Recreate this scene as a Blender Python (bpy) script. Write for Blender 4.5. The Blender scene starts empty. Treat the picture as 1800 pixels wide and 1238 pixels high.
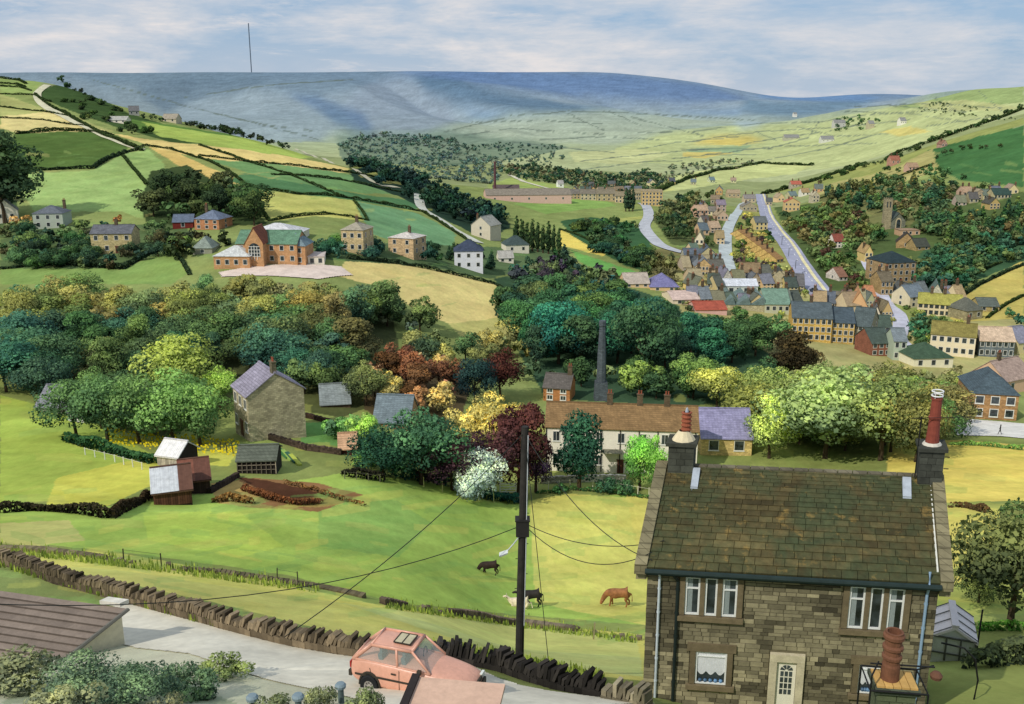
import bpy, bmesh, math, random
import numpy as np
from mathutils import Vector, Matrix
random.seed(7); RNG = np.random.default_rng(7)
SC = bpy.context.scene
COL = SC.collection
F, CX, CY = 1700.0, 900.0, 619.0          # lens of the 1800 x 1238 picture
P = math.radians(14.5); SP, CP = math.sin(P), math.cos(P)
CAMZ = 62.0
R = math.radians

# ---------------------------------------------------------------- colour
EXPO = 0.92
def lin(c):
    c = c/255.0
    return c/12.92 if c <= 0.04045 else ((c+0.055)/1.055)**2.4
def K(r, g, b, k=1.0):
    return tuple(min(0.85, lin(v)*EXPO*k) for v in (r, g, b))+(1.0,)

# ---------------------------------------------------------------- camera
cam = bpy.data.cameras.new('camera'); camo = bpy.data.objects.new('camera', cam); COL.objects.link(camo)
cam.sensor_width = 36; cam.lens = 36*F/1800.0
camo.location = (0, 0, CAMZ); camo.rotation_euler = (math.pi/2-P, 0, 0)
cam.clip_start = 0.5; cam.clip_end = 30000
SC.camera = camo
SC.view_settings.view_transform = 'Standard'; SC.view_settings.look = 'None'
SC.view_settings.exposure = 0; SC.view_settings.gamma = 1

# ---------------------------------------------------------------- terrain profile
def T_of(py):                              # rise per metre forward of the ray through row py
    b = (CY-py)/F
    return (-SP+b*CP)/(CP+b*SP)
def t_of(px, py):
    b = (CY-py)/F
    return ((px-CX)/F)/(CP+b*SP)
PROF = {
 -200: [(10,1500),(24,1238),(32,1150),(48,1000),(62,955),(80,895),(92,865),(150,690),(175,635),(270,478),(330,400),(430,300),(560,215),(800,122),(1000,170),(1500,215),(2500,215),(3800,180),(5200,128),(8000,150)],
 0:    [(10,1500),(24,1238),(32,1150),(48,1000),(62,957),(80,900),(92,868),(150,697),(175,640),(270,480),(330,400),(430,300),(560,216),(800,116),(1000,175),(1500,220),(2500,220),(3800,180),(5200,128),(8000,150)],
 150:  [(10,1500),(24,1238),(32,1150),(46,1015),(63,965),(82,900),(92,872),(142,735),(162,690),(265,480),(290,440),(360,362),(450,283),(600,198),(740,144),(900,200),(1500,238),(2500,225),(3800,175),(5200,125),(8000,150)],
 300:  [(10,1500),(25,1238),(32,1140),(40,1065),(60,990),(85,905),(95,870),(112,820),(128,775),(155,700),(262,480),(300,420),(380,345),(430,302),(520,248),(690,200),(850,245),(1500,245),(2500,228),(3800,178),(5200,126),(8000,150)],
 450:  [(10,1500),(25,1238),(32,1155),(37,1100),(61,1007),(88,900),(96,870),(110,830),(124,780),(155,700),(195,600),(258,480),(280,440),(312,400),(370,350),(440,300),(520,262),(640,238),(800,265),(1500,250),(2500,230),(3800,180),(5200,126),(8000,150)],
 600:  [(10,1500),(25,1238),(34,1135),(58,1035),(68,1000),(94,900),(107,850),(122,800),(155,700),(200,600),(262,480),(282,450),(325,400),(380,360),(450,320),(560,288),(700,300),(1000,283),(1500,262),(2300,240),(3600,185),(5200,124),(8000,150)],
 750:  [(10,1500),(25,1238),(32,1160),(58,1075),(76,1000),(104,900),(118,860),(132,800),(165,700),(215,600),(262,520),(312,460),(370,415),(450,370),(520,342),(700,322),(1000,290),(1500,264),(2300,240),(3400,196),(5000,124),(8000,150)],
 900:  [(10,1500),(26,1238),(33,1178),(60,1125),(78,1070),(96,1000),(120,900),(137,850),(150,800),(185,700),(235,600),(325,500),(400,440),(480,400),(590,360),(730,330),(950,300),(1400,268),(2200,240),(3300,200),(5000,125),(8000,150)],
 1050: [(10,1500),(27,1238),(33,1195),(60,1130),(80,1065),(97,1000),(121,900),(137,850),(150,800),(185,700),(238,600),(318,500),(395,440),(490,400),(610,360),(760,340),(1000,312),(1400,275),(2200,240),(3300,195),(5000,125),(8000,150)],
 1200: [(10,1500),(28,1238),(33,1212),(60,1135),(84,1060),(100,1000),(122,900),(137,850),(150,800),(185,700),(240,600),(310,520),(385,450),(490,400),(650,360),(850,338),(1150,305),(1600,265),(2200,235),(3200,200),(5000,140),(8000,165)],
 1350: [(10,1500),(24,1310),(30,1268),(36,1215),(60,1120),(84,1040),(100,990),(122,900),(150,800),(172,740),(188,700),(215,650),(250,600),(300,550),(350,500),(430,450),(560,400),(850,350),(1000,336),(1300,298),(1700,260),(2300,222),(3000,198),(4800,172),(8000,185)],
 1500: [(10,1500),(24,1320),(30,1272),(36,1215),(60,1110),(84,1020),(100,970),(122,880),(150,795),(172,735),(188,700),(218,650),(262,600),(305,550),(348,500),(412,450),(500,400),(640,348),(780,310),(880,288),(980,300),(1200,278),(1500,240),(1900,205),(2200,188),(3000,215),(5500,162),(8000,180)],
 1650: [(10,1500),(24,1300),(30,1260),(42,1150),(64,1010),(100,880),(150,782),(172,750),(190,715),(218,660),(268,600),(308,550),(350,500),(405,450),(470,400),(560,340),(660,290),(790,238),(900,258),(1150,225),(1400,188),(1650,160),(2200,190),(5500,170),(8000,180)],
 1800: [(10,1500),(24,1290),(30,1240),(40,1150),(50,1080),(63,1000),(96,880),(130,805),(152,772),(178,742),(205,700),(232,650),(266,600),(302,550),(345,500),(392,450),(442,400),(512,340),(565,300),(640,250),(765,192),(860,215),(1100,188),(1500,149),(2200,190),(5500,170),(8000,180)],
 2000: [(10,1500),(24,1290),(30,1240),(40,1150),(50,1080),(63,1000),(96,880),(130,805),(152,772),(178,742),(205,700),(232,650),(266,600),(302,545),(345,490),(392,435),(442,380),(512,310),(565,265),(640,210),(765,150),(900,170),(1100,160),(1500,140),(2200,190),(5500,170),(8000,180)],
}
NT, NY = 860, 1250
T_MIN, T_MAX = -0.80, 0.80
tg = np.linspace(T_MIN, T_MAX, NT)
yk = np.array([10,30,60,110,150,300,600,1000,1500,2500,5200,9000.])
kk = np.array([0,110,330,500,600,800,960,1050,1100,1150,1215,1250.])
Yg = np.exp(np.interp(np.arange(NY), kk, np.log(yk)))
cols = sorted(PROF)
tc = np.array([t_of(c, 500) for c in cols])
prof = np.zeros((len(cols), NY))
for i, c in enumerate(cols):
    a = np.array(PROF[c], float)
    T = np.array([T_of(v) for v in a[:, 1]])
    z = T*a[:, 0]
    # smooth interpolation of height over log distance
    ly = np.log(a[:, 0]); q = np.log(Yg)
    z1 = np.interp(q, ly, T)
    prof[i] = z1
def smooth(A, n, axis):
    k = np.hanning(n+2)[1:-1]; k /= k.sum()
    pad = [(0, 0), (0, 0)]; pad[axis] = (n//2, n//2)
    B = np.pad(A, pad, mode='edge')
    return np.apply_along_axis(lambda m: np.convolve(m, k, mode='valid'), axis, B)
TT = np.zeros((NT, NY))
for j in range(NY):
    TT[:, j] = np.interp(tg, tc, prof[:, j])
TT = smooth(TT, 61, 0)[:NT]; TT = smooth(TT, 11, 1)[:, :NY]
ZZ = TT*Yg[None, :]
XX = tg[:, None]*Yg[None, :]
YY = np.repeat(Yg[None, :], NT, 0)
def vnoise(x, y, s, seed):
    """value noise, numpy"""
    r = np.random.default_rng(seed); G = r.random((256, 256))
    x = x/s; y = y/s
    xi = np.floor(x).astype(int); yi = np.floor(y).astype(int)
    fx = x-xi; fy = y-yi; fx = fx*fx*(3-2*fx); fy = fy*fy*(3-2*fy)
    g = lambda a, b: G[a % 256, b % 256]
    return (g(xi, yi)*(1-fx)+g(xi+1, yi)*fx)*(1-fy)+(g(xi, yi+1)*(1-fx)+g(xi+1, yi+1)*fx)*fy-0.5
amp = np.interp(YY, [10, 60, 120, 300, 700, 1500, 3000, 5000], [0.05, 0.1, 0.25, 1.0, 3, 4, 22, 26])
ZZ += amp*(vnoise(XX, YY, 17, 1)*0.35*(YY < 900)+vnoise(XX, YY, 60, 2)*0.8*(YY < 2500)+vnoise(XX, YY, 520, 3)*2.2*(YY > 1200)*np.clip((4700-YY)/900, 0.12, 1))
# valleys cut in the far moor
far = np.clip((YY-2400)/900, 0, 1)*np.clip((5000-YY)/900, 0, 1)
ridge = np.abs(vnoise(XX+0.35*YY, YY*0.25, 620, 9))
ZZ += far*(60-330*np.clip(0.28-ridge, 0, .28))*0.55
TT = ZZ/YY
b_ = (TT*CP+SP)/(CP-TT*SP)                  # invert T_of
PY = CY-F*b_
PX = CX+F*tg[:, None]*(CP+b_*SP)
run = np.maximum.accumulate(TT, 1)
VIS = TT >= run-0.002

def surf(x, y):
    """height of the ground at world x,y (camera at origin, z relative to world)"""
    t = x/y; i = (t-T_MIN)/(T_MAX-T_MIN)*(NT-1)
    j = float(np.interp(y, Yg, np.arange(NY)))
    i0 = int(min(max(i, 0), NT-2)); j0 = int(min(max(j, 0), NY-2)); fi = i-i0; fj = j-j0
    z = (ZZ[i0, j0]*(1-fi)+ZZ[i0+1, j0]*fi)*(1-fj)+(ZZ[i0, j0+1]*(1-fi)+ZZ[i0+1, j0+1]*fi)*fj
    return z+CAMZ
def hit(px, py, lift=0.0, ymin=0):
    """where the ray through a pixel first meets the ground"""
    T = T_of(py); t = t_of(px, py)
    i = (t-T_MIN)/(T_MAX-T_MIN)*(NT-1); i0 = int(min(max(i, 0), NT-2)); fi = min(max(i-i0, 0), 1)
    p = TT[i0]*(1-fi)+TT[i0+1]*fi
    ok = np.nonzero((p >= T) & (Yg >= max(ymin, 20)))[0]
    if len(ok) == 0:
        j = int(np.argmax(np.where(Yg > max(ymin, 20), p, -9))); Y = Yg[j]
    else:
        j = ok[0]
        if j > 0 and p[j-1] < T and Yg[j-1] >= max(ymin, 20):
            f = (T-p[j-1])/(p[j]-p[j-1]); Y = Yg[j-1]+(Yg[j]-Yg[j-1])*f
        else: Y = Yg[j]
    x = t*Y
    return Vector((x, Y, surf(x, Y)+lift))
def at(px, py, Y):
    """point on the ray through a pixel at forward distance Y"""
    return Vector((t_of(px, py)*Y, Y, T_of(py)*Y+CAMZ))
def ppm(p):                                 # picture pixels per metre at a point
    return F/(p.y*CP-(p.z-CAMZ)*SP)
def proj(p):
    d = p[1]*CP-(p[2]-CAMZ)*SP
    return CX+F*p[0]/d, CY-F*(p[1]*SP+(p[2]-CAMZ)*CP)/d

# ---------------------------------------------------------------- tagging and mesh building
def tag(o, label=None, cat=None, group=None, kind=None):
    if label: o['label'] = label
    if cat: o['category'] = cat
    if group: o['group'] = group
    if kind: o['kind'] = kind
    return o
def empty(name, loc, rz=0.0):
    o = bpy.data.objects.new(name, None); COL.objects.link(o)
    o.empty_display_size = 0.5; o.location = loc; o.rotation_euler = (0, 0, rz)
    return o
def newobj(name, me, parent=None, color=None):
    o = bpy.data.objects.new(name, me); COL.objects.link(o)
    if parent is not None: o.parent = parent
    if color is not None: o.color = color
    return o
class MB:
    """collects faces, with a material index and a tone per face"""
    def __init__(s): s.v = []; s.f = []; s.m = []; s.t = []
    def face(s, pts, m=0, t=1.0):
        n = len(s.v); s.v += [tuple(p) for p in pts]; s.f.append(tuple(range(n, n+len(pts)))); s.m.append(m); s.t.append(t)
    def mesh(s, vs, fs, m=0, t=1.0):
        n = len(s.v); s.v += [tuple(p) for p in vs]
        for f in fs: s.f.append(tuple(n+i for i in f)); s.m.append(m); s.t.append(t)
    def box(s, c, size, m=0, t=1.0, rot=None, taper=1.0):
        x, y, z = size[0]/2, size[1]/2, size[2]/2
        vs = []
        for k in (-1, 1):
            q = taper if k > 0 else 1.0
            for a, b in ((-1, -1), (1, -1), (1, 1), (-1, 1)): vs.append(Vector((a*x*q, b*y*q, k*z)))
        if rot is not None: vs = [rot @ v for v in vs]
        vs = [v+Vector(c) for v in vs]
        s.mesh(vs, [(3, 2, 1, 0), (4, 5, 6, 7), (0, 1, 5, 4), (1, 2, 6, 5), (2, 3, 7, 6), (3, 0, 4, 7)], m, t)
    def tube(s, pts, r, n=8, m=0, t=1.0, caps=True):
        pts = [Vector(p) for p in pts]
        rs = r if isinstance(r, (list, tuple)) else [r]*len(pts)
        rings = []
        for i, p in enumerate(pts):
            d = (pts[min(i+1, len(pts)-1)]-pts[max(i-1, 0)]).normalized()
            u = d.cross(Vector((0, 0, 1)));
            if u.length < 1e-3: u = Vector((1, 0, 0))
            u.normalize(); w = d.cross(u)
            rings.append([p+u*(rs[i]*math.cos(2*math.pi*k/n))+w*(rs[i]*math.sin(2*math.pi*k/n)) for k in range(n)])
        vs = [v for q in rings for v in q]; fs = []
        for i in range(len(pts)-1):
            for k in range(n):
                fs.append((i*n+k, i*n+(k+1) % n, (i+1)*n+(k+1) % n, (i+1)*n+k))
        if caps: fs.append(tuple(range(n))[::-1]); fs.append(tuple(range((len(pts)-1)*n, len(pts)*n)))
        s.mesh(vs, fs, m, t)
    def lathe(s, prof, c=(0, 0, 0), n=14, m=0, t=1.0):
        vs = []; fs = []
        for (r, z) in prof:
            for k in range(n): vs.append((c[0]+r*math.cos(2*math.pi*k/n), c[1]+r*math.sin(2*math.pi*k/n), c[2]+z))
        for i in range(len(prof)-1):
            for k in range(n): fs.append((i*n+k, i*n+(k+1) % n, (i+1)*n+(k+1) % n, (i+1)*n+k))
        s.mesh(vs, fs, m, t)
    def data(s, name, mats, smooth=False):
        me = bpy.data.meshes.new(name); me.from_pydata(s.v, [], s.f)
        for m in (mats if isinstance(mats, (list, tuple)) else [mats]): me.materials.append(m)
        me.polygons.foreach_set('material_index', s.m)
        if smooth: me.polygons.foreach_set('use_smooth', [True]*len(s.f))
        at_ = me.attributes.new('tone', 'FLOAT', 'FACE'); at_.data.foreach_set('value', s.t)
        me.update(); return me
    def build(s, name, mats, parent=None, color=None, smooth=False):
        return newobj(name, s.data(name, mats, smooth), parent, color)

# ---------------------------------------------------------------- materials
def nodes(name):
    m = bpy.data.materials.new(name); m.use_nodes = True
    nt = m.node_tree; nt.nodes.clear()
    out = nt.nodes.new('ShaderNodeOutputMaterial'); b = nt.nodes.new('ShaderNodeBsdfPrincipled')
    nt.links.new(b.outputs[0], out.inputs[0]); b.inputs['Roughness'].default_value = 0.9
    b.inputs['Specular IOR Level'].default_value = 0.2
    return m, nt, b
def N(nt, t, **kw):
    n = nt.nodes.new(t)
    for k, v in kw.items(): setattr(n, k, v)
    return n
def noise(nt, scale, detail=4, rough=0.6, vec=None, dist=0.0):
    n = N(nt, 'ShaderNodeTexNoise'); n.inputs['Scale'].default_value = scale
    n.inputs['Detail'].default_value = detail; n.inputs['Roughness'].default_value = rough
    n.inputs['Distortion'].default_value = dist
    if vec is not None: nt.links.new(vec, n.inputs['Vector'])
    return n.outputs['Fac']
def mrange(nt, v, a, b, c, d):
    n = N(nt, 'ShaderNodeMapRange'); nt.links.new(v, n.inputs[0])
    for i, q in enumerate((a, b, c, d)): n.inputs[i+1].default_value = q
    return n.outputs[0]
def math_(nt, op, a, b):
    n = N(nt, 'ShaderNodeMath', operation=op)
    for i, q in enumerate((a, b)):
        if isinstance(q, (int, float)): n.inputs[i].default_value = q
        else: nt.links.new(q, n.inputs[i])
    return n.outputs[0]
def mix(nt, f, a, b, mode='MIX'):
    n = N(nt, 'ShaderNodeMix', data_type='RGBA', blend_type=mode)
    if isinstance(f, (int, float)): n.inputs[0].default_value = f
    else: nt.links.new(f, n.inputs[0])
    for i, q in ((6, a), (7, b)):
        if isinstance(q, tuple): n.inputs[i].default_value = q
        else: nt.links.new(q, n.inputs[i])
    return n.outputs[2]
def scalecol(nt, c, v):
    n = N(nt, 'ShaderNodeVectorMath', operation='SCALE')
    if isinstance(c, tuple): n.inputs[0].default_value = c[:3]
    else: nt.links.new(c, n.inputs[0])
    if isinstance(v, (int, float)): n.inputs['Scale'].default_value = v
    else: nt.links.new(v, n.inputs['Scale'])
    return n.outputs[0]
def bump(nt, b, h, strength, dist):
    n = N(nt, 'ShaderNodeBump'); n.inputs['Strength'].default_value = strength; n.inputs['Distance'].default_value = dist
    nt.links.new(h, n.inputs['Height']); nt.links.new(n.outputs[0], b.inputs['Normal'])
def objvec(nt): return N(nt, 'ShaderNodeTexCoord').outputs['Object']
def attr(nt, name, out='Fac'): return N(nt, 'ShaderNodeAttribute', attribute_name=name).outputs[out]
def ocolor(nt): return N(nt, 'ShaderNodeObjectInfo').outputs['Color']

MATC = {}
def flat(name, col, rough=0.85, var=0.25, scale=3.0, spec=0.2, metal=0.0):
    """plain painted or weathered surface with blotches"""
    if name in MATC: return MATC[name]
    m, nt, b = nodes(name); v = objvec(nt)
    n1 = noise(nt, scale, 5, 0.65, v)
    k = mrange(nt, n1, 0.25, 0.75, 1-var, 1+var)
    k = math_(nt, 'MULTIPLY', k, attr(nt, 'tone'))
    nt.links.new(scalecol(nt, col, k), b.inputs['Base Color'])
    b.inputs['Roughness'].default_value = rough; b.inputs['Specular IOR Level'].default_value = spec
    b.inputs['Metallic'].default_value = metal
    MATC[name] = m; return m
def tint(name, rough=0.9, var=0.22, scale=2.0, spec=0.2):
    """same, but coloured by the object's own colour"""
    if name in MATC: return MATC[name]
    m, nt, b = nodes(name); v = objvec(nt)
    n1 = noise(nt, scale, 5, 0.65, v); n2 = noise(nt, scale*7, 3, 0.6, v)
    k = mrange(nt, n1, 0.25, 0.75, 1-var, 1+var)
    k = math_(nt, 'MULTIPLY', k, mrange(nt, n2, 0.2, 0.8, 0.88, 1.12))
    k = math_(nt, 'MULTIPLY', k, attr(nt, 'tone'))
    nt.links.new(scalecol(nt, ocolor(nt), k), b.inputs['Base Color'])
    b.inputs['Roughness'].default_value = rough; b.inputs['Specular IOR Level'].default_value = spec
    bump(nt, b, n2, 0.3, 0.03)
    MATC[name] = m; return m
def masonry(name, bw=0.5, bh=0.2, mortar=0.02, mort=0.55, var=0.35, bumpd=0.03):
    """coursed stone or brick, tinted by the object's colour"""
    m, nt, b = nodes(name); v = objvec(nt)
    sep = N(nt, 'ShaderNodeSeparateXYZ'); nt.links.new(v, sep.inputs[0])
    xy = math_(nt, 'ADD', sep.outputs[0], sep.outputs[1])
    wob = noise(nt, 1.3, 2, 0.5, v)
    zz = math_(nt, 'ADD', sep.outputs[2], math_(nt, 'MULTIPLY', wob, 0.06))
    cb = N(nt, 'ShaderNodeCombineXYZ'); nt.links.new(xy, cb.inputs[0]); nt.links.new(zz, cb.inputs[1])
    bt = N(nt, 'ShaderNodeTexBrick'); nt.links.new(cb.outputs[0], bt.inputs['Vector'])
    bt.inputs['Scale'].default_value = 1.0; bt.inputs['Brick Width'].default_value = bw; bt.inputs['Row Height'].default_value = bh
    bt.inputs['Mortar Size'].default_value = mortar; bt.inputs['Mortar Smooth'].default_value = 0.4
    bt.inputs['Color1'].default_value = (1-var,)*3+(1,); bt.inputs['Color2'].default_value = (1+var*0.7,)*3+(1,)
    bt.inputs['Mortar'].default_value = (mort,)*3+(1,); bt.inputs['Bias'].default_value = -0.1
    n1 = noise(nt, 0.6, 5, 0.7, v)
    patch = mrange(nt, n1, 0.3, 0.7, 0.72, 1.28)
    k = N(nt, 'ShaderNodeVectorMath', operation='MULTIPLY'); nt.links.new(bt.outputs['Color'], k.inputs[0]); nt.links.new(ocolor(nt), k.inputs[1])
    hv = mix(nt, mrange(nt, noise(nt, 2.2, 3, 0.6, v), 0.35, 0.65, 0, 0.35), scalecol(nt, k.outputs[0], patch), scalecol(nt, k.outputs[0], 0.55))
    nt.links.new(hv, b.inputs['Base Color'])
    bump(nt, b, bt.outputs['Fac'], -0.5, bumpd)
    MATC[name] = m; return m
# ---------------------------------------------------------------- daylight
SUN_EL, SUN_AZ = R(42), R(-138)             # azimuth from the view direction, negative = left
wd = bpy.data.worlds.new('World'); SC.world = wd; wd.use_nodes = True
nt = wd.node_tree; nt.nodes.clear()
out = nt.nodes.new('ShaderNodeOutputWorld'); bg = nt.nodes.new('ShaderNodeBackground')
sky = nt.nodes.new('ShaderNodeTexSky'); sky.sky_type = 'NISHITA'; sky.sun_disc = False
sky.sun_elevation = SUN_EL; sky.sun_rotation = SUN_AZ; sky.altitude = 300; sky.air_density = 1.0; sky.dust_density = 1.5; sky.ozone_density = 2.5
tcn = nt.nodes.new('ShaderNodeTexCoord')
mp = nt.nodes.new('ShaderNodeMapping'); nt.links.new(tcn.outputs['Generated'], mp.inputs[0]); mp.inputs['Scale'].default_value = (1, 1, 3.4)
mp.inputs['Rotation'].default_value = (0.0, R(-5), 0)
mp2 = nt.nodes.new('ShaderNodeMapping'); nt.links.new(tcn.outputs['Generated'], mp2.inputs[0]); mp2.inputs['Scale'].default_value = (1, 1, 6); mp2.inputs['Rotation'].default_value = (0, R(7), 0)
n1 = noise(nt, 4.6, 9, 0.56, mp.outputs[0], 0.3)
n2 = noise(nt, 9.0, 8, 0.68, mp2.outputs[0], 0.4)
n3 = noise(nt, 60.0, 4, 0.6, mp2.outputs[0], 0.2)
c1 = mrange(nt, n1, 0.38, 0.60, 0.0, 1.0)
c2 = mrange(nt, n2, 0.46, 0.70, 0.0, 0.75)
fac = math_(nt, 'MAXIMUM', c1, c2)
fac = math_(nt, 'ADD', fac, mrange(nt, n3, 0.3, 0.7, -0.1, 0.1))
sep = nt.nodes.new('ShaderNodeSeparateXYZ'); nt.links.new(tcn.outputs['Generated'], sep.inputs[0])
low = mrange(nt, sep.outputs[2], -0.02, 0.07, 0.75, 0.0)      # pale band over the hills
fac = math_(nt, 'MINIMUM', math_(nt, 'MAXIMUM', fac, low), 1.0)
S = 1/0.1
blue = mix(nt, 0.8, sky.outputs[0], (0.33*S, 0.48*S, 0.68*S, 1))
cl = mix(nt, mrange(nt, n2, 0.35, 0.65, 0, 1), (0.58*S, 0.63*S, 0.70*S, 1), (0.80*S, 0.76*S, 0.75*S, 1))
rt = mrange(nt, sep.outputs[0], -0.1, 0.5, 0.0, 0.35)
fac = math_(nt, 'SUBTRACT', fac, math_(nt, 'MULTIPLY', rt, mrange(nt, sep.outputs[2], 0.0, 0.07, 0.0, 1.0)))
fac = math_(nt, 'MAXIMUM', fac, 0.0)
cc = mix(nt, fac, blue, cl)
# the blue shows more to the right of the view, as clouds thin out there
nt.links.new(cc, bg.inputs[0]); bg.inputs[1].default_value = 0.1
nt.links.new(bg.outputs[0], out.inputs[0])
sl = bpy.data.lights.new('sun', 'SUN'); so = bpy.data.objects.new('sun', sl); COL.objects.link(so)
sl.energy = 3.0; sl.angle = R(0.5); sl.color = (1.0, 0.95, 0.86)
sd = Vector((math.sin(SUN_AZ)*math.cos(SUN_EL), math.cos(SUN_AZ)*math.cos(SUN_EL), math.sin(SUN_EL)))
so.rotation_euler = (-sd).to_track_quat('-Z', 'Y').to_euler(); so.location = (0, 0, 200)

# ---------------------------------------------------------------- colours of the land
VX = PX+3.0*vnoise(XX/YY*1000, np.log(YY)*400, 9, 21)
VY = PY+2.0*vnoise(XX/YY*1000, np.log(YY)*400, 11, 22)
CC = np.zeros((NT, NY, 3))
def setc(mask, c, a=1.0):
    c = np.array(K(*c)[:3]); CC[mask] = CC[mask]*(1-a)+c*a
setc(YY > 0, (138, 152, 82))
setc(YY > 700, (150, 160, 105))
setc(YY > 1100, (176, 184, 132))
# hazy far country: fields to blue moor
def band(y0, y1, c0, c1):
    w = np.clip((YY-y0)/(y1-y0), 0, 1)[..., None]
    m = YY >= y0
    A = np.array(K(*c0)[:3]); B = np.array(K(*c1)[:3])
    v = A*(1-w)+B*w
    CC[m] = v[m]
def poly(pts, c, a=1.0, y0=0, y1=1e9, rough=1.0):
    pts = np.array(pts, float)
    x0, yy0 = pts.min(0); x1, yy1 = pts.max(0)
    m = (VX > x0-2) & (VX < x1+2) & (VY > yy0-2) & (VY < yy1+2) & VIS & (YY >= y0) & (YY <= y1)
    if not m.any(): return
    X = VX[m]; Y = VY[m]; ins = np.zeros(X.shape, bool)
    n = len(pts)
    for i in range(n):
        ax, ay = pts[i]; bx, by = pts[(i+1) % n]
        if ay == by: continue
        c_ = ((ay > Y) != (by > Y)) & (X < (bx-ax)*(Y-ay)/(by-ay)+ax)
        ins ^= c_
    mm = np.zeros_like(m); mm[m] = ins
    setc(mm, c, a)
def line(pts, w, c, a=1.0, y0=0, y1=1e9):
    pts = np.array(pts, float)
    for i in range(len(pts)-1):
        (ax, ay), (bx, by) = pts[i], pts[i+1]
        m = (VX > min(ax, bx)-w-2) & (VX < max(ax, bx)+w+2) & (VY > min(ay, by)-w-2) & (VY < max(ay, by)+w+2) & VIS & (YY >= y0) & (YY <= y1)
        if not m.any(): continue
        X = VX[m]-ax; Y = VY[m]-ay; dx, dy = bx-ax, by-ay
        s = np.clip((X*dx+Y*dy)/(dx*dx+dy*dy), 0, 1)
        d = np.hypot(X-s*dx, Y-s*dy); mm = np.zeros_like(m); mm[m] = d < w/2
        setc(mm, c, a)
# aerial haze painted into the moor colour, bluer with distance
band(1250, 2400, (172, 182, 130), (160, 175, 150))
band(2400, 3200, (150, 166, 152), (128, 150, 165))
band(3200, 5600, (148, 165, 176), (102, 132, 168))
# left part of the far country gets greyer haze mixed into its colour
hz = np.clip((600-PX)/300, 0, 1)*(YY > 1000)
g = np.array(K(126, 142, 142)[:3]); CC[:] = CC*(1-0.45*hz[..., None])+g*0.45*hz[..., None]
FH = (YY > 1000)
PF = dict(y0=1000)
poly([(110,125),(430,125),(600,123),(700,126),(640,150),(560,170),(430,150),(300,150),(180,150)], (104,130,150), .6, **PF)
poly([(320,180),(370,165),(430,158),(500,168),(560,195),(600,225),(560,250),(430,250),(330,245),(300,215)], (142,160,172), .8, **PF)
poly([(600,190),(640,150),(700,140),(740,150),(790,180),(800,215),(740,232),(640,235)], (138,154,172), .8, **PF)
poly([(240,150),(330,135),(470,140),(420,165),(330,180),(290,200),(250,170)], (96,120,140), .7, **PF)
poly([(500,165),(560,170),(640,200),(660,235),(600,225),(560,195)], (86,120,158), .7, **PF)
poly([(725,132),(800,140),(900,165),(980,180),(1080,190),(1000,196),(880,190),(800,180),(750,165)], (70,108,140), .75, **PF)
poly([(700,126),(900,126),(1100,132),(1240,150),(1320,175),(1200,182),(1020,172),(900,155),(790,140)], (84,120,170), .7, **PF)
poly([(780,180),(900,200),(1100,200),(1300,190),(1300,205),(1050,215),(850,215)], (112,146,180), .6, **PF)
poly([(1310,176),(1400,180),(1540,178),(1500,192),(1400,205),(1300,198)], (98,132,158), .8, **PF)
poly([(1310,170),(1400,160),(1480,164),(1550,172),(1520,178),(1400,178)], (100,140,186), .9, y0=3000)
poly([(590,235),(700,232),(800,228),(880,240),(1000,258),(960,270),(820,290),(700,300),(600,280)], (92,120,108), .7, **PF)
poly([(780,225),(900,205),(1060,195),(1200,205),(1420,210),(1180,225),(1080,255),(900,245)], (168,180,158), .8, **PF)
poly([(1080,262),(1180,232),(1300,222),(1430,215),(1560,190),(1700,160),(1800,150),(1800,190),(1500,290),(1420,300),(1200,290),(1100,285)], (186,194,128), .85, **PF)
poly([(1560,195),(1640,165),(1720,158),(1800,150),(1800,180),(1700,190),(1640,185)], (140,164,96), .8, **PF)
poly([(1600,180),(1700,176),(1800,190),(1760,195),(1640,195)], (186,186,122), .8, **PF)
poly([(1210,252),(1260,240),(1320,238),(1345,248),(1300,256)], (212,190,92), 1, **PF)
poly([(1200,268),(1290,268),(1240,278),(1200,276)], (206,188,100), 1, **PF)
poly([(1205,262),(1320,256),(1300,268),(1210,268)], (150,176,130), 1, **PF)
poly([(1545,232),(1600,222),(1640,232),(1580,240)], (206,192,104), 1, **PF)
poly([(1290,212),(1330,210),(1340,222),(1300,226)], (160,180,186), .8, **PF)
poly([(1000,268),(1120,262),(1180,270),(1120,290),(1010,285)], (202,204,140), .8, **PF)
poly([(1150,322),(1200,305),(1330,288),(1430,290),(1400,305),(1300,318),(1190,335),(1150,338)], (196,202,128), 1)
j0 = int(np.searchsorted(Yg, 1700))
for ch in range(3):
    CC[:, j0:, ch] = smooth(smooth(CC[:, j0:, ch], 9, 0), 13, 1)
DL = (100, 114, 104)
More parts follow.
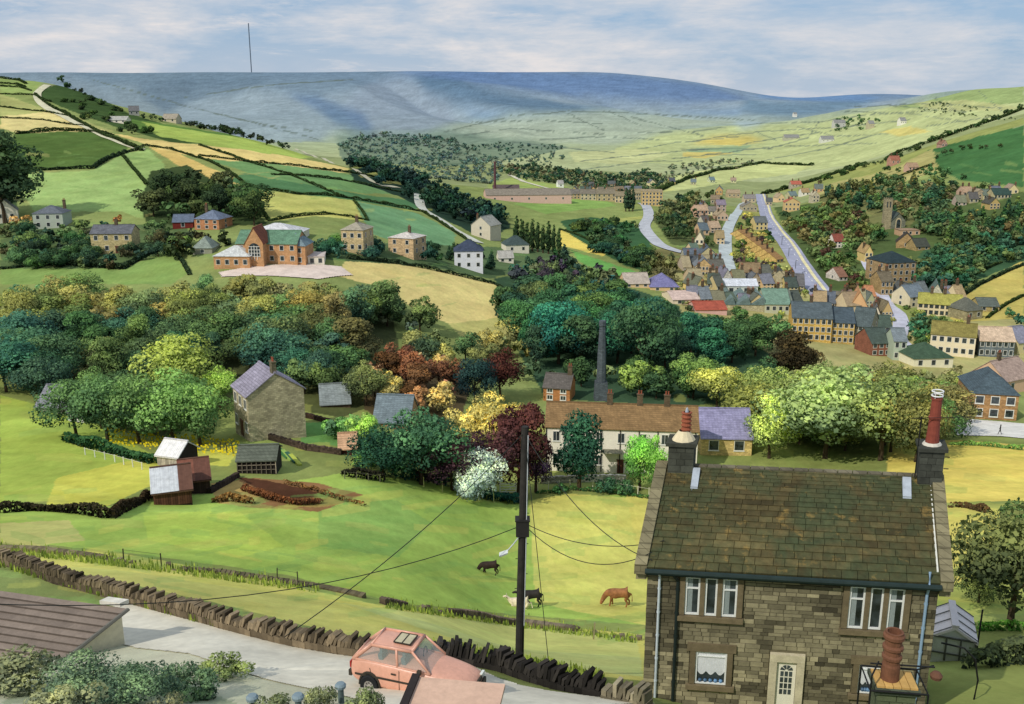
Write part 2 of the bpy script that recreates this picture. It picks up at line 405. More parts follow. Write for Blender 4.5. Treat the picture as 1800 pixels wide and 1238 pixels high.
for q in ([(780,232),(900,204),(1000,196),(1080,198)], [(800,240),(900,226),(1050,236),(1180,232)], [(1000,200),(1060,230)], [(1070,196),(1130,222)],
          [(950,246),(1060,240),(1160,246)], [(900,250),(1010,262),(1080,268)], [(1060,196),(1200,204),(1330,212)], [(1110,206),(1240,240)],
          [(1200,232),(1330,218),(1440,214)], [(1200,250),(1330,232),(1370,250)], [(1200,262),(1360,262)], [(1180,280),(1360,258),(1540,252)],
          [(1240,272),(1330,272)], [(1350,262),(1420,242),(1440,214)], [(1440,214),(1540,200),(1640,195)], [(1400,222),(1470,240),(1560,236)],
          [(1480,196),(1600,200),(1700,215)], [(1500,188),(1640,182),(1760,190)], [(1560,185),(1700,198)], [(1630,222),(1750,205)],
          [(1200,300),(1330,285),(1450,262),(1540,236)], [(1010,300),(1130,285),(1200,283)], [(1640,172),(1680,195)], [(1720,160),(1760,195)],
          [(830,215),(960,212),(1060,218)], [(380,200),(480,222),(560,232)], [(1120,262),(1200,250),(1300,240)], [(1020,284),(1130,272),(1240,262)],
          [(160,140),(340,190),(560,245)], [(320,172),(470,150),(620,140)], [(1300,255),(1500,222),(1600,210)], [(1330,232),(1450,225),(1530,218)]):
    line(q, 1.5, DL, .75, **PF)
# near and middle fields
fields = [
 ([(0,122),(55,124),(95,140),(70,150),(60,165),(0,168)], (146,168,88)),
 ([(0,165),(45,180),(90,195),(130,205),(200,232),(0,215)], (170,172,98)),
 ([(0,205),(100,195),(160,222),(200,235),(30,234),(0,225)], (214,196,124)),
 ([(60,165),(110,145),(160,165),(230,200),(300,222),(390,240),(420,258),(300,250),(200,222),(110,190)], (66,92,48)),
 ([(190,205),(300,220),(400,236),(480,255),(440,262),(330,245),(230,225)], (96,134,56)),
 ([(250,215),(330,228),(440,244),(560,275),(520,280),(400,262),(280,240)], (168,190,78)),
 ([(200,236),(300,250),(420,262),(560,284),(650,305),(560,302),(440,290),(300,268)], (226,198,116)),
 ([(25,236),(100,232),(180,230),(222,245),(225,262),(160,295),(30,300),(15,270)], (84,112,50)),
 ([(30,306),(160,300),(220,270),(262,262),(290,290),(262,350),(250,385),(215,372),(60,372),(35,335)], (152,182,100)),
 ([(262,258),(310,268),(380,300),(440,326),(400,322),(330,302)], (216,182,96)),
 ([(360,280),(480,288),(600,304),(730,342),(640,340),(520,322),(430,302)], (112,154,92)),
 ([(430,304),(520,322),(640,342),(740,355),(735,372),(620,352),(440,330),(400,318)], (84,132,84)),
 ([(435,332),(620,352),(640,388),(550,380),(475,390),(455,362)], (200,198,98)),
 ([(625,354),(735,375),(800,410),(800,440),(700,425),(650,412)], (112,160,110)),
 ([(610,455),(700,462),(800,482),(880,502),(950,545),(930,560),(850,582),(790,570),(740,548),(690,520),(650,500),(590,485)], (232,208,124)),
 ([(790,570),(940,550),(900,620),(830,610)], (196,188,104)),
 ([(0,470),(130,465),(210,475),(300,440),(330,480),(300,500),(0,500)], (128,158,76)),
 ([(905,310),(1000,330),(980,345),(870,338),(855,326)], (158,174,88)),
 ([(900,358),(1050,346),(1085,362),(960,376)], (136,172,80)),
 ([(985,405),(1075,442),(1060,450),(985,432)], (228,202,80)),
 ([(1005,440),(1070,462),(1160,492),(1110,500),(1020,462)], (104,172,78)),
 ([(985,388),(1040,382),(1100,392),(1135,405),(1148,440),(1140,478),(1100,468),(1060,446),(1000,412)], (58, 98, 62)),
 ([(1340,340),(1420,318),(1500,292),(1650,240),(1800,190),(1800,220),(1650,262),(1560,300),(1450,330)], (150,158,82)),
 ([(1630,265),(1720,240),(1800,222),(1800,330),(1740,322),(1690,318),(1655,300)], (66, 116, 64)),
 ([(1430,330),(1560,300),(1640,262),(1650,300),(1560,330),(1440,350)], (176,168,100)),
 ([(1680,530),(1800,455),(1800,610),(1720,590),(1670,560)], (204,184,86)),
 ([(1600,440),(1700,440),(1700,520),(1600,520)], (140,140,70)),
 ([(0,545),(90,530),(200,538),(330,528),(450,540),(560,525),(640,540),(690,560),(700,600),(690,700),(600,735),(420,700),(300,770),(130,750),(60,690),(0,660)], (84,92,56)),
 ([(640,640),(760,640),(830,680),(800,760),(700,760),(640,720)], (96,84,62)),
 ([(860,480),(1000,470),(1090,500),(1200,540),(1350,590),(1360,700),(1200,715),(960,700),(900,600),(900,540)], (62,92,66)),
 ([(1320,700),(1650,690),(1650,810),(1320,810)], (128,144,76)),
 ([(1390,650),(1650,650),(1720,700),(1650,740),(1400,700)], (140,140,82)),
 ([(610,285),(700,300),(780,330),(880,372),(900,400),(850,420),(780,385),(700,345),(620,318)], (46,70,56)),
 ([(1360,365),(1500,350),(1660,325),(1810,340),(1810,440),(1650,470),(1600,530),(1500,550),(1450,510),(1400,440)], (86,106,58)),
 ([(1430,345),(1560,320),(1640,330),(1600,400),(1500,390)], (120,122,72)),
 ([(1620,440),(1810,415),(1810,455),(1700,500),(1640,540),(1600,500)], (62,98,66)),
 ([(1140,375),(1270,345),(1268,440),(1180,430)], (92,104,60)),
 ([(1300,360),(1335,360),(1430,500),(1300,490),(1285,430)], (156,158,84)),
 ([(1140,440),(1230,430),(1260,450),(1230,520),(1140,500)], (128,122,74)),
 ([(1180,480),(1420,480),(1480,560),(1620,570),(1800,560),(1800,680),(1400,640),(1200,560)], (176,168,104)),
 ([(265,300),(330,290),(430,350),(470,395),(260,400),(245,360)], (64,82,46)),
 ([(-60,290),(30,300),(30,400),(-60,400)], (66,88,54)),
 ([(0,395),(330,395),(330,425),(300,440),(210,472),(0,472)], (92,114,68)),
 ([(540,425),(760,430),(1000,440),(1000,480),(860,490),(760,470),(560,455)], (92,116,74)),
 # bottom meadows
 ([(0,695),(60,710),(130,730),(200,760),(270,800),(310,835),(250,850),(100,880),(0,885)], (168,192,72)),
 ([(100,840),(270,800),(310,835),(230,870),(190,890),(80,890)], (206,206,70)),
 ([(0,885),(200,890),(420,860),(620,830),(760,850),(900,880),(1100,870),(1180,870),(1150,1100),(900,1080),(700,1060),(500,1010),(250,975),(0,950)], (160,192,80)),
 ([(0,920),(120,915),(150,950),(60,960),(0,955)], (190,190,110)),
 ([(930,880),(1000,868),(1160,880),(1140,1000),(1140,1100),(940,1060)], (208,206,98)),
 ([(560,870),(700,880),(760,920),(700,980),(560,960)], (140,180,84)),
 ([(250,900),(420,900),(500,960),(420,980),(260,950)], (176,204,76)),
 ([(0,960),(230,975),(460,1020),(700,1070),(900,1095),(1130,1115),(1150,1200),(900,1170),(800,1130),(620,1120),(400,1065),(200,1020),(0,985)], (204,200,98)),
 ([(600,1060),(900,1100),(1120,1120),(1130,1190),(950,1170),(820,1130)], (198,204,118)),
 ([(370,850),(450,840),(560,850),(640,870),(560,900),(420,890)], (150,108,70)),
 ([(415,838),(470,845),(580,870),(560,890),(470,870)], (92,58,44)),
 ([(370,850),(420,845),(460,870),(440,890),(380,885)], (190,160,92)),
 ([(330,795),(420,790),(400,820),(330,815)], (196,200,72)),
 ([(520,745),(600,740),(600,785),(530,780)], (104,160,84)),
 ([(-200,1500),(-200,1140),(0,1120),(180,1100),(420,1155),(560,1190),(700,1215),(1200,1500)], (200, 198, 170)),  # verge paled: glass glare painted into the colour, along with fading
 ([(0,1238),(60,1190),(200,1170),(330,1200),(420,1238)], (164, 172, 140)),
 ([(560,1195),(700,1190),(760,1238),(600,1238)], (172, 182, 142)),
 ([(1560,772),(1700,775),(1840,785),(1840,880),(1560,885)], (226, 206, 92)),
 ([(1560,885),(1760,895),(1750,1000),(1700,1100),(1600,1000)], (210, 198, 92)),
 ([(1600,1060),(1720,1010),(1840,1000),(1900,1300),(1650,1300)], (164, 176, 88)),
 ([(1100,870),(1200,880),(1180,960),(1120,960)], (214,206,96)),
]
for p_, c_ in fields: poly(p_, c_, 1.0, y1=1000)
# brush-like drifts inside the meadows
for k in range(620):
    px = random.uniform(-20, 1820); py = random.choice([random.uniform(860, 1130), random.uniform(700, 1130), random.uniform(260, 560)])
    w = random.uniform(20, 120); h = random.uniform(3, 14)*(1 if py > 600 else .4)
    if py < 600: w *= .5
    s = random.uniform(-.25, .25)
    c = random.choice([(196,200,84), (128,178,84), (214,204,90), (150,188,92), (116,164,84), (180,186,92)] if 560 < px < 1200 or py > 700 else [(150,170,90), (110,146,76), (190,180,104)])
    pts = [(px-w/2, py-h/2-s*w/2), (px, py-h*.7), (px+w/2, py-h/2+s*w/2), (px+w/2, py+h/2+s*w/2), (px, py+h*.6), (px-w/2, py+h/2-s*w/2)]
    poly(pts, c, 0.3, y1=900)
CC *= (1+0.2*vnoise(XX, YY, 7, 31)+0.22*vnoise(XX, YY, 33, 32)+.14*vnoise(XX, YY, 2.3, 33)*(YY < 160))[..., None]
LUM = (CC @ np.array([.3, .6, .1]))[..., None]; CC = CC*.84+LUM*np.array([1.1, 1.0, .78])*.16
TN = np.clip(vnoise(XX, YY, 19, 35)+vnoise(XX, YY, 5, 36)*.6, 0, 1)[..., None]*(YY < 1000)[..., None]; CC = CC*(1-.35*TN)+CC*np.array([1.22, 1.06, .8])*.35*TN
CC *= np.where((YY > 50) & (YY < 170), 1.0, 0.0)[..., None]*np.array([.12, .08, -.04])+1
CC = np.clip(CC, 0, .9)

def ground_mesh():
    me = bpy.data.meshes.new('ground')
    nv = NT*NY
    co = np.stack([XX, YY, ZZ+CAMZ], -1).reshape(-1, 3).astype(np.float32)
    idx = np.arange(nv).reshape(NT, NY)
    q = np.stack([idx[:-1, :-1], idx[1:, :-1], idx[1:, 1:], idx[:-1, 1:]], -1).reshape(-1, 4)
    me.vertices.add(nv); me.vertices.foreach_set('co', co.ravel())
    me.loops.add(q.size); me.loops.foreach_set('vertex_index', q.ravel().astype(np.int32))
    me.polygons.add(len(q)); me.polygons.foreach_set('loop_start', np.arange(0, q.size, 4, dtype=np.int32))
    me.polygons.foreach_set('loop_total', np.full(len(q), 4, np.int32)) if False else None
    me.update(calc_edges=True)
    me.polygons.foreach_set('use_smooth', np.ones(len(q), bool))
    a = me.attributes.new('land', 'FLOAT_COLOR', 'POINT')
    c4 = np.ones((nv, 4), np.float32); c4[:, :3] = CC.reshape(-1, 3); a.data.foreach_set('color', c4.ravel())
    return me
m, nt, b = nodes('meadow')
tc_ = N(nt, 'ShaderNodeTexCoord').outputs['Object']
base = attr(nt, 'land', 'Color')
mpn = N(nt, 'ShaderNodeMapping'); nt.links.new(tc_, mpn.inputs[0]); mpn.inputs['Scale'].default_value = (1, .35, 1); mpn.inputs['Rotation'].default_value = (0, 0, .9)
k = math_(nt, 'MULTIPLY', mrange(nt, noise(nt, .12, 6, .65, tc_, .5), .3, .7, .84, 1.16), mrange(nt, noise(nt, 1.1, 5, .7, mpn.outputs[0]), .25, .75, .86, 1.14))
k = math_(nt, 'MULTIPLY', k, mrange(nt, noise(nt, .012, 5, .65, tc_, .8), .3, .7, .88, 1.12))
hue = mix(nt, mrange(nt, noise(nt, .3, 5, .7, mpn.outputs[0], .6), .42, .68, 0, .3), scalecol(nt, base, k), scalecol(nt, mix(nt, 1.0, base, (.72, .94, .78, 1), 'MULTIPLY'), k))
nt.links.new(hue, b.inputs['Base Color']); b.inputs['Roughness'].default_value = 1; b.inputs['Specular IOR Level'].default_value = 0
bump(nt, b, noise(nt, 2.5, 5, .7, tc_), .35, .12)
MAT_MEADOW = m
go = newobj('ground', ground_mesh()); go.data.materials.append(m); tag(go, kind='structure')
# ---------------------------------------------------------------- materials for buildings
M_STONE = masonry('coursed_stone', .55, .26, .025, .6, .3)
M_BRICK = masonry('brickwork', .45, .15, .015, .8, .18, .015)
M_RENDER = tint('render_coat', .9, .10, .8)
M_SLATE = masonry('slates', .5, .22, .02, .5, .16, .03)
M_TRIM = tint('painted_trim', .6, .06, 2)
M_STACK = masonry('stack_stone', .4, .22, .02, .55, .25)
M_WOOD = tint('weathered_wood', .85, .3, 3)
def glassmat():
    m, nt, b = nodes('window_glass'); v = objvec(nt)
    k = mrange(nt, noise(nt, .9, 3, .6, v), .35, .65, .25, 1.8)
    nt.links.new(scalecol(nt, (.035, .045, .05), k), b.inputs['Base Color'])
    b.inputs['Roughness'].default_value = .12; b.inputs['Specular IOR Level'].default_value = .6
    return m
M_GLASS = glassmat()
M_POT = tint('clay_pot', .8, .2, 6)
WHITE = K(226, 224, 214)
BOXES = []                                  # picture boxes of what trees must not cover: x0,x1,y0,y1,Y
CLEAR = []                                  # ground discs kept free of trees: x,y,r

def prism(mb, w, d, z0, h, rh, kind, m=0):
    """walls: box with gables where the roof has them; local front at y=0, depth +y"""
    x = w/2
    A = [(-x, 0), (x, 0), (x, d), (-x, d)]
    lo = [(a, b, z0) for a, b in A]; hi = [(a, b, h) for a, b in A]
    mb.face([lo[0], lo[1], hi[1], hi[0]], m); mb.face([lo[2], lo[3], hi[3], hi[2]], m)
    if kind == 'gable':
        mb.face([lo[1], lo[2], hi[2], (x, d/2, h+rh), hi[1]], m); mb.face([lo[3], lo[0], hi[0], (-x, d/2, h+rh), hi[3]], m)
    elif kind == 'front':
        mb.f.pop(); mb.f.pop(); mb.m = mb.m[:-2]; mb.t = mb.t[:-2]; del mb.v[-8:]
        mb.face([lo[0], lo[1], hi[1], (0, 0, h+rh), hi[0]], m); mb.face([lo[2], lo[3], hi[3], (0, d, h+rh), hi[2]], m)
        mb.face([lo[1], lo[2], hi[2], hi[1]], m); mb.face([lo[3], lo[0], hi[0], hi[3]], m)
    else:
        mb.face([lo[1], lo[2], hi[2], hi[1]], m); mb.face([lo[3], lo[0], hi[0], hi[3]], m)
def slab(mb, pts, th, m=0, t=1.0):
    """thick plate from a planar polygon, thickened downward"""
    n = len(pts); a = [Vector(p) for p in pts]; b = [p-Vector((0, 0, th)) for p in a]
    mb.mesh(a+b, [tuple(range(n)), tuple(range(2*n-1, n-1, -1))]+[(i, i+n, (i+1) % n+n, (i+1) % n) for i in range(n)], m, t)
def roofmesh(mb, w, d, h, rh, kind, o=.3, e=.18):
    x = w/2; lift = .05
    if kind == 'gable':
        dz = rh*o/(d/2)
        slab(mb, [(-x-e, -o, h-dz+lift), (x+e, -o, h-dz+lift), (x+e, d/2, h+rh+lift), (-x-e, d/2, h+rh+lift)], .14)
        slab(mb, [(x+e, d+o, h-dz+lift), (-x-e, d+o, h-dz+lift), (-x-e, d/2+.002, h+rh+lift), (x+e, d/2+.002, h+rh+lift)], .14)
        mb.box((0, d/2, h+rh+lift+.03), (w+2*e, .3, .12), t=.8)
    elif kind == 'front':
        dz = rh*o/(w/2)
        slab(mb, [(-x-o, -e, h-dz+lift), (0, -e, h+rh+lift), (0, d+e, h+rh+lift), (-x-o, d+e, h-dz+lift)], .14)
        slab(mb, [(x+o, -e, h-dz+lift), (x+o, d+e, h-dz+lift), (.002, d+e, h+rh+lift), (.002, -e, h+rh+lift)], .14)
        mb.box((0, d/2, h+rh+lift+.03), (.3, d+2*e, .12), t=.8)
    elif kind == 'hip':
        r = min(w, d)/2; X = x+o; a = max(x-r, .05) if w > d else .05
        y0 = d/2 if w >= d else r; y1 = d/2+.001 if w >= d else d-r
        v = [(-X, -o, h), (X, -o, h), (X, d+o, h), (-X, d+o, h), (-a, y0, h+rh), (a, y0, h+rh), (a, y1, h+rh), (-a, y1, h+rh)]
        v = [(q[0], q[1], q[2]+lift) for q in v]
        mb.mesh(v, [(0, 1, 5, 4), (1, 2, 6, 5), (2, 3, 7, 6), (3, 0, 4, 7), (4, 5, 6, 7), (3, 2, 1, 0)])
    elif kind == 'mono':
        slab(mb, [(-x-e, -o, h+lift), (x+e, -o, h+lift), (x+e, d+o, h+rh+lift), (-x-e, d+o, h+rh+lift)], .14)
    elif kind == 'flat':
        mb.box((0, d/2, h+.15), (w+.3, d+.3, .3))
    elif kind == 'saw':
        n = max(3, int(w/6)); s = w/n
        for i in range(n):
            a = -x+i*s
            mb.mesh([(a, -.2, h), (a+s, -.2, h), (a+s*.8, -.2, h+rh), (a, d+.2, h), (a+s, d+.2, h), (a+s*.8, d+.2, h+rh)],
                    [(0, 1, 2), (3, 5, 4), (0, 2, 5, 3), (2, 1, 4, 5), (1, 0, 3, 4)])
CH_DATA = {}
def add_chimney(parent, x, y, z, hgt=1.6, wdt=.9, col=K(110, 95, 75), pots=2, name='chimney'):
    mb = MB(); mb.box((x, y, z+hgt/2-.6), (wdt, .6, hgt+1.2)); mb.box((x, y, z+hgt+.06), (wdt+.16, .76, .14), t=.8)
    c = mb.build(name, M_STACK, parent, col)
    if pots:
        mb = MB()
        for i in range(pots):
            xx = x+(i-(pots-1)/2)*wdt*.42
            mb.lathe([(.13, 0), (.1, .45), (.13, .5), (.13, .58), (.08, .58)], (xx, y, z+hgt+.12), 8)
        mb.build('chimney_pots', M_POT, c, K(150, 84, 62))
    return c
def add_window(parent, c, w, h, nrm, s, frame=WHITE, bars=1, name='window', sill=True):
    """c centre on wall, nrm 'f' 'l' 'r'; frame with its pane as a child (one mesh when tiny)"""
    ang = {'f': 0, 'l': -math.pi/2, 'r': math.pi/2}[nrm]
    M = Matrix.Translation(Vector(c)) @ Matrix.Rotation(ang, 4, 'Z')
    fw = .09 if s > 9 else .13
    fm = MB(); pm = MB()
    B = lambda mb, x, z, a, b, y, t: mb.mesh([M @ Vector(v) for v in [(x-a/2, y, z-b/2), (x+a/2, y, z-b/2), (x+a/2, y, z+b/2), (x-a/2, y, z+b/2), (x-a/2, y+t, z-b/2), (x+a/2, y+t, z-b/2), (x+a/2, y+t, z+b/2), (x-a/2, y+t, z+b/2)]],
                                            [(0, 1, 2, 3), (7, 6, 5, 4), (0, 4, 5, 1), (1, 5, 6, 2), (2, 6, 7, 3), (3, 7, 4, 0)])
    B(pm, 0, 0, w, h, -.035, .08)
    for sx in (-1, 1): B(fm, sx*(w/2+fw/2-.01), 0, fw, h+2*fw, -.07, .12)
    for sz in (-1, 1): B(fm, 0, sz*(h/2+fw/2-.01), w-.02, fw, -.068, .115)
    for i in range(bars): B(fm, -w/2+w*(i+1)/(bars+1), 0, fw*.6, h-.02, -.06, .08)
    if sill: B(fm, 0, -h/2-fw-.05, w+.35, .1, -.13, .17)
    fo = fm.build(name, M_TRIM, parent, frame)
    pm.build('pane', M_GLASS, fo)
    return fo
def add_window_small(parent, c, w, h, nrm, frame):
    ang = {'f': 0, 'l': -math.pi/2, 'r': math.pi/2}[nrm]
    M = Matrix.Translation(Vector(c)) @ Matrix.Rotation(ang, 4, 'Z')
    mb = MB()
    def q(x0, x1, z0, z1, y, m): mb.face([M @ Vector(v) for v in [(x0, y, z0), (x1, y, z0), (x1, y, z1), (x0, y, z1)]], m)
    q(-w/2-.1, w/2+.1, -h/2-.12, h/2+.1, -.04, 0); q(-w/2, w/2, -h/2, h/2, -.06, 1)
    return mb.build('window', [M_TRIM, M_GLASS], parent, frame)
def house(name, label, cat, px, py, wpx, hpx, rh=2.2, d=7.5, rot=0, kind='gable', wall=K(200, 184, 140), roof=K(104, 104, 96),
          wm=None, st=2, nw=3, ns=0, chim=(), frame=WHITE, door=None, group=None, anchor='c', ymin=0, bars=1, base=None, wsz=(1.0, 1.25), lift=0, box=True, pots=2):
    p = base if base is not None else hit(px, py, 0, ymin)
    s = ppm(p); w = wpx/s/max(.35, abs(math.cos(R(rot)))); h = hpx/s
    a = R(rot)
    off = {'c': 0, 'l': w/2, 'r': -w/2}[anchor]
    loc = Vector((p.x+off*math.cos(a), p.y+off*math.sin(a), p.z+lift))
    root = empty(name, loc, a); tag(root, label, cat, group)
    mb = MB(); prism(mb, w, d, -max(1.5, d*.5), h, rh, kind if kind in ('gable', 'front') else 'x')
    if kind == 'mono': mb = MB(); prism(mb, w, d, -3, h, 0, 'x')
    mb.build('wall', wm or M_STONE, root, wall)
    mr = MB(); roofmesh(mr, w, d, h, rh, kind); ro = mr.build('roof', M_SLATE, root, roof)
    for f in chim:
        zt = h+rh if kind in ('gable', 'hip') else h+rh*.6
        add_chimney(ro, -w/2+w*f if 0 < f < 1 else (-w/2+.5 if f <= 0 else w/2-.5), d/2, zt, pots=pots)
    sh = h/st; big = s > 8
    ww, wh = wsz; wh = min(wh, sh*.55); ww = min(ww, w/(nw+.5)*.62) if nw else ww
    for k in range(st):
        z = sh*(k+.55)
        for i in range(nw):
            x = -w/2+w*(i+.5)/nw
            if k == 0 and door is not None and i == door:
                dm = MB(); dm.box((x, -.04, 1.05), (1.0, .12, 2.1)); dm.box((x, -.03, 2.2), (1.3, .16, .18), t=1.5)
                dm.build('door', M_TRIM, root, K(96, 60, 48)); continue
            if big: add_window(root, (x, 0, z), ww, wh, 'f', s, frame, bars)
            else: add_window_small(root, (x, 0, z), ww, wh, 'f', frame)
        for i in range(ns):
            y = d*(i+.5)/ns; side = 'l' if rot > 0 else 'r'
            (add_window if big else add_window_small)(root, ((-w/2 if side == 'l' else w/2), y, z), ww*.9, wh, side, *((s, frame, bars) if big else (frame,)))
    q0 = proj(loc); q1 = proj(loc+Vector((0, 0, h+rh)))
    if box: BOXES.append((q0[0]-wpx/2, q0[0]+wpx/2, q1[1], q0[1], loc.y))
    CLEAR.append((loc.x-math.sin(a)*d/2, loc.y+math.cos(a)*d/2, max(w, d)*.5))
    return root, w, h, s

CREAM = K(216, 200, 156); BUFF = K(214, 186, 122); STONEC = K(170, 156, 120); PALE = K(228, 220, 200)
GREY = K(96, 102, 104); DGREY = K(72, 82, 84); GREEN = K(104, 136, 110); BROWN = K(118, 98, 68); LILAC = K(150, 146, 172)
ORANGE = K(206, 158, 112)
H = house
# ---------------- left side, valley shelf
r_, w_, h_, s_ = H('farmhouse', 'tall stone farmhouse with lilac slate roof and a blank gable, beside the little sheds', 'farmhouse', 440, 777, 46, 84, 2.7, 8.0, -58, 'gable', K(196, 184, 150), K(158, 152, 168), M_STONE, 2, 3, 0, (), door=1, anchor='r')
add_chimney([o for o in r_.children if o.name.startswith('roof')][0], w_/2-.6, 4.0, h_+2.6, 1.5, 1.0, K(120, 112, 90))
H('stone_house', 'square cream stone house with eight windows and a grey slate roof, above the left wood', 'house', 198, 446, 70, 36, 2.0, 8, 4, 'gable', K(212, 194, 140), K(112, 114, 120), None, 2, 4, 0, (.55,), door=2)
H('bungalow', 'grey hip-roofed villa with one dark chimney on the far left', 'house', 86, 402, 50, 26, 2.4, 9, 6, 'hip', K(176, 184, 168), K(112, 118, 126), M_RENDER, 2, 3, 0, (.95,))
H('cottage', 'white gabled cottage cut by the left edge of the picture', 'house', 12, 392, 34, 22, 3.5, 8, 25, 'front', PALE, K(150, 150, 140), M_RENDER, 1, 2, 0, ())
H('brick_house', 'red brick house with blue-grey hipped roof under the dark clump of trees', 'house', 364, 404, 46, 18, 2.6, 9, -12, 'hip', K(200, 140, 100), K(122, 134, 154), M_BRICK, 2, 3, 1, (.25,))
H('brick_wing', 'low dark red outbuilding joined to the left of the red brick house', 'outbuilding', 322, 402, 34, 12, 2.0, 8, 10, 'gable', K(126, 50, 44), K(110, 122, 140), M_BRICK, 1, 1, 0, ())
# the school
H('school_hall', 'white-roofed pavilion at the back of the orange brick school', 'school building', 478, 424, 92, 12, 2.6, 14, -3, 'hip', PALE, K(226, 226, 226), M_RENDER, 1, 4, 0, ())
H('school_range', 'orange brick school range with a green slate roof', 'school building', 470, 464, 108, 36, 3.0, 11, -3, 'gable', ORANGE, K(112, 150, 122), M_BRICK, 2, 6, 0, ())
r_, w_, h_, s_ = H('school_gable', 'pointed orange brick gable with a great arched window, centre of the school', 'school building', 449, 470, 31, 44, 4.0, 8, -3, 'front', ORANGE, K(150, 90, 70), M_BRICK, 1, 0, 0, ())
mb = MB(); n = 14; ww_ = w_*.32
pts = [(-ww_, -.06, h_*.42)]+[(-ww_*math.cos(math.pi*i/n), -.06, h_*.72+1.7*math.sin(math.pi*i/n)) for i in range(n+1)]+[(ww_, -.06, h_*.42)]
mb.face(pts[::-1][::-1]); aw = mb.build('arched_window', M_GLASS, r_)
mb = MB()
for i in range(5): mb.box((-ww_+ww_*2*i/4, -.1, h_*.57), (.14, .06, h_*.32+(0, 1.1, 1.5, 1.1, 0)[i]*1.3))
for i in range(4): mb.box((0, -.12, h_*(.44+.13*i)), (ww_*2, .05, .12))
mb.build('glazing_bars', M_TRIM, aw, WHITE)
H('school_wing', 'low brick school wing with a broad white roof, left of the arched window', 'school building', 408, 473, 64, 22, 2.4, 9, -3, 'hip', ORANGE, K(222, 224, 220), M_BRICK, 1, 4, 0, ())
H('school_turret', 'brick end block of the school under a blue pyramid roof', 'school building', 517, 466, 42, 33, 3.2, 9, -3, 'hip', K(208, 158, 112), K(136, 156, 162), M_BRICK, 2, 2, 0, ())
H('school_lodge', 'small grey pyramid-roofed lodge on the left end of the school', 'school building', 356, 447, 34, 10, 3.0, 8, 0, 'hip', K(150, 150, 132), K(150, 162, 150), M_RENDER, 1, 1, 0, ())
H('flat_annexe', 'flat white annexe to the right of the school', 'annexe', 556, 466, 28, 14, .2, 9, 8, 'flat', PALE, K(214, 202, 194), M_RENDER, 1, 2, 0, ())
# row right of the school
H('villa', 'tall buff villa with a small stepped roof, between school and hay field', 'house', 620, 445, 40, 40, 2.0, 9, -12, 'hip', K(220, 196, 148), K(178, 170, 150), None, 2, 3, 2, (.5,))
H('villa', 'buff square house with a pale low roof above the hay field', 'house', 705, 449, 46, 30, 1.6, 9, -22, 'hip', K(222, 190, 146), K(222, 214, 204), None, 2, 2, 2, (.6,))
H('white_house', 'white house with a dark pyramid roof at the top of the hay field', 'house', 824, 474, 50, 32, 3.4, 8.5, 3, 'hip', K(226, 226, 230), K(70, 80, 100), M_RENDER, 2, 3, 0, ())
H('house', 'pale gabled house with red chimney beside the hill road bend', 'house', 845, 418, 34, 22, 3.6, 9, -30, 'front', K(206, 196, 176), K(170, 170, 160), M_RENDER, 2, 1, 0, (0,))
H('house', 'dark-roofed cottage with white gable left of the poplar row', 'house', 910, 445, 40, 14, 3.4, 8, 15, 'hip', PALE, K(76, 92, 90), M_RENDER, 1, 2, 0, ())
H('house', 'small white lean-to cottage below the dark-roofed cottage', 'house', 890, 462, 26, 9, 2.2, 6, 10, 'gable', PALE, K(190, 186, 176), M_RENDER, 1, 2, 0, ())
# far left hill farms
H('farm', 'little white farm on the far green hillside, left', 'farm', 205, 216, 34, 5, 2.0, 8, 0, 'gable', PALE, K(190, 190, 180), M_RENDER, 1, 3, 0, (), ymin=450)
H('farm', 'grey farmhouse among trees on the left skyline ridge', 'farm', 236, 203, 16, 8, 3.0, 8, 20, 'gable', K(160, 160, 150), K(120, 120, 120), M_RENDER, 1, 2, 0, (), ymin=450)
H('farm', 'long pale barn among dark trees on the left ridge', 'barn', 297, 215, 26, 6, 3.0, 9, -5, 'gable', K(200, 188, 160), K(176, 166, 146), M_RENDER, 1, 2, 0, (), ymin=450)
# valley mill
H('mill_shed', 'long pink-walled mill shed in the valley meadow', 'mill', 930, 357, 150, 14, 3.0, 22, 6, 'gable', K(214, 178, 164), K(150, 140, 124), M_RENDER, 1, 5, 0, (), ymin=400)
H('mill_shed', 'low brown-roofed shed at the foot of the thin mill chimney', 'mill', 890, 337, 46, 6, 2.0, 9, 4, 'gable', K(150, 130, 120), K(106, 92, 90), M_RENDER, 1, 3, 0, (), ymin=500)
H('cottage', 'tiny white cottage beside the pale lane, centre of the valley', 'cottage', 986, 330, 10, 7, 2.5, 7, 10, 'gable', K(236, 236, 232), K(180, 176, 170), M_RENDER, 1, 1, 0, (), ymin=500)
H('mill_block', 'tall buff four-storey mill with rows of windows beside the winding road', 'mill', 1146, 362, 36, 24, .4, 18, -6, 'flat', K(222, 190, 126), K(190, 170, 130), None, 4, 6, 1, (), ymin=500)
for i, (x, y, w, h, c, l) in enumerate([
    (1008, 350, 24, 9, K(206, 178, 138), 'buff terrace at the left end of the valley mill row'),
    (1034, 352, 28, 11, K(214, 196, 160), 'cream terrace second along the valley mill row'),
    (1066, 354, 34, 13, K(210, 190, 150), 'dark-roofed terrace in the middle of the valley mill row'),
    (1094, 357, 26, 12, K(222, 200, 160), 'gabled cottages just left of the far poplars'),
    (1122, 352, 18, 12, K(206, 186, 150), 'narrow block between the far poplars and the tall mill')]):
    H('terrace', l, 'terrace', x, y, w, h, 2.6, 12, (4, -4, 6, -8, 5)[i], 'gable', c, K(128+i*8, 122+i*6, 112), None, 2, 4, 0, (.3, .7) if i % 2 else (), group='buildings of the valley mill row', ymin=500)
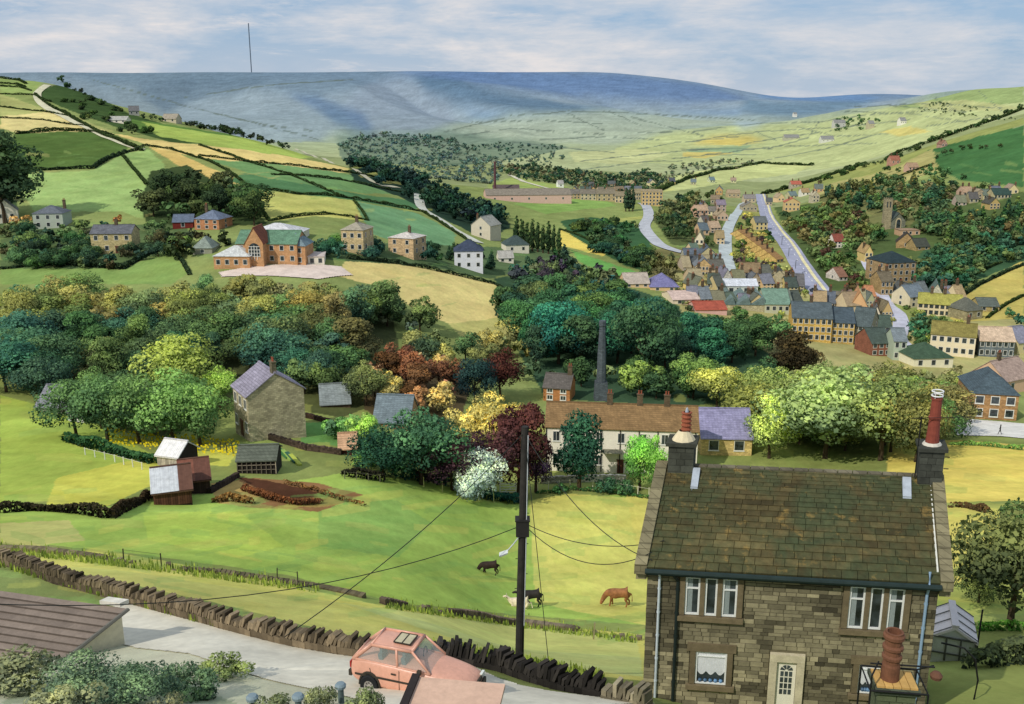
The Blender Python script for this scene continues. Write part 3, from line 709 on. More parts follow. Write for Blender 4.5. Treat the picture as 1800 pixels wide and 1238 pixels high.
# centre: cottages behind the trees
H('brick_cottage', 'small orange brick cottage with a grey roof, above the white terrace', 'cottage', 978, 706, 46, 26, 2.0, 6, -14, 'gable', K(196, 134, 84), K(110, 104, 98), M_BRICK, 2, 2, 0, (.9,))
r_, w_, h_, s_ = H('terrace', 'long white terrace with a brown tiled roof behind the meadow', 'terrace', 1090, 832, 262, 84, 2.7, 7.5, -6, 'gable', K(244, 236, 218), K(150, 120, 82), M_RENDER, 2, 7, 0, (.42, .62, .8), door=3, bars=1, wsz=(.95, 1.5), pots=2)
mb = MB()
for i in range(9): mb.box((-w_/2+.1+w_*i/8*.98, -.09, h_/2), (.14, .12, h_-.3), t=.45)
mb.build('downpipe', M_TRIM, r_, K(60, 60, 60))
mb = MB(); mb.box((-w_*.06, -.9, h_*.55-.25), (3.2, 1.8, .15)); mb.build('porch_roof', M_SLATE, r_, K(190, 186, 160))
H('cottage', 'cream cottage with a big lilac roof behind the stone house', 'cottage', 1276, 801, 88, 34, 3.6, 8.5, -3, 'gable', K(226, 198, 130), K(158, 154, 190), None, 1, 2, 0, (), wsz=(1.5, 1.6), bars=0)
H('outhouse', 'grey slate roof half hidden by bushes in the middle of the gardens', 'outhouse', 688, 752, 64, 12, 3.2, 7, -6, 'gable', K(190, 150, 110), K(128, 142, 148), None, 1, 1, 0, ())
H('outhouse', 'pale slate roof of a byre behind the hedge, right of the farmhouse', 'outhouse', 590, 716, 50, 8, 2.4, 6, 12, 'gable', K(110, 90, 70), K(150, 158, 156), None, 1, 0, 0, ())
H('outhouse', 'small pink-roofed hut beside the dark round bush', 'hut', 612, 800, 30, 14, 1.4, 4, 10, 'gable', K(84, 48, 44), K(222, 178, 140), M_WOOD, 1, 0, 0, ())
H('outhouse', 'weathered grey lean-to roof at the edge of the bright left meadow', 'outhouse', 90, 726, 56, 12, 2.4, 7, -8, 'gable', K(150, 150, 140), K(150, 150, 158), None, 1, 0, 0, ())
H('outhouse', 'little grey-lilac shed among trunks at the meadow hedge', 'outhouse', 134, 742, 28, 20, 1.2, 4, -6, 'gable', K(206, 206, 204), K(146, 150, 160), M_RENDER, 1, 1, 0, ())
# right-hand group
H('large_house', 'dark-roofed brown stone house cut by the right edge, above the white yard', 'house', 1745, 738, 74, 46, 3.6, 12, -12, 'hip', K(188, 146, 100), K(84, 100, 108), None, 2, 3, 0, (), bars=0, wsz=(1.4, 2.2))
H('house', 'pink gabled house behind the dark-roofed stone house, right edge', 'house', 1790, 690, 66, 26, 3.5, 9, 28, 'gable', K(222, 184, 152), K(184, 160, 146), M_RENDER, 1, 2, 0, (.3,))
H('terrace', 'pale two-storey terrace with mossy roof and six upper windows, right hillside', 'terrace', 1672, 626, 66, 38, 2.6, 8, -24, 'gable', K(228, 214, 182), K(146, 136, 76), M_RENDER, 2, 6, 1, (.8,))
H('terrace', 'blue-grey walled terrace with a pinkish roof near the right edge', 'terrace', 1750, 628, 58, 30, 2.8, 8, -8, 'gable', K(120, 130, 134), K(218, 192, 164), None, 2, 6, 0, ())
H('house', 'lilac-roofed house clipped by the right edge beside the grey terrace', 'house', 1800, 622, 30, 22, 3.4, 8, 20, 'gable', K(214, 200, 150), K(150, 150, 166), M_RENDER, 1, 1, 0, ())
H('bungalow', 'wide green-roofed bungalow with white walls under the right-hand terraces', 'bungalow', 1640, 646, 72, 16, 3.0, 10, 6, 'hip', K(232, 226, 196), K(74, 98, 76), M_RENDER, 1, 3, 0, ())
H('terrace', 'long terrace with a yellow-green roof below the ploughed bank', 'terrace', 1650, 556, 66, 22, 2.6, 8, -22, 'gable', K(222, 206, 168), K(176, 172, 88), M_RENDER, 2, 8, 0, (.3, .6), frame=K(90, 80, 60))
H('house', 'grey-roofed double-gabled house right of the yellow-roofed terrace', 'house', 1712, 562, 34, 16, 3.4, 8, 20, 'hip', K(170, 160, 124), K(110, 112, 100), None, 1, 2, 0, ())
H('house', 'low flat grey house at the foot of the yellow field', 'house', 1738, 548, 34, 10, 2.0, 8, -6, 'gable', K(200, 180, 122), K(104, 112, 104), None, 1, 2, 0, ())
H('house', 'pale house with blue-grey roof beside the village lane', 'house', 1612, 540, 34, 20, 3.2, 8, 24, 'gable', K(216, 204, 172), K(126, 138, 146), M_RENDER, 2, 2, 1, ())
# big mill-like block upper right
H('old_mill', 'dark-roofed brown mill with tall plain walls among trees on the right slope', 'mill', 1582, 498, 56, 36, 3.4, 13, 14, 'hip', K(186, 158, 116), K(50, 66, 70), None, 3, 5, 2, ())
H('cottage', 'brown gabled cottage above the old dark-roofed mill', 'cottage', 1592, 436, 30, 10, 4.0, 8, -20, 'front', K(190, 158, 110), K(72, 66, 58), None, 1, 1, 0, ())
H('cottage', 'small dark-roofed cottage right of the brown gabled cottage', 'cottage', 1622, 440, 26, 7, 3.0, 8, 10, 'gable', K(184, 160, 110), K(80, 84, 74), None, 1, 2, 0, ())
H('cottage', 'long pink-walled cottage just below the church', 'cottage', 1600, 414, 34, 8, 2.6, 8, 0, 'flat', K(204, 168, 132), K(168, 140, 112), M_RENDER, 1, 3, 0, ())
# town centre terraces
H('mill_block', 'tall ochre mill with slate roof at the foot of the long straight road', 'mill', 1425, 600, 66, 42, 3.0, 14, -12, 'gable', K(222, 184, 100), K(96, 108, 112), None, 3, 7, 1, (.5,))
H('mill_block', 'ochre mill extension right of the tall ochre mill', 'mill', 1475, 604, 46, 38, 2.8, 14, -12, 'gable', K(214, 180, 104), K(84, 98, 106), None, 3, 5, 1, ())
H('mill_block', 'grey stone gable block with tall windows at the end of the ochre mills', 'mill', 1510, 606, 28, 34, 4.0, 12, -30, 'gable', K(160, 156, 130), K(92, 104, 104), None, 3, 3, 2, ())
H('house', 'red brick house with a green slate roof behind the big light bushes', 'house', 1548, 626, 36, 24, 3.0, 9, 8, 'gable', K(150, 98, 78), K(84, 98, 90), M_BRICK, 2, 3, 0, ())
H('house', 'tall pale green-grey house where the village lane ends', 'house', 1580, 634, 22, 36, 2.4, 8, -6, 'gable', K(178, 190, 168), K(130, 140, 144), M_RENDER, 2, 2, 0, ())
H('house', 'peach gable house right of the straight road foot', 'house', 1462+46, 556, 30, 16, 5.0, 10, -15, 'front', K(224, 180, 132), K(200, 150, 104), M_RENDER, 1, 1, 0, ())
H('house', 'pale stone gable with dark door beside the bottom of the straight road', 'house', 1500, 556, 26, 20, 3.4, 9, 6, 'gable', K(216, 196, 158), K(170, 150, 120), M_RENDER, 1, 2, 0, ())
H('house', 'greenish-roofed cottage inside the lane curve', 'house', 1552, 588, 28, 14, 2.6, 8, -6, 'gable', K(200, 180, 140), K(84, 100, 88), None, 1, 2, 0, ())
H('factory', 'white-fronted factory office with five square windows and a white roof', 'factory', 1298, 522, 66, 20, 1.6, 8, -2, 'gable', K(206, 214, 204), K(228, 232, 238), M_RENDER, 1, 5, 0, (), wsz=(1.6, 1.8))
H('factory', 'saw-toothed grey factory roof below the white-fronted office', 'factory', 1306, 545, 80, 9, 2.6, 16, -4, 'saw', K(196, 186, 150), K(118, 138, 134), None, 1, 0, 0, ())
H('factory', 'green glazed factory shed left of the ochre mills', 'factory', 1366, 552, 44, 18, 3.6, 14, -3, 'gable', K(190, 190, 160), K(128, 158, 138), M_RENDER, 1, 4, 0, ())
H('factory', 'low shed with a red roof among the town trees', 'factory', 1250, 552, 56, 8, 1.6, 10, 3, 'gable', K(218, 176, 166), K(184, 96, 76), M_RENDER, 1, 0, 0, ())
H('factory', 'pale cream yard building on the left edge of town', 'factory', 1206, 536, 48, 10, 1.6, 12, 8, 'gable', K(232, 214, 184), K(226, 200, 186), M_RENDER, 1, 2, 0, ())
H('bungalow', 'lilac pyramid roof of a pavilion on the left edge of town', 'pavilion', 1168, 512, 50, 7, 3.6, 12, 0, 'hip', K(224, 190, 140), K(134, 132, 176), M_RENDER, 1, 2, 0, ())
H('bungalow', 'pale bungalow with buff roof left of the lilac pavilion', 'bungalow', 1120, 506, 44, 8, 2.8, 9, 6, 'gable', K(228, 196, 150), K(200, 186, 170), M_RENDER, 1, 3, 0, ())
town = [ # px,py,w,h,rot,wall,roof,label
 (1232,518,20,16,18,K(222,200,130),K(120,124,104),'yellow gabled house left of the factory gables'),
 (1252,516,18,18,-12,K(204,190,130),K(92,104,92),'narrow dark-roofed house next to the yellow gabled house'),
 (1266,522,14,20,10,K(210,192,140),K(96,100,90),'thin gabled house touching the white factory office'),
 (1236,486,30,18,-6,K(218,186,132),K(130,136,140),'buff terrace left of the pale road foot, grey roof'),
 (1262,490,26,18,4,K(224,196,150),K(112,110,100),'buff terrace nearest the foot of the pale road'),
 (1216,464,26,12,0,K(200,196,176),K(104,114,124),'low blue-roofed house on the cross lane'),
 (1244,460,28,13,-4,K(196,184,140),K(96,108,118),'second blue-roofed house on the cross lane'),
 (1318,500,34,22,-8,K(220,184,120),K(150,128,96),'ochre terrace behind the white factory office'),
 (1344,502,28,20,8,K(216,190,130),K(110,112,100),'tall pale terrace with many chimneys below the allotments'),
 (1368,506,28,18,-12,K(206,196,160),K(90,92,84),'dark-roofed grey terrace beside the straight road'),
 (1392,516,20,12,0,K(196,180,120),K(80,92,84),'last dark-roofed house before the straight road foot'),
 (1398,546,26,16,10,K(176,168,130),K(88,96,88),'grey gabled house left of the ochre mill tower'),
 (1330,540+30,34,14,6,K(222,196,140),K(110,116,104),'cream sheds below the saw-toothed factory'),
 (1376,584,24,22,0,K(206,200,168),K(120,128,116),'pale narrow house below the green glazed shed'),
 (1338,405,22,14,4,K(212,190,130),K(112,118,116),'grey-roofed hall at the top of the row between the two roads'),
 (1318,372,26,9,0,K(190,178,150),K(140,136,128),'pale stone house where the two roads part'),
 (1318,357,20,8,0,K(196,180,150),K(150,144,140),'small stone house above the road fork'),
 (1268,372,16,12,0,K(212,186,170),K(146,134,148),'lilac-gabled house left of the pale road'),
 (1270,388,20,9,6,K(206,178,150),K(178,160,130),'pink-walled house below the lilac-gabled house'),
 (1258,410,18,10,10,K(216,188,156),K(196,170,140),'pink gabled house beside the pale road bend'),
 (1266,430,14,12,-4,K(220,190,140),K(170,150,110),'buff house hugging the pale road, lower'),
 (1238,372,16,9,0,K(210,190,150),K(110,118,138),'blue-roofed house left of the pale road top'),
 (1234,384,22,14,12,K(216,176,146),K(200,170,140),'salmon gable in trees left of the pale road'),
 (1290,348,22,8,0,K(206,186,150),K(180,160,130),'round-hooded pale house near the road top'),
 (1392,372,26,16,-8,K(214,184,130),K(196,112,90),'ochre house with a bright red roof right of the straight road'),
 (1400,330,18,6,0,K(200,190,170),K(196,112,92),'little red-roofed house near the top of the straight road'),
 (1416,344,14,6,0,K(230,226,214),K(176,150,110),'tiny white house right of the road top'),
 (1434,356,12,12,0,K(222,210,180),K(200,190,160),'tall pale house above the brown trees'),
 (1475,436,18,12,0,K(238,226,214),K(150,84,70),'white-gabled house with red walls in the right wood'),
 (1482,494,16,8,14,K(232,220,206),K(150,110,90),'white bungalow in trees left of the village lane'),
 (1526,462,14,18,0,K(224,198,130),K(190,160,110),'tall yellow house beside the upper village lane'),
 (1558,520,22,26,4,K(190,160,110),K(120,110,90),'tall brown house beside the lane, below the old mill'),
 (1532,530,14,10,0,K(232,170,130),K(200,140,100),'orange cottage on the village lane bend'),
 (1722,352,22,10,0,K(196,180,150),K(170,156,130),'buff farm on the right-hand hill'),
 (1702,346,18,8,0,K(206,176,150),K(190,160,130),'pink-walled farm left of the buff hill farm'),
 (1762,350,30,8,0,K(206,194,150),K(60,84,76),'long dark-roofed hill barn near the right edge'),
 (1748,368,18,10,0,K(196,170,110),K(90,90,80),'ochre barn below the buff hill farm'),
 (1574,290,16,9,0,K(212,160,140),K(170,110,90),'pink house alone on the hill road, right'),
 (1606,300,18,6,0,K(206,170,150),K(180,150,120),'low pink cottage below the hill road'),
 (1660,318-60,10,5,0,K(210,170,150),K(160,120,100),'tiny farm on the green hill shoulder'),
]
for i, (x, y, w, h, rot, c, rc, l) in enumerate(town):
    H('town_house', l, 'house', x, y, w, h, 2.8, 9, rot, 'gable' if i % 3 else 'front', c, rc, None if i % 2 else M_RENDER, 2 if h > 9 else 1, max(2, w//6), 1 if abs(rot) > 9 else 0, (.3,) if i % 3 == 0 else ((.2, .8) if i % 3 == 1 else ()), ymin=300 if y > 340 else 380, group='town houses across the valley')
# allotment sheds climbing between the two roads
for i in range(7):
    x = 1314+i*9.5; y = 420+i*7
    H('row_house', '%s of seven stepped ochre row houses between the two roads, from the top' % ['first', 'second', 'third', 'fourth', 'fifth', 'sixth', 'seventh'][i], 'house', x, y, 15, 7, 2.2, 9, 35, 'gable', K(224, 190, 120), K(170, 132, 86), None, 1, 2, 0, (.5,), group='stepped row houses between the roads', ymin=300)
# rows of small houses threading the town
def row(where, p0, p1, n, w, h, rots, cols, roofs, ymin=300, seed=1):
    rs = random.Random(seed); NM = ['first', 'second', 'third', 'fourth', 'fifth', 'sixth', 'seventh', 'eighth']
    for i in range(n):
        f = i/(n-1); x = p0[0]+(p1[0]-p0[0])*f+rs.uniform(-2, 2); y = p0[1]+(p1[1]-p0[1])*f+rs.uniform(-1.5, 1.5)
        H('town_house', '%s small house from the left %s' % (NM[i], where), 'house', x, y, w*rs.uniform(.8, 1.25), h*rs.uniform(.8, 1.25), rs.uniform(2.4, 3.6), rs.uniform(7, 10), rs.choice(rots),
          rs.choice(['gable', 'gable', 'front']), K(*[v+rs.uniform(-10, 10) for v in rs.choice(cols)]), K(*[v+rs.uniform(-8, 8) for v in rs.choice(roofs)]), rs.choice([None, M_RENDER]), 2 if h > 9 else 1, max(2, int(w//6)), 0, (rs.choice([.1, .5, .9]),), group='town houses across the valley', ymin=ymin)
CR_ = [(222, 206, 160), (210, 190, 140), (230, 220, 194), (214, 180, 130), (196, 184, 150)]; RF_ = [(112, 120, 118), (96, 104, 100), (140, 130, 108), (176, 160, 126), (128, 134, 142)]
row('in the upper row behind the factory', (1226, 500), (1400, 512), 8, 20, 12, (-10, 0, 8), CR_, RF_, seed=1)
row('in the row under the cross lane', (1206, 476), (1262, 478), 4, 17, 10, (-8, 4), CR_, RF_, seed=2)
row('below the red-roofed factory shed', (1216, 566), (1330, 578), 6, 19, 10, (-6, 6, 12), CR_, RF_, seed=3)
row('stepping up left of the pale road', (1224, 448), (1262, 344), 7, 14, 8, (-14, 10), CR_, RF_, seed=4)
row('behind the ochre mills', (1440, 548), (1530, 540), 6, 18, 12, (-14, 6), CR_, RF_, seed=5)
row('above the yellow-roofed terrace', (1600, 520), (1690, 532), 5, 18, 9, (-20, 10), CR_, RF_, 250, 6)
row('in the far jumble behind the valley mill', (1010, 342), (1120, 340), 8, 13, 6, (-8, 8), CR_, RF_, 620, 7)
row('strung along the far foot of the pale hill', (1040, 330), (1290, 322), 8, 11, 5, (-8, 8), CR_, RF_, 700, 8)
row('scattered beside the top of the straight road', (1352, 362), (1440, 338), 5, 12, 6, (-12, 8), CR_, RF_, 380, 9)
row('in the hillside hamlet right of the church', (1690, 362), (1780, 340), 5, 15, 7, (-8, 12), CR_, RF_, 300, 10)
row('between the village lane and the big ochre mills', (1500, 584), (1560, 560), 4, 18, 11, (-16, 8), CR_, RF_, 250, 11)
# far farms on the pale hills
for x, y, w, h, c, l in [(1476,224,20,8,K(196,196,190),'grey farm with lilac gables under trees on the far hill'), (1588,219,10,6,K(236,232,220),'tiny white farm high on the far right hill'),
        (1455,250,22,5,K(214,214,204),'white far barn right of the yellow strips'), (1392,246,26,4,K(180,180,160),'long far barn beside the pale hill lane'),
        (1532,226,10,8,K(190,180,150),'small dark-gabled farm on the far hill'), (1398,206,6,5,K(232,228,216),'white speck of a farm under the far ridge')]:
    H('hill_farm', l, 'farm', x, y, w, h, 5, 14, 0, 'gable', c, K(150, 150, 146), M_RENDER, 1, 3, 0, (), ymin=1050, group='farms on the far hills')

# ---------------- church
def church():
    p = hit(1572, 402, 0, 350); s = ppm(p)
    r = empty('church', p, R(-6)); tag(r, 'grey stone church with a square tower and a pointed west window', 'church')
    u = 1/s
    tw = MB(); tw.box((-13*u, 6*u, 24*u), (13*u, 12*u, 52*u)); tower = tw.build('tower', M_STONE, r, K(176, 164, 130))
    cr = MB()
    for i in range(4):
        for j in range(2): cr.box((-13*u+(-5.5+i*3.66)*u, (0.5+j*11)*u, 51.5*u), (2*u, 1*u, 3*u))
    cr.build('battlements', M_STONE, tower, K(150, 140, 112))
    for dx in (-2.5, 2.5):
        b = MB(); b.box((-13*u+dx*u, -.3*u, 42*u), (1.8*u, .6*u, 10*u)); b.build('belfry_opening', M_GLASS, tower)
    nv = MB()
    w, d, h, rh = 24*u, 40*u, 14*u, 13*u
    M = Matrix.Translation((6*u, 0, 0))
    prism(nv, w, d, -2, h, rh, 'front'); nv.v = [tuple(M @ Vector(v)) for v in nv.v]; nv.build('nave', M_STONE, r, K(132, 134, 116))
    rf = MB(); roofmesh(rf, w, d, h, rh, 'front', .4, .3); rf.v = [tuple(M @ Vector(v)) for v in rf.v]; rf.build('roof', M_SLATE, r, K(84, 96, 92))
    def arch(k, y, name, mat, col=None):
        b = MB(); pts = [(6*u-k, y, 1*u), (6*u+k, y, 1*u), (6*u+k, y, 11*u)]+[(6*u+k*math.cos(math.pi*i/10), y, 11*u+k*1.6*math.sin(math.pi*i/10)) for i in range(1, 10)]+[(6*u-k, y, 11*u)]
        b.face(pts); return b.build(name, mat, r, col)
    arch(5*u, -.12, 'window_surround', M_RENDER, K(190, 176, 140)); arch(3.4*u, -.2, 'window', M_GLASS)
    BOXES.append((1548, 1596, 350, 402, p.y)); CLEAR.append((p.x, p.y+8, 14))
church()
# ---------------- chimneys and mast
def mill_chimney(px, py, ytop, rb, rt, label, col, ymin=0, base=True):
    p = hit(px, py, 0, ymin); s = ppm(p); h = (py-ytop)/s*1.02
    r = empty('mill_chimney', p); tag(r, label, 'chimney')
    mb = MB(); rb, rt = rb/s, rt/s
    if base: mb.box((0, 0, h*.1), (rb*2.7, rb*2.7, h*.26), taper=.86)
    mb.tube([(0, 0, -2), (0, 0, h*.3), (0, 0, h*.65), (0, 0, h*.93)], [rb, rb*.92, (rb+rt)/2, rt], 8)
    mb.build('shaft', M_STACK, r, col)
    mb = MB(); mb.tube([(0, 0, h*.925), (0, 0, h*.94), (0, 0, h*.99), (0, 0, h)], [rt*1.05, rt*1.25, rt*1.25, rt*1.05], 8, t=.7); mb.tube([(0, 0, h*.86), (0, 0, h*.875)], [rt*1.15, rt*1.15], 8, t=.6)
    mb.build('cap', M_STACK, r, col)
    BOXES.append((px-rb*s*1.7, px+rb*s*1.7, ytop, py, p.y)); CLEAR.append((p.x, p.y, 3))
mill_chimney(1056, 702, 563, 9, 5, 'tall dark stone mill chimney rising out of the middle wood', K(92, 100, 106), base=True)
mill_chimney(870, 338, 286, 2.4, 1.7, 'thin red-brown mill chimney far down the valley', K(112, 76, 80), ymin=480, base=False)
p = hit(442, 125, 0, 3300); s = ppm(p)
mb = MB(); mb.tube([(0, 0, -10), (0, 0, 82/s)], 2.6, 6); mo = mb.build('mast', flat('mast_steel', K(92, 104, 116)), None); mo.location = p
tag(mo, 'very thin tall television mast standing on the blue moor skyline', 'mast')
# ================================================================ the big stone house in the foreground
def near_house():
    rot = R(-7); hd = 4.2; rise = 1.95
    L = at(1140, 990, 30.4); zE = L.z                      # left end of the front eaves
    ux = Vector((math.cos(rot), math.sin(rot), 0)); uy = Vector((-math.sin(rot), math.cos(rot), 0))
    n = -uy
    def onplane(px, py):                                   # point of the front wall seen through a pixel -> local x, z
        b = (CY-py)/F; d = Vector(((px-CX)/F, CP+b*SP, -SP+b*CP)); o = Vector((0, 0, CAMZ))
        k = (L-o).dot(n)/d.dot(n); q = o+d*k-L
        return q.dot(ux), q.z
    W = onplane(1652, 1010)[0]
    G = -6.3                                               # ground below the eaves
    loc = Vector((L.x, L.y, L.z+G))
    r = empty('stone_house', loc, rot); tag(r, 'big foreground house of dark coursed stone with mossy stone-slate roof and white door', 'house')
    E = -G
    # openings in wall coordinates: x0,x1,z0,z1
    def rect(x0, y0, x1, y1):
        a = onplane(x0, y1); b = onplane(x1, y0); return [a[0], b[0], a[1]+E, b[1]+E]
    up1 = rect(1203, 1017, 1298, 1078); up2 = rect(1488, 1034, 1592, 1102)
    lo1 = rect(1221, 1146, 1279, 1199); lo2 = rect(1506, 1168, 1548, 1216)
    dr = rect(1345, 1150, 1416, 1268)
    holes = [[q[0]-.22, q[1]+.22, q[2]-.25, q[3]+.25] for q in (up1, up2, lo1, lo2)]+[[dr[0]-.02, dr[1]+.02, -1, dr[3]+.02]]
    # core with gables
    mb = MB(); D = hd*2
    mb.mesh([(0, 0, -2), (W, 0, -2), (W, D, -2), (0, D, -2), (0, 0, E), (W, 0, E), (W, D, E), (0, D, E), (0, hd, E+rise-.1), (W, hd, E+rise-.1)],
            [(0, 1, 5, 4), (2, 3, 7, 6), (1, 2, 6, 9, 5), (3, 0, 4, 8, 7)], 0, .55)
    # stones, course by course
    z = -.3; rs = random.Random(3)
    while z < E-.05:
        hh = rs.uniform(.12, .2)
        hh = min(hh, E-z)
        x = -.03-rs.uniform(0, .2)
        q_ = rs.random() < .5
        while x < W:
            ww = rs.uniform(.22, .62) if not (x < 0 or x > W-.6) else rs.uniform(.35, .6)
            x1 = min(x+ww, W+.03); x0 = max(x, -.03)
            segs = [(x0, x1)]
            for h0, h1, g0, g1 in holes:
                if z+hh > g0+.04 and z < g1-.04:
                    ns = []
                    for a, b in segs:
                        if b <= h0 or a >= h1: ns.append((a, b))
                        else:
                            if a < h0-.06: ns.append((a, h0))
                            if b > h1+.06: ns.append((h1, b))
                    segs = ns
            for a, b in segs:
                if b-a < .05: continue
                dk = vn(a, z); t = rs.uniform(.62, 1.3)*((0.36+.2*rs.random()) if rs.random() < dk else 1.0)*(.84+.34*max(0, 1-z/4.2)); t *= 1.35 if rs.random() < .07 else 1
                pr = rs.uniform(.02, .045)
                g = .011
                mb.box(((a+b)/2, -pr/2, z+hh/2), (b-a-2*g, pr+.01, hh-2*g), 0, t)
            x += ww
        # gable side, right and left
        for side, X in ((1, W), (-1, 0)):
            y = rs.uniform(0, .3)
            while y < D-.1:
                ww = rs.uniform(.3, .7); y1 = min(y+ww, D)
                mb.box((X+side*.015, (y+y1)/2, z+hh/2), (.04, y1-y-.022, hh-.022), 0, rs.uniform(.45, 1.1)); y = y1
        z += hh
    mb.build('wall', tint('house_stone', .95, .3, 1.6), r, K(142, 134, 106))
    # roof of stone slates in diminishing courses
    mr = MB(); rows = 19; s = 0; sl = math.hypot(hd+.3, rise); rs = random.Random(5)
    ang = math.atan2(rise, hd)
    hs = [1.35-.75*i/(rows-1) for i in range(rows)]; tot = sum(hs); hs = [h*sl/tot for h in hs]
    for side in (1, -1):
        s = 0
        for i in range(rows):
            x = -.12-rs.uniform(0, .4); R_ = Matrix.Rotation(ang*side, 3, 'X')
            while x < W+.12:
                ww = rs.uniform(.34, .72); x0 = max(x, -.12); x1 = min(x+ww, W+.12)
                if x1-x0 > .05:
                    a = s; b = s+hs[i]*1.25
                    m_ = (a+b)/2; cy = -.3+m_*math.cos(ang); cz = E-.1+m_*math.sin(ang)+.06
                    y_ = cy if side > 0 else D-cy
                    tilt = Matrix.Rotation(side*(ang-.11+rs.uniform(-.012, .012)), 3, 'X')
                    t = rs.uniform(.72, 1.12)*(1.3 if rs.random() < .07 else 1)*(.72+.55*vn(x*.4+5, s*1.3))*(.8+.25*(i % 2))
                    mr.box(((x0+x1)/2, y_, cz), (x1-x0-.016, b-a, .075), 0, t, rot=tilt)
                x += ww
            s += hs[i]
    roof = mr.build('roof', mossy_slate(), r, K(98, 88, 56))
    mb = MB(); x = -.1
    while x < W+.1:
        mb.tube([(x, hd, E+rise+.03), (x+.5, hd, E+rise+.03)], .15, 8, t=random.uniform(.6, 1.1)); x += .53
    mb.build('ridge_tiles', M_STACK, roof, K(112, 106, 88))
    # verge copings with kneelers
    for X, nm in ((-.22, 0), (W+.22, 1)):
        mb = MB(); k = 7
        for side in (1, -1):
            for i in range(k):
                a = i/k*sl; b = (i+.97)/k*sl; m_ = (a+b)/2; cy = -.3+m_*math.cos(ang)
                mb.box((X, cy if side > 0 else D-cy, E-.1+m_*math.sin(ang)+.14), (.42, b-a, .12), 0, random.uniform(.8, 1.2), rot=Matrix.Rotation(side*ang, 3, 'X'))
        mb.box((X, -.12, E-.12), (.42, .42, .3), 0, .9); mb.box((X, .1, E-.42), (.36, .4, .3), 0, .8)
        mb.build('coping', M_STACK, r, K(138, 130, 100))
    # dark board standing in for the shadow under the eaves, and gutter
    mb = MB(); mb.box((W/2, -.12, E-.2), (W, .2, .28), t=.8); mb.tube([(-.05, -.38, E-.12), (W+.05, -.38, E-.12)], .1, 8)
    mb.build('gutter', flat('gutter_eaves_shade', K(38, 52, 50), .6), r)
    # stone surrounds and windows
    SUR = K(112, 100, 76)
    def surround(q, mull, light):
        x0, x1, z0, z1 = q; mb = MB()
        mb.box(((x0+x1)/2, -.05, z1+.13), (x1-x0+.44, .16, .25)); mb.box(((x0+x1)/2, -.07, z0-.12), (x1-x0+.5, .22, .18), t=1.1)
        for X in (x0-.1, x1+.1): mb.box((X, -.048, (z0+z1)/2), (.2, .15, z1-z0))
        w = (x1-x0)/mull
        for i in range(1, mull): mb.box((x0+w*i, -.045, (z0+z1)/2), (.17, .14, z1-z0))
        so = mb.build('window_surround', tint('surround_stone', .9, .25, 3), r, SUR)
        for i in range(mull):
            a = x0+w*i+(.085 if i else 0); b = x0+w*(i+1)-(.085 if i < mull-1 else 0)
            fr = MB(); fw = .065; y = -.03
            fr.box(((a+b)/2, y, z0+fw/2), (b-a, .07, fw)); fr.box(((a+b)/2, y, z1-fw/2), (b-a, .07, fw))
            for X in (a+fw/2, b-fw/2): fr.box((X, y-.002, (z0+z1)/2), (fw, .07, z1-z0-2*fw))
            if light[i]: fr.box(((a+b)/2, y-.004, z1-(z1-z0)*.3), (b-a-2*fw, .06, .05))
            fo = fr.build('window', tint('white_paint', .5, .05, 4), so, K(228, 230, 226))
            g = MB(); g.box(((a+b)/2, .0, (z0+z1)/2), (b-a-.02, .02, z1-z0-.02)); g.build('pane', M_GLASS, so)
            if light[i] == 2 or light[i] == 1:
                c = MB(); k = 7; X0 = a+fw; X1 = a+fw+(b-a)*.36 if light[i] == 1 else b-fw
                zt = z1-fw-.02 if light[i] == 1 else z1-fw
                zb = z0+fw+.02
                for j in range(k):
                    xa = X0+(X1-X0)*j/k; xb = X0+(X1-X0)*(j+1)/k; y0 = -.014-(j % 2)*.012; y1 = -.014-((j+1) % 2)*.012
                    c.face([(xa, y0, zb), (xb, y1, zb), (xb, y1, zt), (xa, y0, zt)], 0, .8+.3*(j % 2))
                c.build('curtain', tint('net_curtain', .9, .12, 5), so, K(150, 160, 158))
    surround(up1, 3, [1, 0, 1]); surround(up2, 3, [1, 0, 1])
    def lower(q, flip):
        x0, x1, z0, z1 = q; mb = MB()
        mb.box(((x0+x1)/2, -.05, z1+.16), (x1-x0+.6, .15, .3), t=1.0); mb.box(((x0+x1)/2, -.07, z0-.12), (x1-x0+.6, .22, .18), t=1.15)
        for X in (x0-.1, x1+.1): mb.box((X, -.047, (z0+z1)/2), (.2, .14, z1-z0), t=.9)
        so = mb.build('window_surround', tint('surround_stone', .9, .25, 3), r, SUR)
        fr = MB(); fw = .06
        for zz in (z0+fw/2, z1-fw/2): fr.box(((x0+x1)/2, -.03, zz), (x1-x0, .07, fw))
        for X in (x0+fw/2, x1-fw/2): fr.box((X, -.032, (z0+z1)/2), (fw, .07, z1-z0-2*fw))
        fr.box(((x0+x1)/2, -.034, z1-.2), (x1-x0-2*fw, .06, .035))
        fr.build('window', tint('white_paint', .5, .05, 4), so, K(228, 230, 226))
        g = MB(); g.box(((x0+x1)/2, 0, (z0+z1)/2), (x1-x0-.02, .02, z1-z0-.02)); g.build('pane', M_GLASS, so)
        c = MB(); k = 22; a = x0+fw; b = x1-fw                 # scalloped net with a deep arch
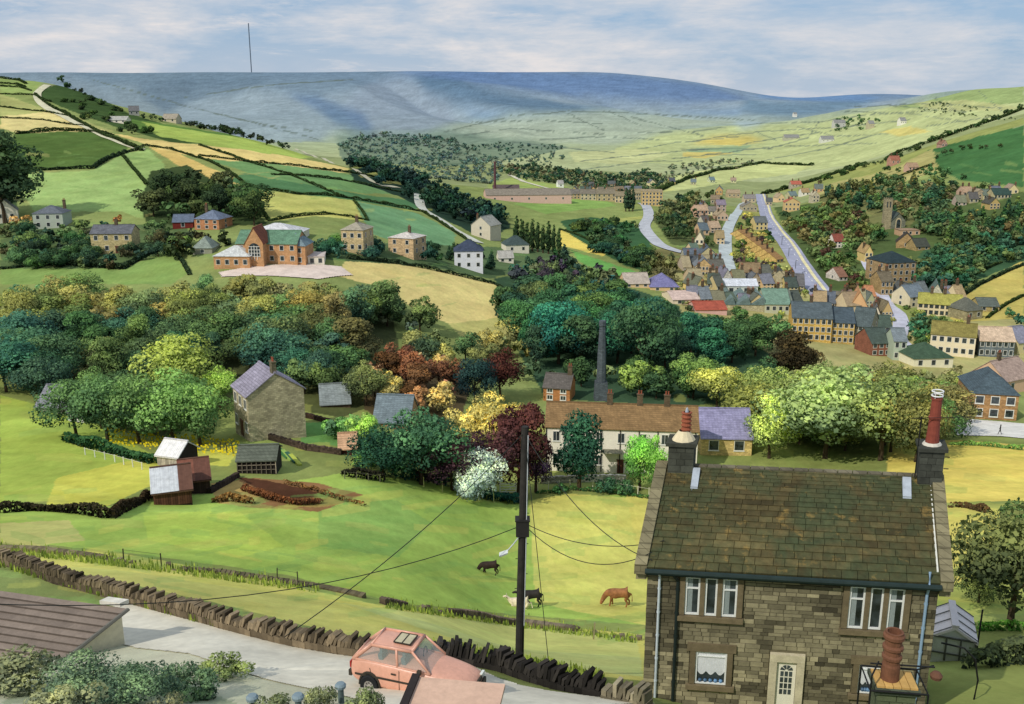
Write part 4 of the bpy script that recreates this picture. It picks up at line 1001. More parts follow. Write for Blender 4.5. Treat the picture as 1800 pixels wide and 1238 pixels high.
        for j in range(k):
            u0 = j/k; u1 = (j+1)/k
            f = lambda u: z0+fw+(z1-z0)*(.34-.12*abs(math.sin(u*math.pi*3))) 
            y0 = -.014-(j % 2)*.012; y1 = -.014-((j+1) % 2)*.012
            c.face([(a+(b-a)*u0, y0, f(u0)), (a+(b-a)*u1, y1, f(u1)), (a+(b-a)*u1, y1, z1-fw), (a+(b-a)*u0, y0, z1-fw)], 0, 1.0+.25*(j % 2))
        c.build('curtain', tint('net_curtain', .9, .12, 5), so, K(206, 208, 210))
        v = MB()                                               # things standing on the sill
        for j in range(5): v.lathe([(.0, 0), (.05, 0), (.07, .07), (.035, .13), (.045, .16)], (a+.12+j*(b-a-.24)/4, -.015, z0+fw), 8, t=.6+.25*j)
        v.build('sill_ornaments', flat('blue_pottery', K(92, 126, 160), .4), so)
    lower(lo1, 0); lower(lo2, 1)
    # door with surround
    x0, x1, z0, z1 = dr; z0 = -.02; mb = MB()
    mb.box((x0+.13, -.06, (z0+z1-.28)/2), (.26, .2, z1-.28-z0)); mb.box((x1-.13, -.06, (z0+z1-.28)/2), (.26, .2, z1-.28-z0)); mb.box(((x0+x1)/2, -.065, z1-.14), (x1-x0, .21, .28), t=1.05)
    mb.box(((x0+x1)/2, -.3, z0+.05), (x1-x0+.1, .7, .14), t=.8)
    ds = mb.build('door_surround', tint('surround_stone', .9, .25, 3), r, K(196, 186, 156))
    a, b = x0+.27, x1-.27; zt = z1-.29; cx = (a+b)/2
    dm = MB(); dm.box((cx, .0, (z0+.12+zt)/2), (b-a, .06, zt-z0-.12))
    for sx in (-1, 1):
        for zc, hh in ((.55, .55),): dm.box((cx+sx*(b-a)*.22, -.04, z0+zc), ((b-a)*.32, .02, hh), t=.93)
    do = dm.build('door', tint('door_paint', .5, .04, 4), ds, K(232, 228, 208))
    fz = zt-.38; rr = (b-a)*.34; g = MB()
    for k in range(4):
        t0 = math.pi*k/4+.07; t1 = math.pi*(k+1)/4-.07
        g.face([(cx-rr*.25*math.cos(t0), -.036, fz+rr*.25*math.sin(t0)), (cx-rr*math.cos(t0), -.036, fz+rr*math.sin(t0)), (cx-rr*math.cos((t0+t1)/2), -.036, fz+rr*math.sin((t0+t1)/2)), (cx-rr*math.cos(t1), -.036, fz+rr*math.sin(t1)), (cx-rr*.25*math.cos(t1), -.036, fz+rr*.25*math.sin(t1))])
    for i in range(3):
        for j in range(4): g.box((cx+(i-1)*rr*.66, -.034, fz-.13-j*.235), (rr*.5, .012, .19))
    g.build('pane', M_GLASS, do)
    g = MB(); g.box((cx, -.045, z0+.93), (.26, .03, .06)); g.build('letterbox', flat('black_iron', K(30, 30, 30), .5), do)
    g = MB(); g.lathe([(.0, -.03), (.03, -.02), (.035, 0), (.02, .02), (0, .03)], (b-.08, -.07, z0+1.1), 8); g.build('handle', flat('brass', K(150, 130, 80), .4), do)
    # downpipes
    def pipe(pts, rad, col, nm='downpipe'):
        mb = MB(); mb.tube(pts, rad, 8)
        for i in range(1, 7): mb.tube([(pts[-1][0], pts[-1][1], E*i/7), (pts[-1][0], pts[-1][1], E*i/7+.07)], rad*1.35, 8)
        return mb.build(nm, tint('pipe_paint', .5, .08, 5), r, col)
    X1 = onplane(1157, 1100)[0]; X2 = onplane(1185, 1100)[0]; X3 = onplane(1622, 1100)[0]
    pipe([(X1, -.36, E-.15), (X1, -.14, E-.4), (X1, -.12, .1)], .045, K(196, 206, 210))
    pipe([(X2-.05, -.36, E-.15), (X2-.02, -.3, E-.3), (X2+.08, -.14, E-.55), (X2+.08, -.12, .1)], .06, K(34, 44, 42))
    pipe([(X3, -.2, E+.35), (X3, -.4, E-.1), (X3, -.14, E-.5), (X3, -.12, .1)], .05, K(140, 166, 190))
    mb = MB(); X4 = onplane(1650, 1000)[0]
    mb.tube([(W-.05, .1, E+.2), (W-.05, hd*.9, E+rise*.95)], .035, 6, t=1.3); mb.build('verge_pipe', tint('pipe_paint', .5, .08, 5), r, K(200, 200, 190))
    # stacks
    def stack(X, Y, z0, w, d, h, col, courses=True):
        mb = MB(); n = int(h/.24)
        for i in range(n):
            zz = z0+i*h/n; k = 2 if i % 2 else 3
            for j in range(k): mb.box((X-w/2+w*(j+.5)/k, Y, zz+h/n/2), (w/k-.015, d, h/n-.015), 0, random.uniform(.6, 1.3))
        mb.box((X, Y, z0+h/2), (w-.04, d-.04, h), 0, .5)
        mb.box((X, Y, z0+h+.06), (w+.18, d+.18, .13), 0, .8)
        return mb
    zl = E+rise
    mb = stack(.52, hd, zl-1.3, .95, .9, 2.3, None)
    c1 = mb.build('chimney', tint('sooty_stone', .95, .35, 3), roof, K(74, 76, 66)); T1 = zl+1.0+.12
    mb = MB(); mb.lathe([(.44, 0), (.38, .1), (.27, .26), (.2, .36)], (.55, hd, T1), 12); mb.build('flaunching', tint('pale_mortar', .95, .1, 5), c1, K(222, 208, 172))
    mb = MB()
    pr = [(.2, .3)]
    for i in range(5): pr += [(.17, .34+i*.16), (.15, .42+i*.16), (.2, .45+i*.16), (.2, .48+i*.16)]
    mb.lathe(pr+[(.12, 1.14)], (.62, hd, T1-.05), 14); mb.build('chimney_pot', M_POT, c1, K(148, 84, 60))
    mb = MB(); mb.lathe([(.07, 0), (.05, .12), (0, .2)], (.62, hd, T1+1.08), 8); mb.build('cowl', flat('lead', K(170, 178, 186), .6), c1)
    fl = flat('lead', K(170, 178, 186), .6)
    def flashing(X, wd):
        mb = MB()
        a, b = hd-1.25, hd-.4
        za = E+rise*(a/hd)+.1; zb = E+rise*(b/hd)+.1
        mb.mesh([(X-wd/2, a, za), (X+wd/2, a, za), (X+wd/2, b, zb+.25), (X-wd/2, b, zb+.25), (X-wd/2, a, za-.2), (X+wd/2, a, za-.2), (X+wd/2, b, zb-.1), (X-wd/2, b, zb-.1)], [(0, 1, 2, 3), (4, 7, 6, 5), (0, 4, 5, 1), (1, 5, 6, 2), (2, 6, 7, 3), (3, 7, 4, 0)])
        return mb.build('lead_flashing', fl, roof)
    flashing(1.12, .26); flashing(W-.9, .3)
    mb = stack(W-.1, hd, zl-1.3, .85, .95, 2.5, None)
    c2 = mb.build('chimney', tint('sooty_stone', .95, .35, 3), roof, K(70, 72, 64)); T2 = zl+1.2+.12
    mb = MB(); mb.lathe([(.36, 0), (.3, .08), (.26, .1)], (W-.1, hd, T2), 12); mb.build('flaunching', tint('pale_mortar', .95, .1, 5), c2, K(206, 200, 184))
    mb = MB(); mb.lathe([(.25, .05), (.22, .5), (.2, .95), (.235, 1.0), (.235, 1.06), (.2, 1.1), (.185, 1.7), (.21, 1.72), (.21, 1.78), (.12, 1.78)], (W-.1, hd, T2), 14)
    p2 = mb.build('chimney_pot', M_POT, c2, K(134, 68, 54))
    mb = MB()
    for zz, q in ((1.86, .2), (2.02, .2)):
        mb.tube([(W-.1+q*math.cos(2*math.pi*k/16), hd+q*math.sin(2*math.pi*k/16), T2+zz) for k in range(17)], .025, 6)
    for k in range(3): mb.tube([(W-.1+.19*math.cos(k*2.1), hd+.19*math.sin(k*2.1), T2+1.76), (W-.1+.19*math.cos(k*2.1), hd+.19*math.sin(k*2.1), T2+2.03)], .012, 4)
    mb.build('wire_guard', tint('white_paint', .5, .05, 4), p2, K(230, 230, 226))
    # aerial on the right-hand stack
    mb = MB(); ax = W-.61
    mb.tube([(ax, hd-.3, T2-1.2), (ax, hd-.3, T2+1.15)], .022, 6); mb.tube([(ax-.35, hd-.3, T2+1.05), (ax+1.75, hd-.3, T2+1.2)], .014, 5)
    for i in range(5): mb.tube([(ax+.9+i*.18, hd-.55, T2+1.13), (ax+.9+i*.18, hd-.05, T2+1.13)], .009, 4)
    mb.tube([(W+.33, hd-.48, T2-.3), (W+.5, hd-.48, T2-.3)], .02, 5); mb.tube([(W+.33, hd-.48, T2-.75), (W+.5, hd-.48, T2-.75)], .02, 5)
    mb.build('aerial', flat('black_iron', K(30, 30, 30), .5), c2)
    for o in list(r.children_recursive):                   # the old plan is not square: it leans to the right as it goes back
        if o.type == 'MESH':
            for v in o.data.vertices: v.co.x += .17*v.co.y
    BOXES.append((1130, 1670, 800, 1238, 28)); CLEAR.append((loc.x+W/2, loc.y+4, 8))
    for k in range(5): CLEAR.append((loc.x+W*k/4, loc.y+4, 6))
    return loc, W, E
def vn(x, z):
    v = float(vnoise(np.array([x*1.0+50]), np.array([z*1.0+50]), 1.1, 77)[0])+.5
    return max(0, min(1, (v-.38)*2.2))
def mossy_slate():
    m, nt, b = nodes('stone_slates'); v = objvec(nt)
    n1 = noise(nt, .55, 6, .7, v, .5); n2 = noise(nt, 4.0, 5, .7, v); n3 = noise(nt, 1.6, 4, .7, v)
    c = scalecol(nt, ocolor(nt), math_(nt, 'MULTIPLY', attr(nt, 'tone'), mrange(nt, n2, .25, .75, .65, 1.3)))
    c = mix(nt, mrange(nt, n1, .40, .62, 0, .8), c, scalecol(nt, K(66, 78, 52), mrange(nt, n2, .2, .8, .5, 1.4)))
    c = mix(nt, mrange(nt, n3, .58, .7, 0, .6), c, K(156, 128, 70))
    nt.links.new(c, b.inputs['Base Color']); bump(nt, b, n2, .5, .03)
    return m
HL, HW, HE = near_house()

# ================================================================ utility pole and wires
pb = hit(912, 1178)
def wire(pts, label, rad=.016, name='telephone_wire', cat='wire', grp='wires strung from the utility pole'):
    mb = MB(); mb.tube(pts, rad, 5); o = mb.build(name, flat('cable_black', K(40, 44, 40), .6)); tag(o, label, cat, grp); return o
def sag(a, b, s, n=14): return [a.lerp(b, i/n)-Vector((0, 0, s*4*(i/n)*(1-i/n))) for i in range(n+1)]
top = at(923, 750, pb.y); hgt = top.z-pb.z
r = empty('utility_pole', pb); tag(r, 'tall dark tarred wooden utility pole standing in front of the cow meadow', 'utility pole')
d_ = top-pb
mb = MB(); mb.tube([Vector((0, 0, -1.0)), d_*.3, d_*.6, d_], [.175, .16, .145, .13], 12); mb.build('shaft', tint('tarred_timber', .8, .4, 3), r, K(50, 48, 44))
bx = d_*((1178-920)/(1178-750.))
mb = MB(); mb.box(bx, (.5, .42, .62)); mb.box(bx+Vector((0, 0, .34)), (.56, .48, .06)); jb = mb.build('junction_box', flat('box_grey', K(44, 42, 40), .6), r)
mb = MB(); l0 = d_*.515+Vector((-.12, -.1, 0)); mb.tube([l0+Vector((.05, 0, .6)), l0+Vector((-.2, -.1, .3)), l0+Vector((-.42, -.12, .04))], .025, 6); br = mb.build('lamp_bracket', flat('galvanised', K(190, 196, 196), .5), r)
mb = MB(); mb.mesh([l0+Vector((-.22, -.1, 0))+.55*Vector(v) for v in [(-.95, -.35, -.2), (-.35, -.35, .05), (-.35, .05, .12), (-.95, .05, -.12), (-.9, -.3, -.32), (-.4, -.3, -.1), (-.4, 0, -.06), (-.9, 0, -.26)]],
                   [(0, 1, 2, 3), (7, 6, 5, 4), (0, 4, 5, 1), (1, 5, 6, 2), (2, 6, 7, 3), (3, 7, 4, 0)])
mb.build('street_lamp_head', flat('lamp_grey', K(206, 212, 208), .5), br)
mb = MB()
for i in range(9):
    q = d_*(.35+.062*i); sx = .24*(1 if i % 2 else -1); mb.tube([q, q+Vector((sx, 0, 0))], .015, 5)
mb.build('step_irons', flat('black_iron', K(30, 30, 30), .5), r)
mb = MB(); mb.tube([d_*.2+Vector((.16, -.12, 0)), d_*.55+Vector((.15, -.12, 0)), d_*.97+Vector((.12, -.11, 0))], .02, 5); mb.build('conduit', flat('galvanised', K(190, 196, 196), .5), r)
pj = pb+bx; eave = at(1146, 985, 30.3)
wire(sag(pj+Vector((-.2, 0, 0)), at(-60, 1060, 24), 1.1), 'long slack wire running left from the pole over the meadow')
wire(sag(pj+Vector((.2, 0, .1)), at(1168, 950, 31), .5), 'upper wire from the pole box to the stone house roof')
wire(sag(pj+Vector((.2, 0, -.05)), eave+Vector((0, 0, .3)), .9), 'lower wire from the pole box to the corner of the stone house')
wire(sag(top-Vector((0, 0, .3)), eave, .8), 'wire slanting from the pole top to the house eaves corner')
wire(sag(top-Vector((0, 0, .2)), at(500, 1120, 27), .4), 'wire slanting down left from the pole top')
wire([top-Vector((0, 0, .4)), pb.lerp(hit(968, 1200), 1.0)], 'steel stay cable from the pole top to the ground on the right', .014, 'stay_cable', 'cable')

# ================================================================ hatchback car
def loft(sections):
    mb = MB(); n = len(sections[0]); vs = [v for s in sections for v in s]; fs = []
    for i in range(len(sections)-1):
        for k in range(n): fs.append((i*n+k, i*n+(k+1) % n, (i+1)*n+(k+1) % n, (i+1)*n+k))
    fs.append(tuple(range(n))[::-1]); fs.append(tuple(range((len(sections)-1)*n, len(sections)*n)))
    mb.mesh(vs, fs); return mb
def car():
    a = hit(668, 1203); c = empty('hatchback_car', a, R(-19)); c.scale = (1.0, .84, 1.3); tag(c, 'faded salmon-red hatchback parked on the lane with a black-trimmed sunroof', 'car')
    x_ = .62
    paint = tint('car_paint', .38, .12, 1.2, .5); PCOL = K(220, 164, 140)
    S = []
    for x, z0, z1, w in [(-.72, .5, .78, .70), (-.66, .36, .90, .77), (-.4, .26, .96, .81), (0, .24, .97, .83), (.8, .22, .95, .845), (1.6, .22, .93, .85), (2.1, .22, .90, .845), (2.6, .23, .84, .83), (3.1, .26, .76, .80), (3.36, .3, .66, .75), (3.44, .38, .56, .7)]:
        m_ = (z0+z1)/2
        S.append([(x, -w*.9, z0), (x, -w, z0+.1), (x, -w*1.015, m_), (x, -w*.985, z1-.1), (x, -w*.9, z1), (x, -w*.4, z1+.035), (x, w*.4, z1+.035), (x, w*.9, z1), (x, w*.985, z1-.1), (x, w*1.015, m_), (x, w, z0+.1), (x, w*.9, z0)])
    body = loft(S); bo = body.build('body', paint, c, PCOL, smooth=True)
    mdf = bo.modifiers.new('soft', 'SUBSURF'); mdf.levels = 1; mdf.render_levels = 2
    # cabin: roof shell and pillars
    def P(x, y, z): return Vector((x, y, z))
    base = {-1: [P(-.6, -.72, .92), P(2.08, -.74, .9)], 1: [P(-.6, .72, .92), P(2.08, .74, .9)]}
    topv = {-1: [P(.02, -.6, 1.34), P(1.42, -.6, 1.36)], 1: [P(.02, .6, 1.34), P(1.42, .6, 1.36)]}
    mb = MB()
    b0, b1 = base[-1]; b2, b3 = base[1]; t0, t1 = topv[-1]; t2, t3 = topv[1]
    k = .0
    ins = lambda p, q, f: p.lerp(q, f)
    # roof skin slightly crowned
    def grid(q00, q10, q11, q01, nx, ny, up):
        vs = []; fs = []
        for i in range(nx+1):
            for j in range(ny+1):
                u, v = i/nx, j/ny; p = q00.lerp(q10, u).lerp(q01.lerp(q11, u), v)+Vector((0, 0, up*4*v*(1-v)*(.4+.6*4*u*(1-u))))
                vs.append(p)
        for i in range(nx):
            for j in range(ny): fs.append((i*(ny+1)+j, (i+1)*(ny+1)+j, (i+1)*(ny+1)+j+1, i*(ny+1)+j+1))
        mb.mesh(vs, fs)
    grid(t0, t1, t3, t2, 6, 6, .05)
    def bar(p, q, w=.05):
        mb.tube([p, q], w, 6)
    for sd in (-1, 1):
        a0, a1 = base[sd]; c0, c1 = topv[sd]
        bar(a0, c0, .06); bar(a1, c1, .04); bar(c0, c1, .045); bar(a0.lerp(a1, .58), c0.lerp(c1, .62), .045); bar(a0, a1, .04)
    bar(t0, t2, .05); bar(t1, t3, .045); bar(b0, b2, .05)
    mb.build('roof', paint, c, PCOL, smooth=True)
    g = MB()
    g.face([b1, b3, t3, t1]); g.build('windscreen', M_GLASSC, c)
    g = MB(); g.face([b2, b0, t0, t2]); g.build('rear_window', M_GLASSC, c)
    for sd in (-1, 1):
        a0, a1 = base[sd]; c0, c1 = topv[sd]; m0 = a0.lerp(a1, .58); m1 = c0.lerp(c1, .62)
        for q in ([a0, m0, m1, c0], [m0, a1, c1, m1]):
            g = MB(); g.face(q if sd < 0 else q[::-1]); g.build('side_window', M_GLASSC, c)
    # inside
    g = MB()
    for sx in (-.36, .36):
        for X in (.35, 1.15): g.box((X, sx, .82), (.14, .46, .62), rot=Matrix.Rotation(-.2, 3, 'Y')); g.box((X-.06, sx, 1.17), (.09, .24, .15))
    g.build('seat', flat('seat_cloth', K(92, 112, 116)), c)
    g = MB(); g.tube([(1.52+.0, .34+.17*math.cos(t*.5236), 1.0+.17*math.sin(t*.5236)) for t in range(13)], .018, 6); g.build('steering_wheel', flat('black_iron', K(30, 30, 30), .5), c)
    g = MB(); g.box((.98, 0, 1.425), (.52, .66, .02)); so_ = g.build('sunroof', flat('sunroof_glass', K(196, 186, 150), .25, spec=.6), c)
    g = MB()
    for Y in (-.35, .35): g.box((.98, Y, 1.43), (.56, .035, .03))
    for X in (.7, .98, 1.26): g.box((X, 0, 1.432), (.035, .7, .028))
    g.build('sunroof_trim', flat('dark_trim', K(60, 56, 48), .5), so_)
    dk = flat('dark_trim', K(60, 56, 48), .5)
    g = MB()
    for sd in (-1, 1):
        g.box((.8, sd*.862, .58), (2.6, .02, .05)); g.tube([(1.05, sd*.865, .3), (1.05, sd*.86, .88)], .008, 4); g.box((.86, sd*.87, .76), (.16, .03, .035))
        g.tube([(0.15, sd*.85, .36), (.02, sd*.85, .8)], .008, 4)
    g.build('side_trim', dk, c)
    g = MB(); g.box((-.74, 0, .5), (.1, 1.46, .15)); g.build('rear_bumper', dk, c)
    g = MB(); g.box((3.43, 0, .44), (.12, 1.42, .15)); g.build('front_bumper', dk, c)
    g = MB(); g.box((3.42, 0, .6), (.05, .9, .1)); g.build('grille', dk, c)
    for sd in (-1, 1):
        g = MB(); g.box((3.4, sd*.56, .62), (.08, .28, .12)); g.build('headlight', flat('lamp_lens', K(220, 224, 216), .2, spec=.6), c)
        g = MB(); g.box((-.71, sd*.6, .74), (.05, .26, .16)); g.build('tail_light', flat('red_lens', K(170, 40, 34), .3), c)
        g = MB(); g.box((1.78, sd*.93, .98), (.12, .14, .1)); g.build('door_mirror', dk, c)
    for X in (0.0, 2.5):
        for sd in (-1, 1):
            w = empty('wheel', (X, sd*.76, .29)); w.parent = c
            g = MB(); Rm = Matrix.Rotation(math.pi/2, 3, 'X')
            g.lathe([(.17, -.09), (.28, -.1), (.315, -.07), (.315, .07), (.28, .1), (.17, .09)], n=20); g.v = [tuple(Rm @ Vector(v)) for v in g.v]; g.build('tyre', flat('rubber', K(34, 36, 38), .8), w)
            g = MB(); g.lathe([(.0, .03*sd*-1), (.05, .05), (.1, .045), (.17, .085)], n=20); g.lathe([(.17, -.085), (.1, -.045), (.05, -.05), (0, -.03)], n=20)
            for k in range(8): g.box((.11*math.cos(k*.785), .11*math.sin(k*.785), 0), (.05, .03, .17), 0, .25, rot=Matrix.Rotation(k*.785, 3, 'Z'))
            g.v = [tuple(Rm @ Vector(v)) for v in g.v]; g.build('rim', flat('alloy', K(190, 186, 180), .4, metal=.3), w)
            g = MB(); g.tube([(X+.36*math.cos(t), sd*.845, .3+.36*math.sin(t)) for t in [math.pi*i/12 for i in range(13)]], .035, 5); g.build('wheel_arch', dk, c)
            g = MB(); g.lathe([(0, -.01), (.345, -.01), (.345, .01), (0, .01)], n=20); g.v = [tuple(Rm @ Vector(v)+Vector((X, sd*.842, .3))) for v in g.v]; g.build('wheel_well', flat('rubber', K(34, 36, 38), .8), c)
            w.location.y = sd*.835
    BOXES.append((625, 860, 1120, 1210, a.y))
def cglass():
    m, nt, b = nodes('car_glass'); b.inputs['Base Color'].default_value = (.5, .55, .5, 1); b.inputs['Roughness'].default_value = .05
    b.inputs['Transmission Weight'].default_value = .0; b.inputs['Alpha'].default_value = .3; b.inputs['Specular IOR Level'].default_value = .6
    return m
M_GLASSC = cglass(); car()

# ================================================================ cows
def skin_mesh(name, verts, edges, root=0):
    """verts: (x,y,z,rx,ry); body grown with a skin modifier"""
    bm = bmesh.new(); lay = bm.verts.layers.skin.verify(); vs = []
    for i, (x, y, z, rx, ry) in enumerate(verts):
        v = bm.verts.new((x, y, z)); v[lay].radius = (rx, ry); v[lay].use_root = (i == root); vs.append(v)
    for a, b in edges: bm.edges.new((vs[a], vs[b]))
    me = bpy.data.meshes.new(name); bm.to_mesh(me); bm.free(); return me
def cow(px, py, rz, col, label, pose='graze', col2=None, scale=1.0):
    p = hit(px, py, 0); r = empty('cow', p, R(rz)); r.scale = (scale,)*3; tag(r, label, 'cow', None)
    lie = pose == 'lie'
    dz = -.62 if lie else 0
    V = [(-.75, 0, 1.26+dz, .33, .38), (-.35, 0, 1.22+dz, .37, .42), (.1, 0, 1.18+dz, .39, .46), (.5, 0, 1.22+dz, .36, .42), (.85, 0, 1.26+dz, .26, .34)]
    E_ = [(0, 1), (1, 2), (2, 3), (3, 4)]
    if pose == 'graze': V += [(1.12, 0, .9, .17, .25), (1.27, .03, .6, .14, .2), (1.36, .04, .38, .15, .17), (1.46, .05, .12, .09, .1)]
    elif pose == 'lie': V += [(1.05, 0, .78, .15, .2), (1.2, 0, 1.0, .12, .15), (1.34, .02, 1.08, .12, .13), (1.62, .04, 1.0, .07, .085)]
    else: V += [(1.12, 0, 1.3, .15, .2), (1.3, 0, 1.42, .12, .15), (1.44, 0, 1.44, .12, .13), (1.74, 0, 1.34, .07, .085)]
    E_ += [(4, 5), (5, 6), (6, 7), (7, 8)]
    def leg(x, y, hind, dx, att):
        n = len(V)
        if lie:
            V.extend([(x, y*1.6, .32, .14, .16), (x+(.35 if hind else .3), y*2.3, .14, .07, .08), (x-.05, y*2.5, .08, .05, .05)])
            E_.extend([(att, n), (n, n+1), (n+1, n+2)])
        elif hind:
            V.extend([(x+.02, y, .92, .15, .18), (x+.12+dx*.3, y, .72, .11, .13), (x-.12+dx*.7, y, .48, .075, .085), (x-.06+dx, y, .15, .06, .06), (x-.0+dx, y, .03, .08, .075)])
            E_.extend([(att, n), (n, n+1), (n+1, n+2), (n+2, n+3), (n+3, n+4)])
        else:
            V.extend([(x, y, .88, .13, .16), (x+dx*.5, y, .5, .08, .085), (x+dx, y, .14, .06, .06), (x+dx+.04, y, .03, .08, .075)])
            E_.extend([(att, n), (n, n+1), (n+1, n+2), (n+2, n+3)])
    leg(-.68, .2, True, .1, 0); leg(-.68, -.2, True, -.12, 0); leg(.58, .18, False, .12, 3); leg(.58, -.18, False, -.1, 3)
    n = len(V)
    if lie: V.extend([(-1.06, 0, .62, .035, .035), (-1.15, .1, .3, .025, .025), (-1.2, .16, .1, .05, .05)])
    else: V.extend([(-1.04, 0, 1.2, .035, .035), (-1.1, 0, .85, .025, .025), (-1.1, .02, .5, .05, .05)])
    E_.extend([(0, n), (n, n+1), (n+1, n+2)])
    me = skin_mesh('body', V, E_, 1); o = newobj('body', me, r, col)
    me.materials.append(cowhide())
    s = o.modifiers.new('skin', 'SKIN'); s.use_smooth_shade = True
    o.modifiers.new('sub', 'SUBSURF').render_levels = 2
    hx, hy, hz = V[7][:3]
    mb = MB()
    for sd in (-1, 1): mb.mesh([(hx-.02, hy+sd*.1, hz+.06), (hx-.1, hy+sd*.3, hz+.09), (hx-.02, hy+sd*.33, hz+.02), (hx+.05, hy+sd*.12, hz), (hx-.05, hy+sd*.2, hz-.03)], [(0, 1, 2, 3), (0, 4, 1), (1, 4, 2), (2, 4, 3), (3, 4, 0)])
    mb.build('ear', M_HIDE2, r, col, True)
    mb = MB()
    for sd in (-1, 1): mb.tube([(hx-.05, hy+sd*.07, hz+.1), (hx-.06, hy+sd*.16, hz+.17), (hx-.02, hy+sd*.19, hz+.26)], [.025, .02, .006], 6)
    mb.build('horn', flat('horn', K(206, 196, 168), .5), r)
    BOXES.append((px-28, px+28, py-35, py, p.y))
    return r
def cowhide():
    if 'cowhide' in MATC: return MATC['cowhide']
    m, nt, b = nodes('cowhide'); v = objvec(nt)
    k = mrange(nt, noise(nt, 2.2, 4, .6, v, .4), .35, .65, .7, 1.35)
    nt.links.new(scalecol(nt, ocolor(nt), k), b.inputs['Base Color']); b.inputs['Roughness'].default_value = .75
    MATC['cowhide'] = m; return m
M_HIDE2 = tint('cow_ear', .8, .2, 5)
cow(861, 1011, 178, K(52, 40, 34), 'black cow grazing alone in the meadow, left of the pole', 'graze', scale=.92)
cow(934, 1066, 180, K(46, 42, 40), 'black cow standing behind the pole with its back to the house', 'stand', scale=1.0)
cow(914, 1068, 172, K(222, 206, 178), 'cream-white cow lying down in front of the standing black cow', 'lie', scale=.95)
cow(1087, 1066, 172, K(146, 98, 62), 'brown cow grazing close to the stone house', 'graze', scale=1.12)

# ================================================================ sheds and foreground pieces
def plank(mb, a, b, c, d, n, t=1.0):       # vertical boards between two corners
    pass
def box_shed(name, label, cat, px, py, wpx, hpx, d, rot, rise, wall, roof, wm=M_WOOD, posts=False, kind='gable', anchor='c', open_=False):
    return house(name, label, cat, px, py, wpx, hpx, rise, d, rot, kind, wall, roof, wm, 1, 0, 0, (), anchor=anchor)
def boards(root, w, h, col, n=None, y=-.03):
    mb = MB(); n = n or int(w/.22)
    for i in range(n): mb.box((-w/2+w*(i+.5)/n, y, h/2), (w/n-.03, .05, h), 0, random.uniform(.6, 1.35))
    return mb.build('boards', M_WOOD, root, col)
def sheets(root, w, d, h, rh, cols, o=.3, e=.2, kind='gable', n=7):
    """corrugated sheets, front slope"""
    for k, c in enumerate(cols):
        mb = MB(); x0 = -w/2-e+(w+2*e)*k/len(cols); x1 = -w/2-e+(w+2*e)*(k+1)/len(cols); nn = n*4
        dz = rh*o/(d/2); a = Vector((0, -o, h-dz+.09)); b = Vector((0, d/2, h+rh+.09)) if kind == 'gable' else Vector((0, d+o, h+rh+.09))
        for i in range(nn):
            xa = x0+(x1-x0)*i/nn; xb = x0+(x1-x0)*(i+1)/nn; za = .05*(i % 2); zb = .05*((i+1) % 2)
            mb.face([(xa, a.y, a.z+za), (xb, a.y, a.z+zb), (xb, b.y, b.z+zb), (xa, b.y, b.z+za)], 0, random.uniform(.9, 1.08))
        mb.build('roof_sheet', tint('corrugated', .6, .2, 2), root, c)
r_, w_, h_, s_ = box_shed('garden_shed', 'small black-boarded shed with a white corrugated roof above the barn', 'shed', 296, 820, 42, 21, 3.8, -18, 1.3, K(46, 40, 36), K(226, 222, 220))
boards(r_, w_, h_, K(176, 166, 156)); sheets(r_, w_, 3.8, h_, 1.3, [K(232, 230, 228)])
r_, w_, h_, s_ = box_shed('tin_barn', 'ramshackle dark barn with white and rust-red tin roof by the meadow wall', 'barn', 305, 888, 60, 28, 6.2, 20, 1.4, K(44, 34, 30), K(100, 74, 60))
boards(r_, w_, h_, K(92, 60, 46)); sheets(r_, w_, 6.2, h_, 1.4, [K(220, 222, 224), K(214, 216, 218), K(120, 86, 72)])
r_, w_, h_, s_ = box_shed('tin_barn', 'rust-roofed lean-to joined to the right end of the tin barn', 'barn', 345, 868, 46, 26, 6.0, 20, 1.3, K(40, 34, 32), K(110, 78, 62))
boards(r_, w_, h_, K(66, 50, 42)); sheets(r_, w_, 6.0, h_, 1.3, [K(142, 92, 74), K(116, 78, 64)])
r_, w_, h_, s_ = box_shed('open_shed', 'low open-fronted shed with grey felt roof below the farmhouse', 'shed', 452, 833, 66, 27, 4.5, 5, 1.0, K(38, 34, 32), K(106, 112, 98))
mb = MB()
for i in range(9): mb.box((-w_/2+w_*i/8, -.1, h_/2), (.1, .1, h_), 0, 2.2 if i == 8 else .8)
mb.box((0, -.1, h_*.62), (w_, .06, .08), 0, 1.4); mb.box((0, -.1, h_*.3), (w_, .06, .06), 0, 1.2)
mb.build('posts', M_WOOD, r_, K(120, 110, 96))
# vegetable frames beside it
for k in range(4):
    p = hit(498+k*7, 800+k*4); mb = MB(); mb.box((0, 0, .2), (.5, 4.2, .4)); o = mb.build('cold_frame', M_WOOD, None, (K(70, 120, 70), K(150, 180, 90), K(60, 100, 80), K(180, 190, 80))[k]); o.location = p; o.rotation_euler = (0, 0, .5)
    tag(o, '%s vegetable bed frame right of the open shed' % ('pale leftmost', 'second', 'third', 'rightmost')[k], 'garden frame', 'vegetable beds beside the open shed')
